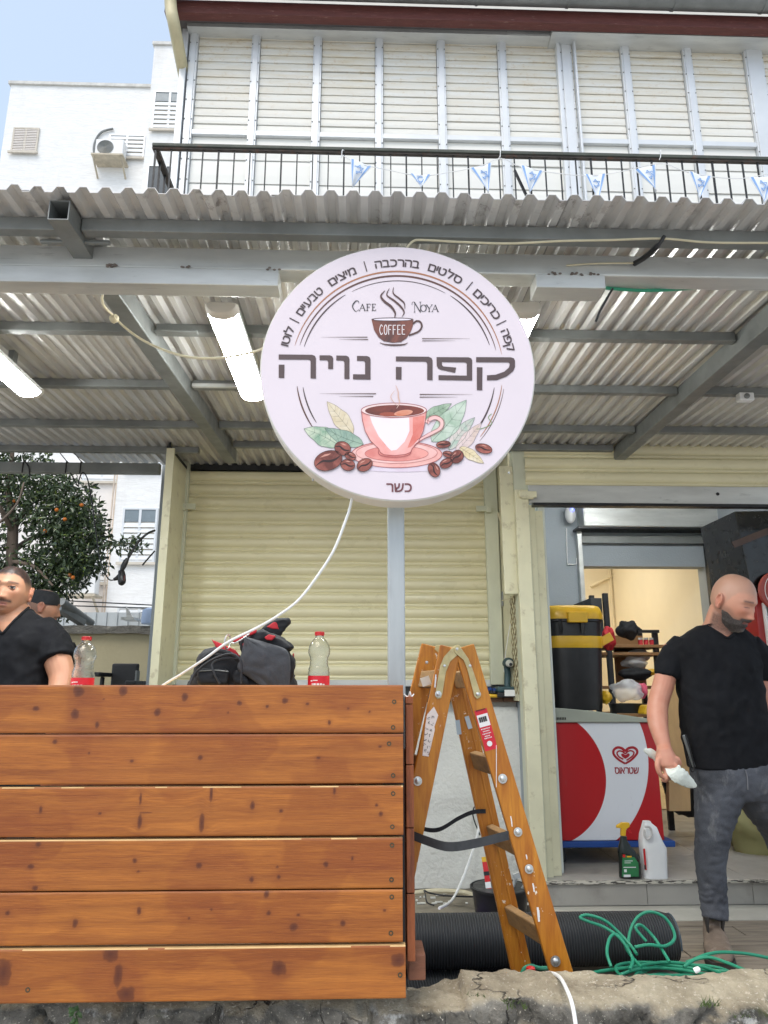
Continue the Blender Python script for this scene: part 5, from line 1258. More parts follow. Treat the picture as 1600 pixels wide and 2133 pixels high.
for py in (1415,1590,1752,1930,2105):
    z = P(985,py,2.54).z
    for (n0, n1, f0, f1) in ((NRa,NRb,FRa,FRb),(NLa,NLb,FLa,FLb)):
        p0, p1 = atz(n0,n1,z)+V(0,.013,0), atz(f0,f1,z)-V(0,.013,0); dd = (n1-n0).normalized()
        MB().bar(p0, p1, .026, .058, dd).build('rung', MT['rung'], lad, bevel=.004)
for (px, py, r_) in ((1047,1622,.0145),(1079,1733,.0135),(1102,1810,.0135),(1157,2002,.015),(870,1627,.014),(913,1446,.0105),(995,1446,.0105)):
    MB().lathe([(r_,0),(r_,.002),(r_*.62,.0025),(r_*.58,.006),(r_*.3,.0085),(.0005,.009)], P(px, py, DN-.0155 if py > 1500 else DN-.018), 18, (0,-1,0)).build('bolt', MT['screw'], lad, smooth=True)
MB().lathe([(.006,0),(.005,.003),(.0005,.004)], P(889,1380,DF-.0135), 12, (0,-1,0)).build('bolt', MT['screw'], lad, smooth=True)
MT['brass'] = mat('yellow zinc plate', (.52,.43,.22), .42, .5, .2, 25, .05, 90, (1,1,1), (.42,.22,.12), (.58,.8), 26)
def plate(pts, y, nm='hinge_plate'): return MB().prism([P(a, b_, y) for (a, b_) in pts], (0,.003,0)).build(nm, MT['brass'], lad, bevel=.001)
plate([(906,1450),(911,1456),(919,1454),(922,1444),(929,1400),(938,1378),(957,1361),(961,1350),(955,1343),(946,1345),(925,1368),(917,1387)], DN-.0165)
plate([(945,1350),(950,1343),(957,1344),(962,1352),(976,1372),(984,1392),(1000,1440),(1001,1452),(994,1456),(988,1450),(973,1392),(966,1375),(948,1360)], DN-.0205)
for (px, py) in ((952,1352),(926,1387),(979,1387)): MB().lathe([(.0045,0),(.0045,.004),(.002,.005)], P(px, py, DN-.0206), 12, (0,-1,0)).build('pivot', MT['screw'], lad, smooth=True)
plate([(905,1352),(909,1344),(916,1344),(920,1352),(914,1360)], DF-.02)
def sticker(a, b_, w_, col, name, y, parent=lad, extra=None):
    a, b_ = P(*a, y), P(*b_, y); d = (b_-a).normalized(); s = V(-d.z,0,d.x); s = s if s.x > 0 else -s
    return MB().obox((a+b_)/2, (b_-a)/2, s*(w_/2), V(0,.0004,0)).build(name, mat(name, lin(col), .5, 0, .06, 20), parent)
ys_ = DN-.0132
sticker((1001,1478),(1024,1562),.041,(206,30,50),'red_label',ys_); sticker((1004,1488),(1011,1513),.036,(236,232,228),'label_patch',ys_-.001)
m = MB(); aL, bL = P(1000,1476,ys_-.0022), P(1023,1560,ys_-.0022); d = (bL-aL).normalized(); s_ = V(-d.z,0,d.x); s_ = s_ if s_.x > 0 else -s_
tot = (bL-aL).length
for k in range(13): m.obox(aL+d*tot*.27+s_*(-.013+.0021*k), d*.008, s_*(.0004+.0004*(k % 3)), V(0,.0002,0))
m.build('barcode', MT['black'], lad)
m = MB()
for (t, w_) in ((.50,.030),(.56,.022),(.62,.028),(.68,.018),(.73,.024)):
    x = -w_/2
    while x < w_/2: q = random.uniform(.002,.005); m.obox(aL+d*tot*t+s_*(x+q/2), d*.0016, s_*(q/2*.8), V(0,.0002,0)); x += q+.001
m.lathe([(.0085,0),(.0085,.0004)], aL+d*tot*.87, 20, (0,-1,0)); m.build('label_print', MT['white'], lad)
m = MB()
for (t, w_) in ((.035,.03),): 
    x = -w_/2
    while x < w_/2: q = random.uniform(.002,.004); m.obox(aL+d*tot*t+s_*(x+q/2), d*.002, s_*(q/2*.8), V(0,.0002,0)); x += q+.001
m.build('label_print', MT['black'], lad)
stk = [(904,1472),(913,1490),(905,1514),(906,1520),(893,1576),(880,1574),(883,1545),(886,1510),(890,1488)]
MB().prism([P(a, b_, ys_-.001) for (a, b_) in stk], (0,.0006,0)).build('torn_label', mat('torn white label', lin((232,220,212)), .6, 0, .05, 20), lad)
m = MB(); rr = random.Random(4)
for (px, py) in ((893,1496),(902,1494),(892,1505),(900,1508),(889,1517),(898,1520),(888,1530),(896,1532),(886,1540),(895,1544),(885,1551),(893,1556),(886,1564),(891,1569)):
    q = P(px, py, ys_-.0022)
    for k in range(3): m.bar(q+V(rr.uniform(-.005,.005),0,rr.uniform(-.005,.005)), q+V(rr.uniform(-.005,.005),0,rr.uniform(-.005,.005)), .0012, .0004, (0,-1,0))
m.build('label_print', MT['black'], lad)
sticker((953,1500),(957,1530),.016,(176,192,200),'tape_patch',DF-.018); sticker((972,1492),(980,1518),.016,(190,200,204),'tape_patch',DF-.018); sticker((884,1410),(890,1428),.03,(206,200,188),'tape_patch',DN+.02)
# paint splashes
for (a, b_, w_) in (((908,1405),(906,1432),.004),((1034,1552),(1034,1640),.0018),((1110,1840),(1113,1858),.004),((1120,1890),(1123,1920),.006),((1064,1700),(1067,1722),.003),((1096,1780),(1098,1790),.003)):
    m = MB(); pa, pb = P(*a, ys_-.0004), P(*b_, ys_-.0004); m.bar(pa, pb, w_, .0006, (0,-1,0)); m.bar(pa.lerp(pb,.2)+V(w_*.3,-.0002,0), pa.lerp(pb,.7)+V(w_*.2,-.0002,0), w_*.9, .0006, (0,-1,0)); m.build('paint_splash', MT['white'], lad)
# straps from the ladder
def ribbon(pts, w_, name, t=.002):
    s_ = spline(pts, 6); m = MB(); rings = []
    for q in s_: rings.append([q+V(0,0,-w_/2), q+V(0,t,-w_/2), q+V(0,t,w_/2), q+V(0,0,w_/2)])
    return m.loft(rings).build(name, MT['blackcloth'], lad, smooth=True)
MT['strap'] = mat('dark grey strap', (.045,.047,.05), .7, 0, .2, 30)
o = ribbon([P(850,1736,DN-.02),P(890,1752,DN-.06),P(935,1764,DN-.08),P(990,1757,DN-.06),P(1060,1740,DN-.018)], .026, 'strap'); o.data.materials[0] = MT['strap']
o = ribbon([P(850,1708,DF-.02),P(880,1726,DF-.03),P(915,1728,DF-.03),P(955,1705,DF-.03),P(985,1692,DF-.025),P(1012,1690,DF-.02)], .014, 'strap')
# ================================================================== RUBBER MATTING
m, n, l, b = newmat('ribbed black rubber')
wv = n.new('ShaderNodeTexWave'); l.new(coords(n, l, (1,1,1)), wv.inputs[0]); wv.inputs['Scale'].default_value = 27; wv.bands_direction = 'X'; wv.inputs['Distortion'].default_value = .6; wv.inputs['Detail'].default_value = 1
l.new(mixc(n, l, wv.outputs[1], (.010,.010,.011), (.035,.036,.038)), b.inputs['Base Color']); b.inputs['Roughness'].default_value = .62
l.new(bumpn(n, l, wv.outputs[1], .8, .006), b.inputs['Normal']); MT['rubber'] = m
RYc, RZ, RR = 3.40, H(-1.052), .112
xa, xb = -.4, P(1405,1950,RYc).x
mr_ = MB(); rings = []
for k in range(41):
    x = xa+(xb-xa)*k/40; s = 1-.05*(k/40)-(.10 if k == 40 else 0)
    rings.append([V(x, RYc+.04*(k/40)+RR*1.06*s*math.cos(a)*(1+.05*math.sin(3*a+x*2)), RZ-.006*(k/40)+RR*s*(.98 if math.sin(a) > 0 else .92)*math.sin(a)) for a in [2*math.pi*i/36 for i in range(36)]])
mr_.loft(rings)
roll = thing('mat_roll', 'thick roll of black ribbed rubber matting lying on the deck', 'mat', V(.6,RYc,DECK))
mr_.build('roll', MT['rubber'], roll, smooth=True, ang=50)
sp_ = MB(); pts = []
for k in range(90):
    a = k*.32; r_ = .012+.0031*k*.32; pts.append(V(xb+.004, RYc+.04+r_*math.cos(a), RZ-.006+r_*math.sin(a)))
sp_.tube(pts, .0035, 5); sp_.build('rolled_end', mat('blue grey mat edge', (.05,.07,.09), .6, 0, .2), roll)
mg = MB().grid(lambda u, v: V(-.4+(P(1200,2030,3.2).x+.4)*u, 2.75+.75*v, DECK+.014+.006*mnoise.noise(V(u*5,v*4,2))), 40, 12)
tag(mg.build('floor_mat', MT['rubber'], smooth=True, solid=.012), 'flat black ribbed rubber mat on the deck beneath the thick roll', 'mat')
# ================================================================== GREEN HOSE
hp = []
rr = random.Random(9); hc = P(1400,2008,3.12); hz = DECK
cx, cy = hc.x, 3.12
def hosept(px, py, y): return P(px, py, y)
pts = [P(1090,2026,2.62), P(1100,2014,2.66), P(1130,2016,2.75), P(1170,2018,2.9)]
m = MB(); m.tube(spline([P(1085,2034,2.6),P(1092,2018,2.62),P(1106,2012,2.66),P(1125,2017,2.7),P(1150,2016,2.78),P(1185,2016,2.9)], 5), .0062, 8)
coil = []
for k in range(150):
    a = .42*k; w1 = .22+.05*math.sin(k*.37)+.03*rr.random(); w2 = .085+.03*math.sin(k*.61)
    coil.append(V(cx+.05*math.sin(k*.21)+w1*math.cos(a), cy+.02*math.cos(k*.3)+w2*math.sin(a)*1.5, hz+.012+.0005*k+.012*rr.random()))
m.tube(spline(coil, 3), .0062, 8)
def Q(z5x, z5y, y): return P(820+.4875*z5x, 1800+.4875*z5y, y)
m.tube(spline([Q(930,440,3.1),Q(912,380,3.15),Q(922,320,3.2),Q(945,300,3.22),Q(975,320,3.22),Q(1000,370,3.2),Q(1030,410,3.15),Q(1060,440,3.1)], 6), .0062, 8)
m.tube(spline([Q(1010,450,3.08),Q(1020,400,3.15),Q(970,320,3.2),Q(900,270,3.24),Q(830,245,3.25),Q(797,228,3.26),Q(830,218,3.27),Q(900,240,3.26),Q(960,290,3.24),Q(1010,345,3.2),Q(1040,385,3.15)], 6), .0062, 8)
m.tube(spline([Q(1002,360,3.2),Q(1010,290,3.24),Q(1040,230,3.26),Q(1090,204,3.27),Q(1150,222,3.26),Q(1190,270,3.24),Q(1200,320,3.2),Q(1160,350,3.17),Q(1090,345,3.15),Q(1030,355,3.15)], 6), .0062, 8)
m.tube(spline([Q(1080,330,3.2),Q(1045,290,3.22),Q(1035,268,3.23),Q(1060,262,3.24),Q(1110,310,3.22),Q(1150,370,3.16),Q(1180,420,3.1)], 6), .0062, 8)
m.tube(spline([Q(1240,440,3.1),Q(1300,400,3.12),Q(1380,378,3.15),Q(1480,380,3.18),Q(1560,392,3.2),Q(1640,410,3.22)], 6), .0062, 8)
m.tube(spline([Q(1250,420,3.12),Q(1340,398,3.1),Q(1420,420,3.06),Q(1500,452,3.0),Q(1580,480,2.9),Q(1640,500,2.85)], 6), .0062, 8)
tag(m.build('garden_hose', MT['green'], smooth=True), 'tangled coil of green hose on the deck at the foot of the matting roll', 'hose')
q = P(1106,2030,2.6); tag(MB().lathe([(.0,.0),(.014,.0),(.016,.008),(.014,.02),(.006,.024)], q, 18).build('valve_cap', MT['red'], smooth=True), 'red round cap by the foot of the ladder', 'cap')
q = P(1446,2023,2.2); tag(MB().lathe([(.0,.0),(.007,.001),(.0075,.010),(.006,.016),(.0,.019)], q, 14, (.9,-.3,.5)).build('bottle_cap', MT['white'], smooth=True), 'small white stopper lying on the stone wall', 'cap')
cable([P(1085,2040,2.35),P(1112,2032,2.3),P(1145,2027,2.25),P(1166,2036,2.15),P(1180,2060,2.02),P(1192,2092,1.95),P(1200,2140,1.88),P(1206,2200,1.85)], .0050, 'whitecable', 'white cable hanging over the front of the stone wall', n=7)
# ================================================================== BUCKET with tools
BKY = 3.95
q = P(1042,1866,BKY); r_ = 56*mpp(BKY)
bk_ = thing('bucket', 'black bucket of hand tools behind the ladder', 'bucket', V(q.x,BKY,DECK))
zt_ = P(1042,1862,BKY-r_).z
MB().lathe([(0,0),(r_*.8,0),(r_,zt_-DECK),(r_*1.05,zt_-DECK),(r_*1.05,zt_-DECK-.012),(r_*.99,zt_-DECK-.012)], (q.x,BKY,DECK), 32).lathe([(r_*.78,.06),(r_*.96,zt_-DECK-.001)], (q.x,BKY,DECK), 32, caps=True).build('pail', MT['black'], bk_, smooth=True)
def tool(name, label, parts):
    t = thing(name, label, 'tool', V(q.x,BKY,DECK+.1))
    for (nm, mb, mt) in parts: mb.build(nm, MT[mt], t, smooth=True, bevel=0)
    return t
MT['pinkish'] = mat('pink handle', lin((206,120,104)), .5)
a_, b_ = P(1022,1880,BKY-.05), P(1010,1795,BKY-.02)
t = tool('spirit_level', 'red and yellow striped level standing in the black bucket', [('body', MB().bar(a_, b_, .026, .012, (0,-1,0)), 'red'), ('end_cap', MB().bar(b_, b_+(b_-a_)*.12, .027, .013, (0,-1,0)), 'yellow'), ('band', MB().bar(a_.lerp(b_,.35), a_.lerp(b_,.5), .027, .0135, (0,-1,0)), 'white'), ('band', MB().bar(a_.lerp(b_,.66), a_.lerp(b_,.76), .027, .0135, (0,-1,0)), 'black')])
a_, b_ = P(1058,1880,BKY), P(1076,1824,BKY-.03)
tool('chisel', 'steel tool with a square head leaning in the black bucket', [('shank', MB().tube([a_, b_], .009, 10), 'galvlight'), ('head', MB().obox(b_, (.016,0,.006), (0,.01,0), (-.004,0,.011)), 'galvlight')])
a_, b_ = P(1070,1880,BKY), P(1096,1842,BKY-.05)
tool('plier', 'bright steel pliers lying across the rim of the black bucket', [('jaw', MB().tube([a_, b_], [.008,.012], 10), 'screw'), ('jaw', MB().tube([a_+V(.01,0,0), b_+V(.03,0,-.01)], [.007,.010], 10), 'screw')])
tool('handle_tool', 'pink handled tool in the black bucket', [('handle', MB().tube([P(1020,1885,BKY-.09), P(1018,1861,BKY-.09)], .014, 12), 'pinkish')])
# purple cloth and cords on the floor
vi = mat('purple cloth', lin((124,96,180)), .8, 0, .12, 12)
def cl_(u, v):
    q = P(893+85*u, 1893, 3.75+.3*v); e_ = math.sin(math.pi*u)**.7; pk = math.exp(-((u-.6)/.16)**2)
    return V(q.x, q.y, DECK+.01+(.05*pk+.022*e_+.012*mnoise.noise(V(u*7,v*6,1)))*math.sin(math.pi*min(1,v*1.0+.02))**.5)
tag(MB().grid(cl_, 40, 16).build('purple_cloth', vi, smooth=True, solid=.002), 'crumpled purple cloth on the floor behind the matting roll', 'cloth')
cable([P(995,1650,4.68),P(998,1720,4.6),P(975,1800,4.4),P(945,1870,4.15),P(915,1892,3.95)], .007, 'whitecable', 'white cable running down from the counter to the purple cloth')
cable([P(860,1861,4.3),P(905,1856,4.35),P(960,1858,4.35),P(985,1864,4.3),P(1010,1866,4.3)], .013, 'beigecable', 'pale flat hose on the yard floor by the white counter')
cable([P(905,1886,4.0),P(890,1880,4.02),P(886,1862,4.1),P(884,1855,4.15),P(895,1860,4.15),P(930,1866,4.15),P(985,1868,4.2)], .004, 'black', 'thin black cord on the yard floor by the white counter')
cable([P(985,1478,4.69),P(992,1510,4.69),P(1003,1560,4.69),P(998,1600,4.69),P(1010,1650,4.69),P(985,1690,4.69),P(1000,1740,4.69)], .004, 'black', 'thin dark wire hanging down the front of the white counter')
m = MB(); rr = random.Random(3)
for k in range(46):
    q = PZ(rr.uniform(865,1110), rr.uniform(1838,1890), DECK); m.obox(q+V(0,0,.003), (rr.uniform(.004,.016),rr.uniform(-.004,.004),0), (0,rr.uniform(.003,.01),0), (0,0,.003))
tag(m.build('plaster_crumbs', MT['whiteplaster']), kind='stuff')
# ================================================================== DRILL and tools on the counter
DY = 4.67; CT = H(-.060)
MT['teal'] = mat('dark teal plastic', lin((44,72,78)), .5, 0, .1, 12)
dq = lambda px, py, dy=0: P(px, py, DY+dy)
dr_ = thing('cordless_drill', 'dark teal cordless driver standing upright on the counter by the mesh', 'drill', V(dq(1063,1450).x,DY,CT))
mh = MB(); mh.tube([dq(1056,1382,.06), dq(1058,1381,0), dq(1060,1381,-.05), dq(1061,1382,-.07)], [.030,.034,.034,.026], 16); mh.build('motor_housing', MT['teal'], dr_, smooth=True)
MB().tube([dq(1061,1382,-.07), dq(1063,1383,-.10), dq(1064,1384,-.125)], [.024,.021,.012], 16).build('chuck', MT['galvlight'], dr_, smooth=True)
MB().lathe([(.010,0),(.010,.004)], dq(1064,1384,-.126), 12, (.05,-1,0)).build('bit_holder', MT['black'], dr_)
MB().tube(spline([dq(1056,1388,.02), dq(1058,1405,.015), dq(1057,1425,.01), dq(1058,1436,.0)], 4), [.021]*13, 14).build('grip', MT['teal'], dr_, smooth=True)
bx0, bx1 = dq(1036,1440,-.05).x, dq(1078,1440,-.05).x
MB().box(bx0, bx1, DY-.06, DY+.06, CT+.03, dq(1050,1430).z).build('base', MT['teal'], dr_, bevel=.012)
MB().box(bx0-.004, bx1+.004, DY-.066, DY+.066, CT, CT+.0295).build('battery', MT['black'], dr_, bevel=.005)
MB().box(bx0+.042, bx1-.02, DY-.0685, DY-.0665, CT+.008, CT+.046).build('battery_label', MT['white'], dr_)
MT['blue'] = mat('blue cloth', lin((36,64,124)), .8, 0, .2, 20)
m = MB(); rr = random.Random(2)
for k in range(10): m.ell(dq(1020+3*k+rr.uniform(-3,3), 1440+rr.uniform(-4,4), .03), (.022,.03,.016), None, 10, 7)
tag(m.build('work_glove', MT['blue'], smooth=True), 'blue work glove crumpled beside the drill on the counter', 'glove')
m = MB()
for k in range(4): m.ell(dq(1012+6*k, 1443, -.01), (.02,.02,.012), None, 10, 7)
tag(m.build('dark_cloth', MT['black'], smooth=True), 'small dark bundle left of the blue glove', 'bundle')
tag(MB().tube([dq(1008,1450,-.04), dq(1018,1449.5,-.04), dq(1040,1450,-.045)], [.010,.012,.009], 12).build('knife', MT['yellow'], smooth=True), 'yellow utility knife lying on the counter edge', 'knife')
# small camera/latch fittings on the return panel
tag(MB().tube([P(1047,1233,4.86),P(1047,1262,4.86)], .008, 8).build('hasp', MT['galv']), 'small dark hasp on the cream panel above the drill', 'hasp')
cable([P(1075,1236,4.42),P(1063,1246,4.5),P(1046,1251,4.6)], .003, 'beigecable', 'pale string tied from the post to the hasp')
cable([P(1064,1150,4.6),P(1040,1080,4.7),P(1038,1070,4.7),P(1050,1110,4.6)], .003, 'beigecable', 'thin cream wire curled behind the cover strip')
cable([P(1063,1300,4.6),P(1052,1370,4.72),P(1050,1400,4.72)], .003, 'whitecable', 'thin white wire dropping to the drill')
# ================================================================== socket hanging on its lead at the left opening
KY = 4.35
k_ = thing('hanging_socket', 'black rubber socket hanging from a curved lead at the cream post', 'socket', P(252,1200,KY))
m = MB(); m.tube(spline([P(322,1105,4.42),P(305,1113,KY),P(285,1133,KY),P(272,1155,KY),P(264,1168,KY)], 6), .0075, 8); m.build('lead', MT['black'], k_, smooth=True)
MB().tube([P(266,1163,KY),P(262,1170,KY),P(257,1180,KY),P(253,1190,KY)], [.010,.016,.017,.011], 12).build('plug', MT['black'], k_, smooth=True)
MB().tube([P(252,1188,KY),P(253,1192,KY),P(254,1198,KY-.005),P(254,1210,KY-.01),P(254,1216,KY-.01),P(255,1219,KY-.01)], [.016,.02,.022,.024,.02,.008], 14).tube([P(252,1198,KY),P(243,1205,KY),P(237,1207,KY)], [.018,.013,.009], 10).build('socket', MT['black'], k_, smooth=True)
MB().obox(P(259,1204,KY-.031), (.002,0,0), (0,.002,0), (0,0,.016)).build('red_mark', mat('dull red mark', (.12,.01,.012), .5), k_)
cable([P(147,985,4.62),P(157,1003,4.6),P(162,1012,4.6),P(166,995,4.6),P(173,984,4.62),P(183,1000,4.6),P(192,1050,4.55),P(200,1110,4.5),P(210,1170,4.42),P(225,1205,4.38),P(238,1208,KY)], .004, 'black', 'thin grey cable looping from the cross beam down to the black socket')
cable([P(322,1148,4.5),P(308,1164,4.45),P(297,1177,4.42)], .005, 'black', 'short dark cable end sticking out left of the cream post')
# ================================================================== CHEST FREEZER
FZY = 4.70
fq = lambda px, py, dy=0: P(px, py, FZY+dy)
fx0, fx1 = fq(1142,1600).x, fq(1372,1600).x
fz0, fz1, fzl = fq(1260,1752).z, fq(1260,1505).z, fq(1200,1478).z
fr = thing('chest_freezer', 'red and white chest freezer with a swirl heart emblem on its front', 'freezer', V((fx0+fx1)/2,FZY+.3,SHOPF))
m, n, l, b = newmat('red and white freezer front')
tc = n.new('ShaderNodeTexCoord'); sx = n.new('ShaderNodeSeparateXYZ'); l.new(tc.outputs['Object'], sx.inputs[0])
def circ(cx, cz, r_):
    d = n.new('ShaderNodeVectorMath'); d.operation = 'DISTANCE'; cb = n.new('ShaderNodeCombineXYZ'); l.new(sx.outputs[0], cb.inputs[0]); l.new(sx.outputs[2], cb.inputs[2])
    l.new(cb.outputs[0], d.inputs[0]); d.inputs[1].default_value = (cx,0,cz)
    q = n.new('ShaderNodeMath'); q.operation = 'LESS_THAN'; l.new(d.outputs['Value'], q.inputs[0]); q.inputs[1].default_value = r_; return q.outputs[0]
def circ3(p1, p2, p3):
    (x1,y1),(x2,y2),(x3,y3) = [(fq(*p_, -.001).x, fq(*p_, -.001).z) for p_ in (p1,p2,p3)]
    a = 2*(x1*(y2-y3)+x2*(y3-y1)+x3*(y1-y2)); ux = ((x1*x1+y1*y1)*(y2-y3)+(x2*x2+y2*y2)*(y3-y1)+(x3*x3+y3*y3)*(y1-y2))/a; uy = ((x1*x1+y1*y1)*(x3-x2)+(x2*x2+y2*y2)*(x1-x3)+(x3*x3+y3*y3)*(x2-x1))/a
    return ux, uy, math.hypot(x1-ux, y1-uy)
in1 = circ(*circ3((1207,1509),(1258,1590),(1190,1752))); in2 = circ(*circ3((1334,1509),(1351,1590),(1282,1752)))
white = lin((222,224,228)); red_ = lin((178,24,30))
c1 = mixc(n, l, in2, red_, white); c1 = mixc(n, l, in1, c1, red_)
dirt = ntex(n, l, coords(n, l, (6,1,1.2)), 5, 8, .7); c1 = mixc(n, l, ramp(n, l, dirt, .62, .8, (0,0,0), (.35,.35,.35)), c1, lin((110,90,84)))
l.new(c1, b.inputs['Base Color']); b.inputs['Roughness'].default_value = .35
MB().box(fx0, fx1, FZY, FZY+.62, fz0+.002, fz1).build('cabinet', m, fr, bevel=.006)
MT['lidgrey'] = mat('grey green lid frame', lin((160,164,150)), .5, 0, .08, 6)
lx0, lx1 = fx0-.012, fx1+.012
pts = [(lx0, fz1+.001)] + [(lx0+(lx1-lx0)*k/12, fz1+.014+(fzl-fz1-.0)*(math.cos(.2+1.35*k/12))) for k in range(13)] + [(lx1, fz1+.001)]
MB().prism([V(a, FZY-.02, b_) for (a, b_) in pts], (0,.66,0)).build('lid', MT['lidgrey'], fr, bevel=.006)
MB().box(fx0-.0, fx1+.06, FZY-.012, FZY+.64, fz0-.035, fz0).build('base', mat('blue freezer base', lin((28,70,140)), .5, 0, .08), fr, bevel=.005)
for xx in (fx0+.08, fx1-.05):
    for yy in (FZY+.1, FZY+.52): MB().lathe([(.03,-.012),(.03,.012)], (xx,yy,SHOPF+.03), 16, (0,1,0)).box(xx-.02,xx+.02,yy-.02,yy+.02,SHOPF+.045,fz0-.0355).build('caster', MT['black'], fr)
# heart emblem
hm = MB(); hy = FZY-.0016
def hz_(zx, zy): return P(1140+.2875*zx, 1450+.2875*zy, hy)
def hstroke(m, pts, w0, y=hy):
    k = len(pts); a = []; b2_ = []
    for i, (x, z) in enumerate(pts):
        x0_, y0_ = pts[max(i-1,0)]; x1_, y1_ = pts[min(i+1,k-1)]; dx, dy = x1_-x0_, y1_-y0_; q = math.hypot(dx, dy) or 1; w_ = w0(i/(k-1)) if callable(w0) else w0
        a.append(hz_(x-dy/q*w_/2, z+dx/q*w_/2)); b2_.append(hz_(x+dy/q*w_/2, z-dx/q*w_/2))
    m.add(a+b2_, [(i, i+1, k+i+1, k+i) for i in range(k-1)])
hstroke(hm, sp2([(566,490),(610,462),(648,420),(650,392),(625,373),(590,378),(566,396),(540,378),(508,373),(482,392),(484,425),(520,462),(566,490)], 6), lambda t: 14+5*math.sin(math.pi*t))
hstroke(hm, sp2([(575,466),(618,434),(628,408),(606,396),(584,402),(566,416),(545,402),(520,398),(506,414),(520,440),(552,458)], 6), 11)
hm.poly([hz_(a, b_) for (a, b_) in sp2([(566,455),(590,440),(598,424),(586,415),(568,426),(548,416),(536,424),(544,440),(566,455)], 5)[:-1]])
hm.build('heart_emblem', mat('emblem red', lin((168,26,38)), .4, 0, .04), fr)
tm_ = MB(); out, W = layout('שטראוס'[::-1], .06)
for (vs, fs, ox) in out:
    for db in ((0,0),(.03,0),(0,.03)): tm_.add([hz_(488+174*(x+ox+db[0])/W, 563-76*(y+db[1])) + V(0,-.0003*(db[0] > 0)-.0005*(db[1] > 0),0) for (x, y) in vs], fs)
tm_.build('lettering', mat('emblem red text', lin((160,30,42)), .4, 0, .04), fr)
m = MB(); 
for k in range(6): m.box(fq(1158+3.4*k,1496).x, fq(1160+3.4*k,1496).x, FZY-.0235, FZY-.021, fq(1150,1499).z, fq(1150,1494).z)
m.build('lid_marking', MT['black'], fr)
# ================================================================== LIDDED BIN on the freezer
BNY = 5.02
bq = lambda px, py, dy=0: P(px, py, BNY+dy)
cxb = (bq(1128,1400).x+bq(1252,1400).x)/2; rb = (bq(1252,1400).x-bq(1128,1400).x)/2
z0b = fz1+.07; ztb = bq(1190,1300).z; zl0, zl1 = bq(1190,1294).z, bq(1190,1268).z; zb0, zb1 = bq(1190,1352).z, bq(1190,1328).z
bin_ = thing('storage_bin', 'tall black bin with a yellow lid and a yellow clamp band', 'bin', V(cxb,BNY,z0b))
def rrect(r_, z, nn=36, e=3.2): 
    return [V(cxb+r_*math.copysign(abs(math.cos(t))**(2/e), math.cos(t)), BNY+r_*.9*math.copysign(abs(math.sin(t))**(2/e), math.sin(t)), z) for t in [2*math.pi*k/nn for k in range(nn)]]
MB().loft([rrect(rb*s, z) for (s, z) in ((.86,z0b),(.88,z0b+.02),(.97,zb0),(.985,zl0-.02),(1.05,zl0-.015),(1.05,zl0))]).build('tub', MT['black'], bin_, smooth=True)
MB().loft([rrect(rb*s, z) for (s, z) in ((1.06,zl0+.001),(1.07,zl0+.03),(1.02,zl1-.02),(.97,zl1),(.9,zl1+.006))]).build('lid', MT['yellow'], bin_, smooth=True, ang=50)
MB().loft([rrect(rb*s, z) for (s, z) in ((.985,zb0),(1.0,zb0+.006),(1.0,zb1-.006),(.99,zb1))]).bar(V(cxb+rb*.9,BNY-.1,(zb0+zb1)/2), V(cxb+rb*1.22,BNY-.14,zb1+.0), .02, .055).build('clamp_band', MT['yellow'], bin_, smooth=True, ang=50)
for (px, w_) in ((1167,5),(1213,6)): MB().bar(bq(px,1290,-rb*.95), bq(px+2,1318,-rb*.93), .02, .02).build('clip', MT['black'], bin_)
MB().box(bq(1182,1290,-rb).x, bq(1222,1290,-rb).x, BNY-rb*.9-.05, BNY-rb*.9-.005, bq(1200,1297,-rb).z, bq(1200,1275,-rb).z).build('latch', MT['yellow'], bin_, bevel=.006)
# pan, packet and clutter on the freezer
def onfreezer(px, py, y=5.0): return P(px, py, y)
q = P(1312,1480,4.95); zf_ = fz1+.05
tag(MB().lathe([(0,0),(.11,0),(.125,.055),(.13,.06),(.12,.058),(.105,.008)], (q.x,4.98,zf_), 32).build('black_tray', MT['black'], smooth=True), 'round black pan on the freezer lid beside the bin', 'pan')
yel = MB(); q = P(1350,1478,4.82)
yel.obox(q, (.045,0,.0), (0,.06,0), (.01,0,.03))
tt = thing('yellow_crate', 'small yellow slotted basket at the right end of the freezer lid', 'basket', q); yel.build('basket', MT['yellow'], tt, bevel=.015)
m = MB()
for k in range(4): m.obox(q+V(-.02+.017*k,-.062,-.004), (.003,0,0),(0,.002,0),(.002,0,.018))
m.build('slot', MT['black'], tt)
clr = MT['pet']
m, n, l, b = newmat('clear bag film'); b.inputs['Base Color'].default_value = (.9,.9,.9,1); b.inputs['Roughness'].default_value = .22; b.inputs['Alpha'].default_value = .45; MT['film'] = m
def lump(name, label, cat, c, rad, mt, seed, amp=.3, fr_=9, par=None):
    mb = MB(); mb.ell((0,0,0), (1,1,1), None, 28, 18); mb.v = [tuple(Vector(c)+V(v[0]*rad[0],v[1]*rad[1],v[2]*rad[2])*(1+amp*mnoise.noise(V(*v)*1.6+V(seed,0,0))+amp*.5*(.4-abs(mnoise.noise(V(*v)*3.4+V(seed,3,0)))))) for v in mb.v]
    o = mb.build(name, MT[mt], par, smooth=True, ang=180)
    return tag(o, label, cat) if label else o
lump('clear_bag', 'clear plastic bag leaning over the freezer beside the black pan', 'bag', P(1305,1438,5.1), (.11,.1,.07), 'film', 3)
MT['pink'] = mat('pink cloth', lin((222,96,120)), .7, 0, .1, 15)
lump('pink_cloth', 'bright pink cloth behind the clear bag', 'cloth', P(1338,1438,5.2), (.035,.04,.05), 'pink', 5)
lump('yellow_pouch', 'small yellow and orange packet between the bin and the clear bag', 'packet', P(1262,1452,4.98), (.035,.05,.04), 'yellow', 8)
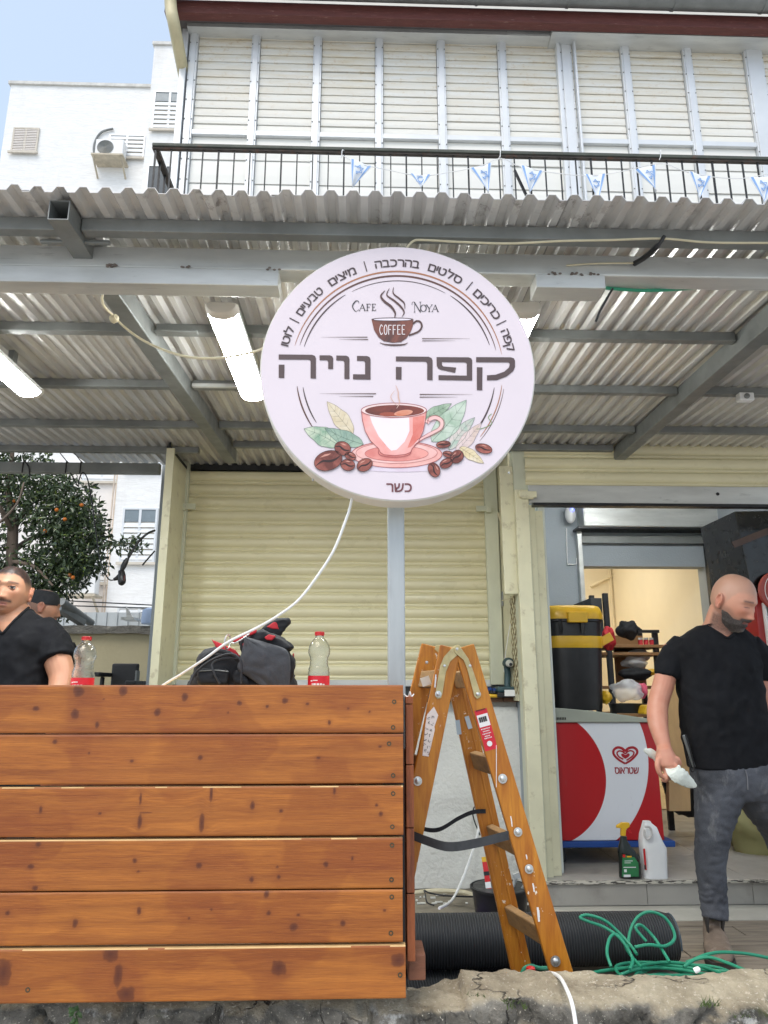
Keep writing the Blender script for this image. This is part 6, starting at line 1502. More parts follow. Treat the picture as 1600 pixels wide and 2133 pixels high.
# shelf unit in the doorway
SHY = 5.75
sq_ = lambda px, py, dy=0: P(px, py, SHY+dy)
su = thing('shelf_unit', 'black framed shelf unit with wooden boards full of clutter', 'shelf', V(sq_(1320,1500).x,SHY+.2,SHOPF))
MT['board'] = mat('shelf board', lin((150,112,72)), .6, 0, .12, 4, .1, 40, (1,5,5))
xs0_, xs1_ = sq_(1272,1400).x, sq_(1376,1400).x
for (xx, yy, zt_) in ((xs0_,SHY,sq_(1272,1236).z),(xs1_,SHY+.05,sq_(1378,1313).z),(xs0_+.05,SHY+.5,sq_(1235,1250).z+.1),(xs1_+.05,SHY+.5,sq_(1378,1313).z+.05)):
    MB().box(xx-.02, xx+.02, yy-.02, yy+.02, SHOPF, zt_).build('upright', MT['blackmetal'], su, bevel=.003)
MB().box(xs0_-.115, xs0_-.022, SHY+.02, SHY+.5, sq_(1250,1322).z, sq_(1250,1245).z).build('side_panel', mat('dark side panel', (.03,.034,.04), .5), su, bevel=.003)
for (py, ) in ((1346,),(1362,),(1432,),(1490,)):
    z = sq_(1320,py).z; MB().box(xs0_-.1, xs1_+.06, SHY-.015, SHY+.5, z-.012, z+.012).build('shelf_board', MT['board'], su, bevel=.003)
MB().box(xs0_+.2, xs1_+.055, SHY+.45, SHY+.47, sq_(1350,1432).z, sq_(1350,1316).z).build('back_panel', MT['board'], su)
MB().box(sq_(1330,1314).x, xs1_+.02, SHY+.0, SHY+.03, sq_(1350,1318).z, sq_(1350,1312).z).build('top_rail', MT['blackmetal'], su)
lump('helmet', 'dark grey helmet-like bag on top of the shelf unit', 'bag', sq_(1308,1312,.1), (.085,.09,.075), 'blackcloth', 2)
lump('red_bag', 'red and black bag squeezed beside the black upright of the shelf', 'bag', sq_(1268,1330,-.12), (.05,.06,.09), 'redcloth', 6)
m = MB(); q = sq_(1346,1338,.05)
for k in range(3):
    t = thing('spice_jar', ('leftmost','middle','rightmost')[k]+' of three small dark red jars with white lids on the shelf', 'jar', q+V(.045*(k-1),0,0), 'jars on the shelf'); o_ = q+V(.045*(k-1),0,-.03)
    MB().lathe([(.0,0),(.02,0),(.02,.045),(.016,.05)], o_, 14).build('jar_body', MT['redcloth'], t, smooth=True); MB().lathe([(.018,.05),(.018,.066),(0,.067)], o_, 14).build('lid', MT['white'], t, smooth=True)
lump('food_bag', 'pale packet of food on the middle shelf', 'packet', sq_(1322,1380,.1), (.10,.1,.045), 'film', 12)
lump('paper_stack', 'white paper bundle at the back of the middle shelf', 'paper', sq_(1330,1366,.25), (.09,.06,.06), 'white', 13, .15)
lump('black_bundle', 'black folded bundle on the lower shelf', 'bundle', sq_(1325,1404,.02), (.13,.1,.05), 'blackcloth', 14, .2)
lump('yellow_bottle', 'yellow bottle lying at the end of the black bundle', 'bottle', sq_(1358,1400,-.02), (.05,.04,.025), 'yellow', 15, .15)
# leaning chipboard
MB_ = MB(); bb = [P(1392,1410,5.4),P(1428,1390,5.42),P(1440,1690,5.2),P(1394,1690,5.2)]
MB_.prism(bb, (0,.05,0)); tag(MB_.build('leaning_board', mat('pale wooden board', lin((190,158,108)), .6, 0, .1, 3, .1, 40, (6,6,1)), bevel=.004), 'pale wooden board leaning upright behind the bald man', 'board')
lump('black_sack', 'black plastic sack on the floor behind the bald man', 'bag', P(1425,1645,5.5), (.14,.14,.15), 'black', 21)
MT['olive'] = mat('olive sack', lin((132,128,84)), .7, 0, .12, 5)
lump('olive_sack', 'olive green sack slumped on the shop floor at the right', 'bag', V(P(1580,1690,5.1).x,5.1,SHOPF+.13), (.24,.22,.22), 'olive', 22)
# wall fittings seen through the doorway
WBY = 9.2
MT['lidgrey2'] = mat('grey beige cabinet', lin((204,198,180)), .5, 0, .06)
eb = thing('electrical_box', 'cream electrical cabinet with switches on the back room wall', 'electrical box', P(1425,1350,WBY))
a_, b_ = P(1383,1268,WBY), P(1432,1360,WBY); MB().box(a_.x, b_.x, WBY-.1, WBY+.05, b_.z, a_.z).build('cabinet', MT['lidgrey2'], eb, bevel=.01)
a_, b_ = P(1418,1246,WBY-.05), P(1447,1330,WBY-.05); MB().box(a_.x, b_.x, WBY-.15, WBY+.05, b_.z, a_.z).build('cabinet', MT['lidgrey2'], eb, bevel=.01)
for (px, py) in ((1392,1293),(1402,1290),(1388,1320),(1404,1288)): q = P(px, py, WBY-.16); MB().box(q.x-.03, q.x+.03, WBY-.112, WBY-.1005, q.z-.02, q.z+.02).build('switch', MT['black'], eb, bevel=.002)
m = MB(); m.tube(spline([P(1405,1262,WBY-.1),P(1408,1245,WBY-.1),P(1420,1240,WBY-.1),P(1432,1248,WBY-.1)], 5), .022, 8); m.build('conduit', MT['galv'], eb, smooth=True)
# siren unit with a blue lamp on the shop wall
q = P(1188,1072,6.5); t = thing('wall_sensor', 'white wall unit with a small blue lamp above the inner doorway', 'sensor', q)
MB().ell(q, (.05,.05,.085), None, 16, 10).build('housing', MT['white'], t, smooth=True); MB().ell(q+V(.008,-.045,.035), (.018,.012,.018), None, 12, 8).build('lamp', emis('blue lamp', (.02,.06,1), 1.6), t, smooth=True)
cable([P(1180,1100,6.58),P(1182,1170,6.58),P(1186,1175,6.58),P(1200,1175,6.58),P(1201,1164,6.58),P(1206,1164,6.58),P(1207,1176,6.58)], .005, 'white', 'thin white wire clipped to the grey shop wall below the blue lamp')
# ================================================================== FRIDGE at the right edge
RFY = 4.75
fx = P(1560,1200,RFY).x
rf = thing('drinks_fridge', 'dark drinks fridge with red sides and a round red badge at the right edge', 'fridge', V(fx+.35,RFY+.3,SHOPF))
zc_ = P(1570,1195,RFY).z
MB().box(fx+.02, fx+.7, RFY, RFY+.6, SHOPF+.1, H(.62)).build('cabinet', mat('fridge red', lin((150,30,26)), .4, 0, .1), rf, bevel=.01)
MB().add([(P(1530,1065,RFY-.02).x, RFY-.02, P(1530,1065,RFY-.02).z),(fx+.75,RFY-.02,H(1.2)),(fx+.75,RFY-.02,H(.62)),(P(1562,1195,RFY-.02).x,RFY-.02,H(.623)),
          (P(1530,1065,RFY-.02).x, RFY+.5, P(1530,1065,RFY-.02).z),(fx+.75,RFY+.5,H(1.2)),(fx+.75,RFY+.5,H(.62)),(P(1562,1195,RFY-.02).x,RFY+.5,H(.623))], [(0,3,2,1),(4,5,6,7),(0,1,5,4),(1,2,6,5),(2,3,7,6),(3,0,4,7)]).build('header', mat('fridge header', (.007,.006,.006), .22, 0, .2), rf, bevel=.006)
MB().obox(P(1565,1120,RFY-.05), (.13,0,.05), (0,.004,0), (-.01,0,.02)).build('header_stripe', mat('dull brown stripe', (.06,.03,.02), .4), rf)
dq_ = P(1600,1235,RFY-.06); MB().lathe([(.13,0),(.135,.01),(.125,.02)], (P(1621,1232,RFY-.06).x,RFY-.05,P(1600,1232,RFY-.06).z), 36, (0,-1,0)).build('badge', mat('badge red', lin((150,58,46)), .45, 0, .08), rf, smooth=True)
bc = V(P(1621,1232,RFY-.06).x,RFY-.073,P(1600,1232,RFY-.06).z)
MB().tube([bc+V(.095*math.cos(t),0,.115*math.sin(t)) for t in [2*math.pi*k/36 for k in range(36)]], .0022, 5, closed=True).tube(spline([bc+V(-.07,0,-.01),bc+V(-.06,0,.02),bc+V(-.05,0,-.015),bc+V(-.035,0,.012),bc+V(-.02,0,-.012),bc+V(0,0,.015)], 5), .003, 6).build('badge_print', MT['white'], rf)
m = MB()
for k in range(24): m.box(fx+.045, fx+.062, RFY-.03, RFY-.0005, SHOPF+.2+k*.045, SHOPF+.232+k*.045)
m.box(fx+.064, fx+.07, RFY-.04, RFY, SHOPF+.15, H(.55)); m.build('door_trim', MT['white'], rf)
MB().box(fx+.072, fx+.68, RFY-.012, RFY-.001, SHOPF+.15, H(.55)).build('door_glass', mat('fridge glass', lin((150,164,160)), .1, 0, .2, 3), rf)
# ================================================================== BOTTLES ON THE STEP
sy = 4.42
q0, q1 = P(1290,1838,sy), P(1335,1838,sy)
cx = (q0.x+q1.x)/2; hw = (q1.x-q0.x)/2; zt_ = lambda py: P(1310,py,sy).z
spb = thing('spray_bottle', 'dark green trigger spray bottle with a yellow head on the step', 'bottle', V(cx,sy,SHOPF))
def sect(cx_, hw_, z, d=.032, e=3.0, nn=24): return [V(cx_+hw_*math.copysign(abs(math.cos(t))**(2/e), math.cos(t)), sy+d*math.copysign(abs(math.sin(t))**(2/e), math.sin(t)), z) for t in [2*math.pi*k/nn for k in range(nn)]]
rings = []
for (py, xl_, xr_, d) in ((1838,1293,1334,.03),(1834,1291,1335,.033),(1800,1290,1334,.033),(1785,1289,1330,.033),(1772,1288,1322,.03),(1762,1289,1313,.024),(1750,1292,1306,.016),(1742,1293,1305,.015)):
    a, b_ = P(xl_,py,sy).x, P(xr_,py,sy).x; rings.append(sect((a+b_)/2, (b_-a)/2, max(SHOPF+.004, zt_(py)) if py < 1838 else SHOPF+.004, d))
MB().loft(rings).build('bottle_body', mat('dark green bottle', (.012,.018,.014), .3, 0, .2), spb, smooth=True)
a, b_ = P(1296,1785,sy-.036), P(1331,1828,sy-.036)
lb = MB().prism([P(x_,y_,sy-.0355) for (x_,y_) in ((1297,1780),(1322,1786),(1330,1798),(1331,1826),(1296,1826))], (0,.001,0)).build('label', mat('green bottle label', lin((46,120,72)), .4, 0, .15, 20), spb)
m = MB()
for (xa_, ya_, xb_, yb_) in ((1299,1806,1325,1807.5),(1299,1822,1314,1827),(1300,1811,1306,1817),(1301,1793,1318,1794),(1301,1797,1314,1798)): 
    a, b_ = P(xa_,ya_,sy-.037), P(xb_,yb_,sy-.037); m.box(a.x, b_.x, sy-.0372, sy-.0368, b_.z, a.z)
m.build('label_print', MT['white'], lb)
a, b_ = P(1297,1780,sy-.037), P(1303,1786,sy-.037); MB().box(a.x,b_.x,sy-.0372,sy-.0368,b_.z,a.z).build('label_mark', MT['red'], lb); a, b_ = P(1306,1783,sy-.037), P(1316,1786,sy-.037); MB().box(a.x,b_.x,sy-.0372,sy-.0368,b_.z,a.z).build('label_mark', MT['yellow'], lb)
MB().prism([P(x_,y_,sy-.012) for (x_,y_) in ((1294,1742),(1304,1742),(1305,1728),(1313,1722),(1312,1714),(1296,1714),(1286,1720),(1285,1725),(1295,1726))], (0,.024,0)).build('trigger_head', MT['yellow'], spb, bevel=.004)
MB().prism([P(x_,y_,sy-.005) for (x_,y_) in ((1306,1724),(1312,1728),(1317,1736),(1314,1736),(1308,1730))], (0,.01,0)).build('trigger', MT['red'], spb, bevel=.001)
jy = 4.44
jg = thing('white_jug', 'white plastic jug with a moulded handle beside the spray bottle', 'jug', V(P(1362,1830,jy).x,jy,SHOPF))
rings = []
for (py, xl_, xr_, d) in ((1832,1340,1386,.05),(1828,1338,1387,.055),(1790,1337,1386,.055),(1765,1334,1385,.055),(1752,1333,1378,.05),(1738,1334,1372,.045),(1722,1338,1366,.035),(1714,1339,1356,.022),(1710,1340,1354,.02)):
    sy = jy; a, b_ = P(xl_,py,jy).x, P(xr_,py,jy).x; rings.append(sect((a+b_)/2, (b_-a)/2, P(1360,py,jy).z if py < 1832 else SHOPF+.004, d, 4))
MB().loft(rings).build('jug_body', MT['white'], jg, smooth=True)
MB().tube(spline([P(1343,1722,jy-.052),P(1354,1724,jy-.058),P(1358,1738,jy-.06),P(1350,1748,jy-.062),P(1343,1742,jy-.06),P(1343,1728,jy-.056)], 5), .006, 8).build('handle', mat('jug handle', lin((196,192,188)), .5), jg, smooth=True)
a, b_ = P(1340,1768,jy-.056), P(1347,1812,jy-.056); MB().box(a.x,b_.x,jy-.0585,jy-.054,b_.z,a.z).build('label', MT['red'], jg)
a, b_ = P(1342,1802,jy-.06), P(1346,1811,jy-.06); MB().box(a.x,b_.x,jy-.0595,jy-.0586,b_.z,a.z).build('label_mark', MT['black'], jg)
# ================================================================== PEOPLE
def proj(v):
    d = Vector(v)-EYE; z = d.dot(FW); return 800+FPX*d.dot(RT)/z, 1066.5-FPX*d.dot(UP)/z
def solidmesh(m, vox, sm=2, fac=.5):
    me = m.mesh('tmp'); o = bpy.data.objects.new('tmp', me); COL.objects.link(o)
    q = o.modifiers.new('r', 'REMESH'); q.mode = 'VOXEL'; q.voxel_size = vox
    if sm: q = o.modifiers.new('s', 'SMOOTH'); q.factor = fac; q.iterations = sm
    dg = bpy.context.evaluated_depsgraph_get(); me2 = bpy.data.meshes.new_from_object(o.evaluated_get(dg))
    bpy.data.objects.remove(o); bpy.data.meshes.remove(me); me2.materials.clear()
    me2.polygons.foreach_set('use_smooth', [True]*len(me2.polygons)); return me2
def sstep(a, b_, x): t = max(0., min(1., (x-a)/(b_-a))); return t*t*(3-2*t)
def gs(x, s): return math.exp(-(x/s)**2)
def head_pt(d):
    dx, dy, dz = d; t = max(0, -dz); k = (max(1e-6, 1-dz*dz))**(-.09)
    aw = .0775*(1-.24*t**1.5); x = aw*dx*k; y = .0985*dy*k; z = .120*dz
    if dy > 0: y *= 1-.42*sstep(.1,.9,t); y += .006*sstep(-.2,.5,dz)
    else: y -= .010*sstep(.2,.9,t)*(1-.0*abs(dx))
    x *= 1+.05*gs(z-.045,.05)*sstep(-.3,.6,dy)
    w_ = sstep(.15,.75,-dy); f = 0.
    f += .0075*gs(z-.024,.011)*gs(x,.055)                                   # brow
    f -= .0125*(gs(x-.031,.019)+gs(x+.031,.019))*gs(z-.006,.014)            # sockets
    f += .0065*(gs(x-.032,.012)+gs(x+.032,.012))*gs(z-.005,.008)            # lids
    nz = (0.012-z)/.058
    if 0 < nz < 1.25: f += .0215*min(1,nz)**1.25*gs(x,.0085+.005*max(0,nz-.3))*(1 if nz < 1 else max(0,1-(nz-1)/.25))
    f += .008*(gs(x-.012,.008)+gs(x+.012,.008))*gs(z+.043,.009)             # nostrils
    f += .006*(gs(x-.050,.02)+gs(x+.050,.02))*gs(z+.016,.02)                # cheekbones
    f -= .006*(gs(x-.042,.018)+gs(x+.042,.018))*gs(z+.062,.02)
    f += .0065*gs(x,.024)*gs(z+.066,.006)+.007*gs(x,.021)*gs(z+.080,.0065)-.006*gs(x,.026)*gs(z+.0728,.0024)   # lips
    f -= .004*gs(x,.02)*gs(z+.09,.006)
    f += .010*gs(x,.022)*gs(z+.105,.014)                                    # chin
    return Vector((x, y-f*w_, z))
def add_head(m, M_, ears=True):
    nu, nv = 96, 84; vs = []
    for j in range(nv+1):
        ph = -math.pi/2+math.pi*j/nv
        for i in range(nu): th = 2*math.pi*i/nu; vs.append(M_ @ head_pt((math.cos(ph)*math.cos(th), math.cos(ph)*math.sin(th), math.sin(ph))))
    m.add(vs, [(j*nu+i, j*nu+(i+1) % nu, (j+1)*nu+(i+1) % nu, (j+1)*nu+i) for j in range(nv) for i in range(nu)])
    if ears:
        for s in (-1, 1):
            E = M_ @ Matrix.Translation((s*.079,.012,-.006)) @ Matrix.Rotation(s*.35,4,'Z') @ Matrix.Rotation(.15,4,'X')
            pts = [E @ Vector((s*.006*(1+math.sin(a)*.4), .017*math.cos(a)*(1 if math.sin(a) > -.2 else .72)+.004, .031*math.sin(a))) for a in [2*math.pi*k/22 for k in range(22)]]
            m.tube(pts, .0055, 8, closed=True)
            m.ell(E @ Vector((s*-.001,.003,0)), (.0055,.0165,.027), (E.to_3x3()).normalized(), 14, 10)
            m.ell(E @ Vector((s*.002,-.006,-.026)), (.006,.009,.010), (E.to_3x3()).normalized(), 10, 8)
m, n, l, b = newmat('skin'); at = n.new('ShaderNodeAttribute'); at.attribute_name = 'tint'
cc = coords(n, l); pv = ntex(n, l, cc, 60, 4); l.new(mixc(n, l, ramp(n, l, pv, .35,.7,(.0,.0,.0),(.10,.10,.10)), at.outputs['Color'], (.45,.15,.10)), b.inputs['Base Color'])
b.inputs['Roughness'].default_value = .5; b.inputs['Subsurface Weight'].default_value = .12; b.inputs['Subsurface Radius'].default_value = (.012,.005,.003); b.inputs['Subsurface Scale'].default_value = .6
l.new(bumpn(n, l, ntex(n, l, cc, 420, 3), .12, .002), b.inputs['Normal']); MT['skin'] = m
def tinted(name, me, fn, parent):
    ca = me.color_attributes.new('tint', 'FLOAT_COLOR', 'POINT'); out = []
    for v in me.vertices: out += [*fn(v.co), 1.]
    ca.data.foreach_set('color', out); me.materials.append(MT['skin']); me.name = name
    return link(name, me, parent)
def lerp3(a, b_, t): t = max(0., min(1., t)); return tuple(x+(y-x)*t for x, y in zip(a, b_))
def face_tint(p_, skin, hair, scalp, beard, moust=1., redn=.5, fade=None):
    x, y, z = p_; c = skin; nn = mnoise.noise(Vector((x*240,y*240,z*240)))*.5+.5; n2 = mnoise.noise(Vector((x*60,y*60,z*60)))
    fr = sstep(.0,.06,-y)
    c = lerp3(c, (skin[0]*1.02,skin[1]*.78,skin[2]*.72), redn*(gs(abs(x)-.04,.022)*gs(z+.022,.022)+.9*gs(x,.016)*gs(z+.036,.014))*fr)
    hl = .062 + (0 if y > -.03 else 0) + .012*n2*.5 - .10*sstep(-.06,.02,y)                # hairline drops behind the temples
    if fade: c = lerp3(c, fade, (.35+.65*sstep(.0,.05,z))*.85*sstep(-.010,.014,z-(.068-.012*sstep(-.075,-.055,y)-.060*sstep(-.058,-.032,y)-.055*sstep(.02,.06,y))+.006*n2+.006*(nn-.5)))
    if fade: c = lerp3(c, hair, .97*sstep(-.008,.010,z-(.068-.030*sstep(-.075,-.03,y))+.008*n2+.010*(nn-.5)))
    if scalp: c = lerp3(c, scalp, .75*sstep(hl-.012,hl+.012,z+.012*n2))
    bz = -.058 + .038*sstep(.045,.075,abs(x))
    bd = sstep(bz+.012,bz-.012,z)*(1-sstep(.03,.055,y))*sstep(-.17,-.13,z)
    bd *= .55+.45*sstep(-.05,-.080,z); c = lerp3(c, hair, beard*bd*(.62+.5*nn))
    mo = gs(z+.0585,.0075)*sstep(.040,.030,abs(x))*fr; c = lerp3(c, hair, moust*1.25*mo*(.7+.4*nn))
    br = gs(z-.0275+.09*max(0,abs(x)-.036),.0045)*sstep(.054,.046,abs(x))*sstep(.010,.016,abs(x))*fr; c = lerp3(c, hair, .85*br)
    lp = gs(z+.0725,.0075)*sstep(.026,.018,abs(x))*fr; c = lerp3(c, (.36,.13,.115), .8*lp)
    c = lerp3(c, (.09,.03,.03), .85*gs(z+.0728,.0018)*sstep(.026,.02,abs(x))*fr)
    ns = (gs(x-.0075,.0035)+gs(x+.0075,.0035))*gs(z+.0505,.0028)*fr; c = lerp3(c, (.10,.035,.03), .8*ns)  # nostril shade painted into the skin colour
    if redn > .7: c = lerp3(c, (.12,.055,.045), .85*gs(z-.001+.0016*(abs(x)-.032)**2*1e4*.1,.0022)*sstep(.047,.042,abs(x))*sstep(.016,.021,abs(x))*fr)  # lowered lids: crease shade and lash line painted dark into the skin
    er = sstep(.074,.08,abs(x))*sstep(-.02,.0,y)*gs(z+.005,.045); c = lerp3(c, (skin[0]*1.05,skin[1]*.70,skin[2]*.66), .55*er)
    return c
def ring(px0, px1, py, y, dep, e=2.5, nn=28, yaw=0, tilt=0):
    a, b_ = P(px0, py, y), P(px1, py, y); c0 = (a+b_)/2; hw = (b_-a).length/2; out = []
    for k in range(nn):
        t = 2*math.pi*k/nn; u = hw*math.copysign(abs(math.cos(t))**(2/e), math.cos(t)); v = dep*math.copysign(abs(math.sin(t))**(2/e), math.sin(t))
        out.append(V(c0.x+u*math.cos(yaw)-v*math.sin(yaw), c0.y+u*math.sin(yaw)+v*math.cos(yaw), c0.z+tilt*u))
    return out
def pr(px, y): return px*mpp(y)
def fold(me, amt, fr=16, seed=0, zst=.6, keep=None):
    co = [v.co.copy() for v in me.vertices]; nn = [v.normal.copy() for v in me.vertices]
    for v, c0, n0 in zip(me.vertices, co, nn):
        q = V(c0.x*fr+seed, c0.y*fr, c0.z*fr*zst); q += V(mnoise.noise(q*.5), mnoise.noise(q*.5+V(4,4,4)), 0)*1.2
        f = (.5-abs(mnoise.noise(q)))*1.1+.4*mnoise.noise(q*2.1); k = 1 if keep is None else keep(c0)
        v.co = c0+n0*f*amt*k
    me.update()
def delfaces(me, test):
    import bmesh
    bm = bmesh.new(); bm.from_mesh(me); kill = [f for f in bm.faces if test(f.calc_center_median(), f.normal)]
    bmesh.ops.delete(bm, geom=kill, context='FACES'); bm.to_mesh(me); bm.free()
def cloth(name, me, mt, parent): me.materials.append(mt); me.name = name; return link(name, me, parent)
def collar_bvh(me):
    from mathutils.bvhtree import BVHTree
    return BVHTree.FromPolygons([v.co.copy() for v in me.vertices], [tuple(p_.vertices) for p_ in me.polygons])
def collar(bv, pix, ydef, par, r_=.0065):
    pts = []
    for (a, b_) in pix:
        d = ray(a, b_).normalized(); h_ = bv.ray_cast(EYE, d)
        if h_[0] is not None: pts.append(h_[0]-d*.0005)
    if len(pts) > 2: MB().tube(spline(pts, 5), r_, 8).build('collar', MT['tshirt'], par, smooth=True)
def tri_in(p_, A, B, C):
    s = lambda a, b_, c_: (a[0]-c_[0])*(b_[1]-c_[1])-(b_[0]-c_[0])*(a[1]-c_[1])
    d1, d2, d3 = s(p_,A,B), s(p_,B,C), s(p_,C,A); return not ((d1 < 0 or d2 < 0 or d3 < 0) and (d1 > 0 or d2 > 0 or d3 > 0))
MT['tshirt'] = mat('black cotton', (.0095,.0098,.0118), .88, 0, .25, 9, .2, 240, (1,1,1), (.013,.013,.015), (.58,.9), 7, .003, spec=.2)
m, n, l, b = newmat('dusty charcoal denim'); c = coords(n, l)
c1 = mixc(n, l, ramp(n, l, ntex(n, l, c, 5, 6, .6), .35, .7), lin((44,46,52)), lin((86,88,95)))
c1 = mixc(n, l, ramp(n, l, ntex(n, l, coords(n, l, (1.4,1.4,.7)), 9, 8, .7), .56, .78, (0,0,0), (.7,.7,.7)), c1, lin((146,144,142)))
c1 = mixc(n, l, ramp(n, l, ntex(n, l, c, 380, 2), .35, .7, (0,0,0), (.3,.3,.3)), c1, lin((110,112,118)))
l.new(c1, b.inputs['Base Color']); b.inputs['Roughness'].default_value = .85; l.new(bumpn(n, l, ntex(n, l, c, 300, 3), .2, .002), b.inputs['Normal']); MT['denim'] = m
MT['suede'] = mat('worn brown suede', lin((112,97,84)), .8, 0, .25, 18, .3, 120, (1,1,1), lin((160,146,130)), (.55,.75), 14)
MT['sole'] = mat('dark sole', (.03,.026,.023), .7)
def Y6(zx, zy): return 1320+.2532*zx, 1160+.2532*zy

# ------------------------------------------------------------ bald man at the right
MY = 3.62
man = thing('person', 'bald bearded man in black t-shirt looking down with a crumpled white strip in hand', 'person', V(P(1490,1985,MY).x, MY, DECK))
hs = 1.10; hc = P(1527,1252,MY-.10)
HM = Matrix.Translation(hc) @ Matrix.Rotation(R(34),4,'Z') @ Matrix.Rotation(R(26),4,'X') @ Matrix.Rotation(R(-3),4,'Y') @ Matrix.Scale(hs,4)
HMI = HM.inverted()
bm_ = MB(); add_head(bm_, HM)
nb = P(1496,1322,MY+.01); nt_ = HM @ Vector((0,.012,-.015))
bm_.tube(spline([nb+V(0,.015,-.10), nb+V(0,.0,-.01), (nb+nt_)/2+V(.0,.008,0), nt_], 5), [.10]+[.088]*3+[.083]*4+[.078]*5+[.072]*3, 22)
TR = [(1437,1604,1600,.135,2.6),(1431,1602,1560,.142,2.5),(1424,1594,1510,.148,2.5),(1419,1588,1465,.142,2.5),(1414,1583,1420,.135,2.5),(1408,1580,1380,.128,2.5),(1399,1579,1348,.112,2.4),(1415,1572,1330,.095,2.3),(1436,1556,1315,.08,2.2),(1452,1543,1304,.072,2)]
bm_.loft([ring(a+4, b_-4, py, MY+.01, d*.95-.004, e, yaw=.10) for (a, b_, py, d, e) in TR[1:]])
SH = lambda px, py, dy=0: P(px, py, MY+dy)
armA = [SH(1404,1348,.02), SH(1392,1390,.02), SH(1381,1430,.02), SH(1371,1466,.01), SH(1370,1500,-.03), SH(1376,1530,-.07), SH(1384,1558,-.10)]
ra = [.048,.051,.051,.050,.049,.040,.0315]
sA = spline(armA, 5); rA = np.interp(np.linspace(0,6,len(sA)), range(7), ra).tolist(); bm_.tube(sA, rA, 18)
armB = [SH(1578,1350,.02), SH(1586,1395,.03), SH(1594,1440,.03), SH(1604,1480,.0), SH(1624,1520,-.04), SH(1646,1556,-.07)]
sB = spline(armB, 5); rB = np.interp(np.linspace(0,5,len(sB)), range(6), [.058,.055,.05,.047,.042,.032]).tolist(); bm_.tube(sB, rB, 18)
# gripping hand
hy0 = -.115
def hp_(zx, zy, dy=0): a = Y6(zx, zy); return P(a[0], a[1], MY+hy0+dy)
bm_.tube([SH(1383,1552,-.095), hp_(255,1600), hp_(265,1650), hp_(280,1705,-.005), hp_(285,1755,.0)], [.031,.038,.048,.050,.036], 18)
fing = [[(305,1650,-.02),(358,1662,-.03),(376,1705,-.02),(352,1738,.012)],[(300,1690,-.025),(346,1718,-.045),(352,1765,-.035),(318,1790,.0)],[(285,1725,-.025),(318,1772,-.048),(312,1812,-.035),(278,1822,.0)],[(258,1745,-.02),(276,1805,-.042),(266,1838,-.03),(240,1838,.0)]]
for f, r0 in zip(fing, (.0135,.014,.0135,.0118)):
    s_ = spline([hp_(*q) for q in f], 5); bm_.tube(s_, [r0+(.78*r0-r0)*i/(len(s_)-1) for i in range(len(s_))], 10); bm_.ell(s_[-1], (r0*.8,)*3, None, 10, 8)
th_ = spline([hp_(215,1640,-.015), hp_(196,1700,-.03), hp_(206,1762,-.035), hp_(232,1806,-.03)], 5); bm_.tube(th_, [.0145-.004*i/(len(th_)-1) for i in range(len(th_))], 10); bm_.ell(th_[-1], (.0105,)*3, None, 10, 8)
# other hand, by his far side
hb = SH(1654,1572,-.08); bm_.ell(hb, (.036,.024,.05), None, 14, 10)
for k in range(4): q = hb+V(-.026+.017*k,0,-.04); bm_.tube([q, q+V(.002,-.012,-.035), q+V(.004,-.03,-.055-.006*(k in (1,2)))], [.0105,.0095,.0075], 8)
bm_.tube([hb+V(-.03,-.01,.01), hb+V(-.05,-.025,-.02), hb+V(-.05,-.035,-.045)], [.013,.011,.009], 8)
me = solidmesh(bm_, .0042, 2, .4)
SK = lin((206,150,126)); GR = lin((66,58,55))
def mt_(co):
    p_ = HMI @ co
    if abs(p_.x) < .1 and -.15 < p_.z < .14 and abs(p_.y) < .135:
        c = face_tint(p_, SK, GR, lin((178,140,120)), .85, .95, .8)
        gb = gs(p_.x,.02)*gs(p_.z+.112,.012)*sstep(.03,.07,-p_.y); return lerp3(c, lin((190,182,172)), .75*gb)
    nn = mnoise.noise(co*30); return lerp3(SK, (SK[0]*.9,SK[1]*.72,SK[2]*.66), .4+.4*nn)
tinted('body', me, mt_, man)
# t-shirt
ts = MB(); ts.loft([ring(a, b_, py, MY+.01, d, e, yaw=.10) for (a, b_, py, d, e) in TR])
ts.tube(spline([SH(1422,1346,.015), SH(1402,1362,.02), SH(1393,1388,.02), SH(1389,1409,.015)], 4), [.060]*4+[.060]*4+[.059]*4+[.058], 20)
ts.tube(spline([SH(1560,1346,.015), SH(1579,1365,.02), SH(1584,1395,.03), SH(1588,1418,.03)], 4), [.064]*4+[.066]*4+[.064]*4+[.064], 20)
me = solidmesh(ts, .007, 7); fold(me, .013, 11, 3, .8, lambda c0: sstep(P(1500,1588,MY).z, P(1500,1540,MY).z, c0.z)*.9+.1)
bv_ = collar_bvh(me)
A_, B_, C_ = (1474,1301), (1546,1300), (1516,1329)
delfaces(me, lambda c0, n0: n0.y < .3 and tri_in(proj(c0), A_, B_, C_) or c0.z > P(1500,1301,MY).z)
sh_o = cloth('t_shirt', me, MT['tshirt'], man)
collar(bv_, [(1449,1291),(1462,1298),(1480,1308),(1500,1320),(1516,1329),(1530,1319),(1542,1306),(1548,1299)], MY, sh_o)
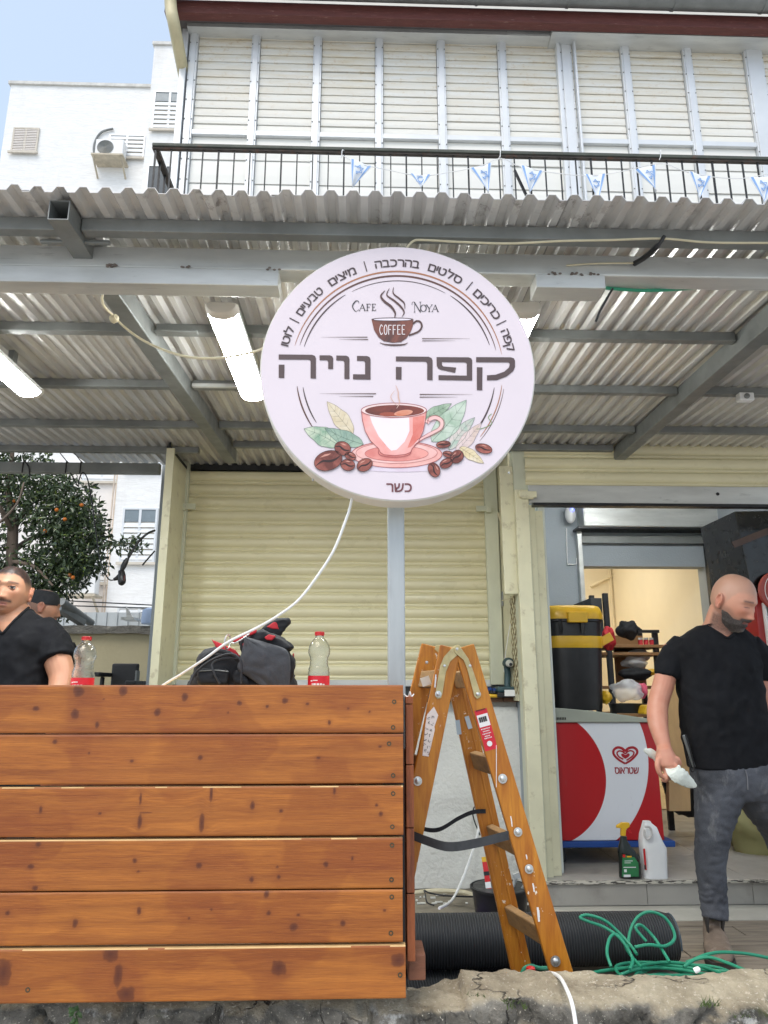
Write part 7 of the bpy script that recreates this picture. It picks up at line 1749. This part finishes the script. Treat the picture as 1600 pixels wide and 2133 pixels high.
# jeans
jn = MB()
jn.loft([ring(1442,1606,1572,MY+.01,.125,2.5,yaw=.1), ring(1441,1612,1600,MY+.01,.135,2.5,yaw=.1), ring(1446,1612,1640,MY+.01,.125,2.5,yaw=.1), ring(1470,1590,1664,MY+.02,.10,2.3)])
lA = [SH(1500,1620,0), SH(1497,1660,-.01), SH(1490,1700,-.02), SH(1485,1738,-.02), SH(1480,1795,.0), SH(1484,1842,.01), SH(1488,1888,.01), SH(1490,1915,.0)]
sL = spline(lA, 6); jn.tube(sL, np.interp(np.linspace(0,7,len(sL)), range(8), [.113,.108,.092,.077,.068,.060,.055,.054]).tolist(), 24)
lB = [V(SH(1568,1620).x, MY+.03, SH(1568,1620).z), SH(1592,1672,.08), SH(1622,1722,.2), SH(1645,1800,.42), SH(1650,1850,.6)]
sL = spline(lB, 6); jn.tube(sL, np.interp(np.linspace(0,4,len(sL)), range(5), [.115,.105,.09,.075,.066]).tolist(), 22)
me = solidmesh(jn, .008, 3); ankle = P(1490,1870,MY).z; knee = P(1490,1745,MY).z
fold(me, .009, 17, 8, 1.5, lambda c0: .45+1.0*gs(c0.z-ankle,.10)+.6*gs(c0.z-knee,.06)+.4*gs(c0.z-P(1490,1655,MY).z,.07))
cloth('jeans', me, MT['denim'], man)
m = MB(); m.tube(spline([SH(1553,1604,-.133), SH(1557,1620,-.128), SH(1558,1645,-.118)], 5), .003, 6)
m.build('jeans_seam', mat('pale seam', lin((120,120,124)), .8), man, smooth=True)
m = MB(); m.bar(SH(1424,1531,-.06), SH(1446,1598,-.05), .016, .01, (0,-1,0)); m.build('key_clip', MT['galv'], man, bevel=.004)
MB().tube(spline([SH(1428,1530,-.065),SH(1437,1560,-.07),SH(1447,1600,-.06),SH(1440,1606,-.06),SH(1434,1575,-.07)], 5), .0035, 7).build('key_strap', MT['black'], man, smooth=True)
# boots
def boot(px, py, y, yaw, name='boot'):
    q = P(px, py, y); g = V(q.x, y, 0); zf = DECK if y < 4.2 else SHOPF; b2_ = MB(); Rz = Matrix.Rotation(yaw,3,'Z')
    T = lambda v: V(q.x, y, zf)+Rz @ V(v[0]*1.2,v[1]*1.1,v[2]*1.12)
    def sec(yy, hw, z0, z1, nn=20): return [T((hw*math.copysign(abs(math.cos(t))**.8, math.cos(t)), yy, (z0+z1)/2+(z1-z0)/2*math.copysign(abs(math.sin(t))**.75, math.sin(t)))) for t in [2*math.pi*k/nn for k in range(nn)]]
    b2_.loft([sec(.075,.028,.02,.07), sec(.065,.038,.018,.10), sec(.02,.040,.018,.115), sec(-.04,.043,.018,.10), sec(-.09,.049,.018,.078), sec(-.14,.049,.018,.062), sec(-.175,.038,.018,.05), sec(-.19,.02,.02,.04)])
    b2_.tube([T((0,.02,.05)), T((0,.025,.12)), T((0,.025,.20))], [.040,.042,.043], 18)
    me = solidmesh(b2_, .006, 3); cloth(name, me, MT['suede'], man)
    s_ = MB(); out = []
    for (hw, yy) in ((.030,.085),(.040,.05),(.039,-.0),(.046,-.06),(.053,-.11),(.052,-.15),(.036,-.185)): out.append((hw, yy))
    o2 = [T((h_, yy, .001)) for (h_, yy) in out] + [T((-h_, yy, .001)) for (h_, yy) in out[::-1]]
    s_.prism(o2, (0,0,.026)); s_.build('boot_sole', MT['sole'], man, bevel=.003)
boot(1489,1950,MY,-.34); boot(1652,1860,4.42,-.2)
MB().prism([SH(a, b_, -.052+.0*(b_)) for (a, b_) in ((1470,1912),(1478,1912),(1477,1946))], (0,.02,0)).prism([SH(a, b_, -.045) for (a, b_) in ((1505,1912),(1512,1912),(1507,1946))], (0,.02,0)).build('elastic_gusset', MT['sole'], man)
MT['beard'] = None
m, n, l, b = newmat('grey beard'); at = n.new('ShaderNodeAttribute'); at.attribute_name = 'tint'; l.new(mixc(n, l, ramp(n, l, ntex(n, l, coords(n, l), 420, 3), .35, .65), at.outputs['Color'], (.02,.017,.016)), b.inputs['Base Color']); b.inputs['Roughness'].default_value = .8
l.new(bumpn(n, l, ntex(n, l, coords(n, l), 360, 3), .8, .004), b.inputs['Normal']); MT['beard'] = m
def beard(HM_, parent):
    m = MB(); nu, nv = 110, 70; vs = []; ks = []; cols = []
    for j in range(nv+1):
        ph = -1.5+1.62*j/nv
        for i in range(nu+1):
            th = -math.pi+math.pi*i/nu; d = (math.cos(ph)*math.cos(th), math.cos(ph)*math.sin(th), math.sin(ph)); q = head_pt(d); x, y, z = q
            up_ = -.064+.026*sstep(.046,.074,abs(x)); k = sstep(up_+.010, up_-.012, z)*(1-sstep(.005,.03,y))
            k = max(k, .9*gs(z+.0575,.0055)*sstep(.036,.028,abs(x)))
            k *= 1-.95*gs(z+.0735,.008)*sstep(.026,.019,abs(x)); k *= .55+.45*max(gs(x,.04), sstep(-.062,-.085,z))
            nn = mnoise.noise(q*120); vs.append(HM_ @ (q+Vector(d)*(.0085*k+.002*nn*k-.004*(1-k))+Vector((0,-.004,-.006))*gs(x,.022)*sstep(-.085,-.11,z)*k)); ks.append(k)
            g = gs(x,.018)*sstep(-.088,-.108,z); cols += [*lerp3(lin((92,82,78)), lin((176,168,160)), g*.9+.12*nn), 1]
    w_ = nu+1; fs = [(j*w_+i, j*w_+i+1, (j+1)*w_+i+1, (j+1)*w_+i) for j in range(nv) for i in range(nu) if max(ks[j*w_+i], ks[(j+1)*w_+i+1]) > .3]
    m.add(vs, fs); o = m.build('beard', MT['beard'], parent, smooth=True, ang=180)
    o.data.color_attributes.new('tint', 'FLOAT_COLOR', 'POINT').data.foreach_set('color', cols)
beard(HM, man)
# strip held in the hand
sp = MB(); cen = spline([hp_(85,1588,.02), hp_(140,1612,.025), hp_(210,1668,.03), hp_(270,1715,.0), hp_(325,1752,-.06), hp_(390,1806,-.072), hp_(455,1853,-.06), hp_(518,1888,-.055)], 6); rr = random.Random(5)
wd = np.interp(np.linspace(0,7,len(cen)), range(8), [.006,.020,.020,.014,.034,.036,.028,.004]).tolist(); rings = []
for i, q in enumerate(cen):
    t = (cen[min(i+1,len(cen)-1)]-cen[max(i-1,0)]).normalized(); u = t.cross(V(0,-1,0)).normalized(); rings.append([q+(u*math.cos(a)*wd[i]+V(0,1,0)*math.sin(a)*wd[i]*.30)*(1+.28*mnoise.noise(V(i*.6,math.cos(a)*1.7,math.sin(a)*1.7))) for a in [2*math.pi*k/18 for k in range(18)]])
sp.loft(rings)
tag(sp.build('crumpled_strip', mat('crumpled white plastic', lin((214,218,208)), .35, 0, .08, 30, .5, 60), smooth=True, ang=35), 'crumpled translucent white strip held in the bald man\'s hand', 'wrapper')

# ------------------------------------------------------------ man at the left edge
LY = 3.35
ml = thing('person', 'dark haired man with a moustache in a black t-shirt at the left edge, glancing sideways', 'person', V(P(30,1430,LY).x, LY, DECK))
L = lambda px, py, dy=0: P(px, py, LY+dy)
hs2 = .98; hc2 = L(21,1233)
HM2 = Matrix.Translation(hc2) @ Matrix.Rotation(R(8),4,'Z') @ Matrix.Rotation(R(-5),4,'X') @ Matrix.Rotation(R(3),4,'Y') @ Matrix.Scale(hs2,4) @ Matrix.Diagonal((1.1,1,1,1))
HI2 = HM2.inverted(); b2 = MB(); add_head(b2, HM2)
nb2 = L(28,1310,.03); nt2 = HM2 @ Vector((0,.03,-.05))
b2.tube(spline([nb2+V(0,.01,-.09), nb2, (nb2+nt2)/2+V(.002,.004,0), nt2], 5), [.11]*3+[.088]*5+[.080]*5+[.072]*3, 22)
TR2 = [(-70,118,1520,.16,2.5),(-72,116,1460,.16,2.5),(-74,116,1410,.158,2.5),(-74,118,1370,.152,2.5),(-70,122,1335,.14,2.5),(-58,112,1308,.118,2.4),(-36,92,1289,.10,2.3),(-16,74,1276,.082,2.2),(-4,64,1268,.074,2)]
b2.loft([ring(a+4, c_-4, py, LY+.04, d*.95-.004, e, yaw=-.3) for (a, c_, py, d, e) in TR2])
aL_ = [L(98,1326,.03), L(112,1358,.0), L(124,1388,-.03), L(128,1420,-.06), L(112,1470,-.14), L(84,1500,-.22)]
s_ = spline(aL_, 5); b2.tube(s_, np.interp(np.linspace(0,5,len(s_)), range(6), [.066,.064,.058,.052,.046,.036]).tolist(), 18)
aR_ = [L(-58,1326,.05), L(-84,1380,.0), L(-92,1440,-.03), L(-60,1500,-.15)]
s_ = spline(aR_, 5); b2.tube(s_, np.interp(np.linspace(0,3,len(s_)), range(4), [.066,.06,.05,.036]).tolist(), 16)
for (hx, hy_) in ((78,1506),(-54,1508)):
    hb = L(hx, hy_, -.24); b2.ell(hb, (.04,.045,.026), None, 14, 10)
    for k in range(4): q = hb+V(-.028+.018*k,-.03,0); b2.tube([q, q+V(0,-.035,-.006), q+V(0,-.055-.006*(k in (1,2)),-.022)], [.0105,.0095,.0075], 8)
    b2.tube([hb+V(-.03,-.005,0), hb+V(-.055,-.03,-.006), hb+V(-.056,-.05,-.012)], [.013,.011,.009], 8)
me = solidmesh(b2, .0042, 2, .4); SK2 = lin((188,138,108)); HR2 = lin((36,29,27))
def mt2(co):
    p_ = HI2 @ co
    if abs(p_.x) < .1 and -.15 < p_.z < .14 and abs(p_.y) < .135: 
        c = face_tint(p_, SK2, HR2, None, .34, .9, .35, lin((62,50,44))); st = sstep(.02,.0,abs(p_.z-.03)) ; return c
    return lerp3(SK2, (SK2[0]*.88,SK2[1]*.72,SK2[2]*.66), .35+.35*mnoise.noise(co*30))
tinted('body', me, mt2, ml)
MT['eyew'] = mat('eye white', (.46,.42,.39), .35, 0, .03); MT['iris'] = mat('dark iris', (.012,.007,.005), .35, 0, .1); MT['lid'] = mat('eyelid skin', lin((160,112,86)), .55, 0, .05)
for s in (-1, 1):
    c0 = Vector((s*.032,-.0835,.0045)); e_ = MB().ell(HM2 @ c0, (.0115*hs2,)*3, None, 18, 12).build('eye', MT['eyew'], ml, smooth=True)
    g_ = (HM2.to_3x3() @ Vector((s*.10,-1,.02))).normalized(); MB().lathe([(.0064,-.0006),(.0056,.001),(.0002,.0018)], (HM2 @ c0)+g_*.0101, 16, g_).build('iris', MT['iris'], e_, smooth=True)
    for (e0, e1) in ((14,85),(-85,-30)):
        MB().grid(lambda u, v: HM2 @ (c0+Vector((math.sin(R(-80+160*u))*math.cos(R(e0+(e1-e0)*v)), -math.cos(R(-80+160*u))*math.cos(R(e0+(e1-e0)*v)), math.sin(R(e0+(e1-e0)*v))))*.0124), 14, 6).build('eyelid', MT['lid'], ml, smooth=True)
    lid = MB(); pts = [HM2 @ (c0+Vector((.0155*math.cos(a),-.0110-.002*math.sin(a),.0036*math.sin(a)+.0008))) for a in [math.pi*k/10 for k in range(11)]]; lid.tube(pts, .0014, 6); lid.build('lashes', MT['blackcloth'], ml, smooth=True)
# cropped hair: a thin cap over the skull
def haircap(HM_, parent, mt, hl, off=.0022):
    m = MB(); nu, nv = 60, 40; 
    def pt(i, j):
        ph = -.75+(math.pi/2+.75)*j/nv; th = 2*math.pi*i/nu; d = (math.cos(ph)*math.cos(th), math.cos(ph)*math.sin(th), math.sin(ph)); q = head_pt(d); nn = Vector(d).normalized(); return q, nn
    ids = {}; vs = []; fs = []
    keep = {}
    for j in range(nv+1):
        for i in range(nu):
            q, nn = pt(i, j); lim = hl(q); k = sstep(lim-.004, lim+.012, q.z); keep[(i,j)] = k
            vs.append(HM_ @ (q+nn*(off*k-.003*(1-k)+.0008*mnoise.noise(q*140))))
    for j in range(nv):
        for i in range(nu):
            if max(keep[(i,j)], keep[((i+1) % nu,j)], keep[(i,j+1)]) > .02: fs.append((j*nu+i, j*nu+(i+1) % nu, (j+1)*nu+(i+1) % nu, (j+1)*nu+i))
    m.add(vs, fs); return m.build('hair', mt, parent, smooth=True, ang=180)
MT['hair'] = mat('short dark hair', lin((34,28,26)), .75, 0, .45, 60, .6, 320, bd=.003)
MT['fade'] = mat('cropped fade hair', lin((92,70,56)), .8, 0, .2, 60, .3, 320, bd=.002)
if False: haircap(HM2, ml, MT['hair'], lambda q: .068-.026*sstep(-.075,-.03,q.y)+.0*abs(q.x))
if False: haircap(HM2, ml, MT['fade'], lambda q: .068-.012*sstep(-.075,-.055,q.y)-.048*sstep(-.045,-.025,q.y)-.05*sstep(.02,.06,q.y), .0018)
ts = MB(); ts.loft([ring(a, c_, py, LY+.04, d, e, yaw=-.3) for (a, c_, py, d, e) in TR2])
ts.tube(spline([L(80,1312,.03), L(102,1335,.02), L(112,1356,.0), L(118,1378,-.02)], 4), [.078]*4+[.080]*4+[.080]*4+[.082], 20)
ts.tube(spline([L(-48,1312,.05), L(-72,1340,.03), L(-84,1378,.0)], 4), [.075]*9, 18)
me = solidmesh(ts, .007, 3); fold(me, .010, 13, 21, .8)
bv_ = collar_bvh(me)
A2, B2, C2 = (-30,1262), (64,1258), (4,1318)
delfaces(me, lambda c0, n0: (n0.y < .3 and tri_in(proj(c0), A2, B2, C2)) or c0.z > L(40,1267).z)
sh_o = cloth('t_shirt', me, MT['tshirt'], ml)
collar(bv_, [(66,1263),(60,1266),(48,1276),(32,1291),(18,1306),(4,1319),(-8,1304),(-20,1284)], LY, sh_o)
jn = MB(); jn.loft([ring(-62,110,1505,LY+.04,.15,2.5,yaw=-.3), ring(-62,112,1580,LY+.04,.155,2.5,yaw=-.3), ring(-40,95,1640,LY+.04,.12,2.4,yaw=-.3)])
bx2 = P(25,1600,LY).x
for s in (-1,1): jn.tube([(bx2+s*.1,LY+.04,DECK+.80),(bx2+s*.11,LY+.04,DECK+.45),(bx2+s*.11,LY+.05,DECK+.08)], [.115,.085,.07], 18)
cloth('trousers', solidmesh(jn, .012, 3), MT['blackcloth'], ml)
for s in (-1,1): m = MB(); m.ell((bx2+s*.115,LY-.02,DECK+.048), (.05,.13,.047), None, 16, 10); m.build('shoe', MT['black'], ml, smooth=True)

# ------------------------------------------------------------ man behind him
BYY = 4.25
mb_ = thing('person', 'man in a round black cap half hidden behind the man at the left edge', 'person', V(P(100,1430,BYY).x, BYY, DECK))
B = lambda px, py, dy=0: P(px, py, BYY+dy)
hc3 = B(90,1266); HM3 = Matrix.Translation(hc3) @ Matrix.Rotation(R(116),4,'Z') @ Matrix.Rotation(R(4),4,'X') @ Matrix.Scale(.88,4); HI3 = HM3.inverted()
b3 = MB(); add_head(b3, HM3); nb3 = B(84,1330,.02)
b3.tube([nb3+V(0,0,-.08), nb3, HM3 @ Vector((0,.03,-.05))], [.09,.075,.066], 20)
TR3 = [(10,150,1470,.14,2.5),(8,150,1400,.14,2.5),(12,148,1355,.13,2.4),(30,134,1328,.10,2.3),(52,114,1312,.075,2.1)]
b3.loft([ring(a+4, c_-4, py, BYY+.02, d*.94, e) for (a, c_, py, d, e) in TR3])
for s, px in ((-1,14),(1,146)): b3.tube([B(px,1360), B(px+6*s,1420), B(px+2*s,1480,-.1)], [.055,.048,.036], 14)
me = solidmesh(b3, .0055, 2, .4); SK3 = lin((176,128,102))
tinted('body', me, lambda co: face_tint(HI3 @ co, SK3, lin((44,36,33)), lin((92,72,62)), .5, .8, .4) if (HI3 @ co).length < .16 else SK3, mb_)
ts = MB(); ts.loft([ring(a, c_, py, BYY+.02, d, e) for (a, c_, py, d, e) in TR3])
for s, px in ((-1,20),(1,140)): ts.tube([B(px-8*s,1345), B(px,1370), B(px+5*s,1405)], [.062,.066,.064], 16)
me = solidmesh(ts, .009, 3); fold(me, .006, 14, 33); cloth('t_shirt', me, MT['tshirt'], mb_)
cap = MB(); rings = []
for (py, w_, e) in ((1261,31,0),(1255,33,0),(1245,33,0),(1237,30,0),(1232,22,0),(1229.5,8,0)): rings.append(ring(90-w_, 90+w_, py, BYY+.005, pr(w_, BYY)*.92, 2.1, tilt=-.05))
cap.loft(rings); cap.build('cap', MT['blackcloth'], mb_, smooth=True, ang=60)
bx3 = P(85,1600,BYY).x; jn = MB(); jn.box(bx3-.17,bx3+.17,BYY-.08,BYY+.12,DECK+.75,DECK+1.0)
for s in (-1,1): jn.tube([(bx3+s*.09,BYY+.02,DECK+.85),(bx3+s*.1,BYY+.02,DECK+.06)], [.09,.065], 14)
cloth('trousers', solidmesh(jn, .014, 3), MT['blackcloth'], mb_)
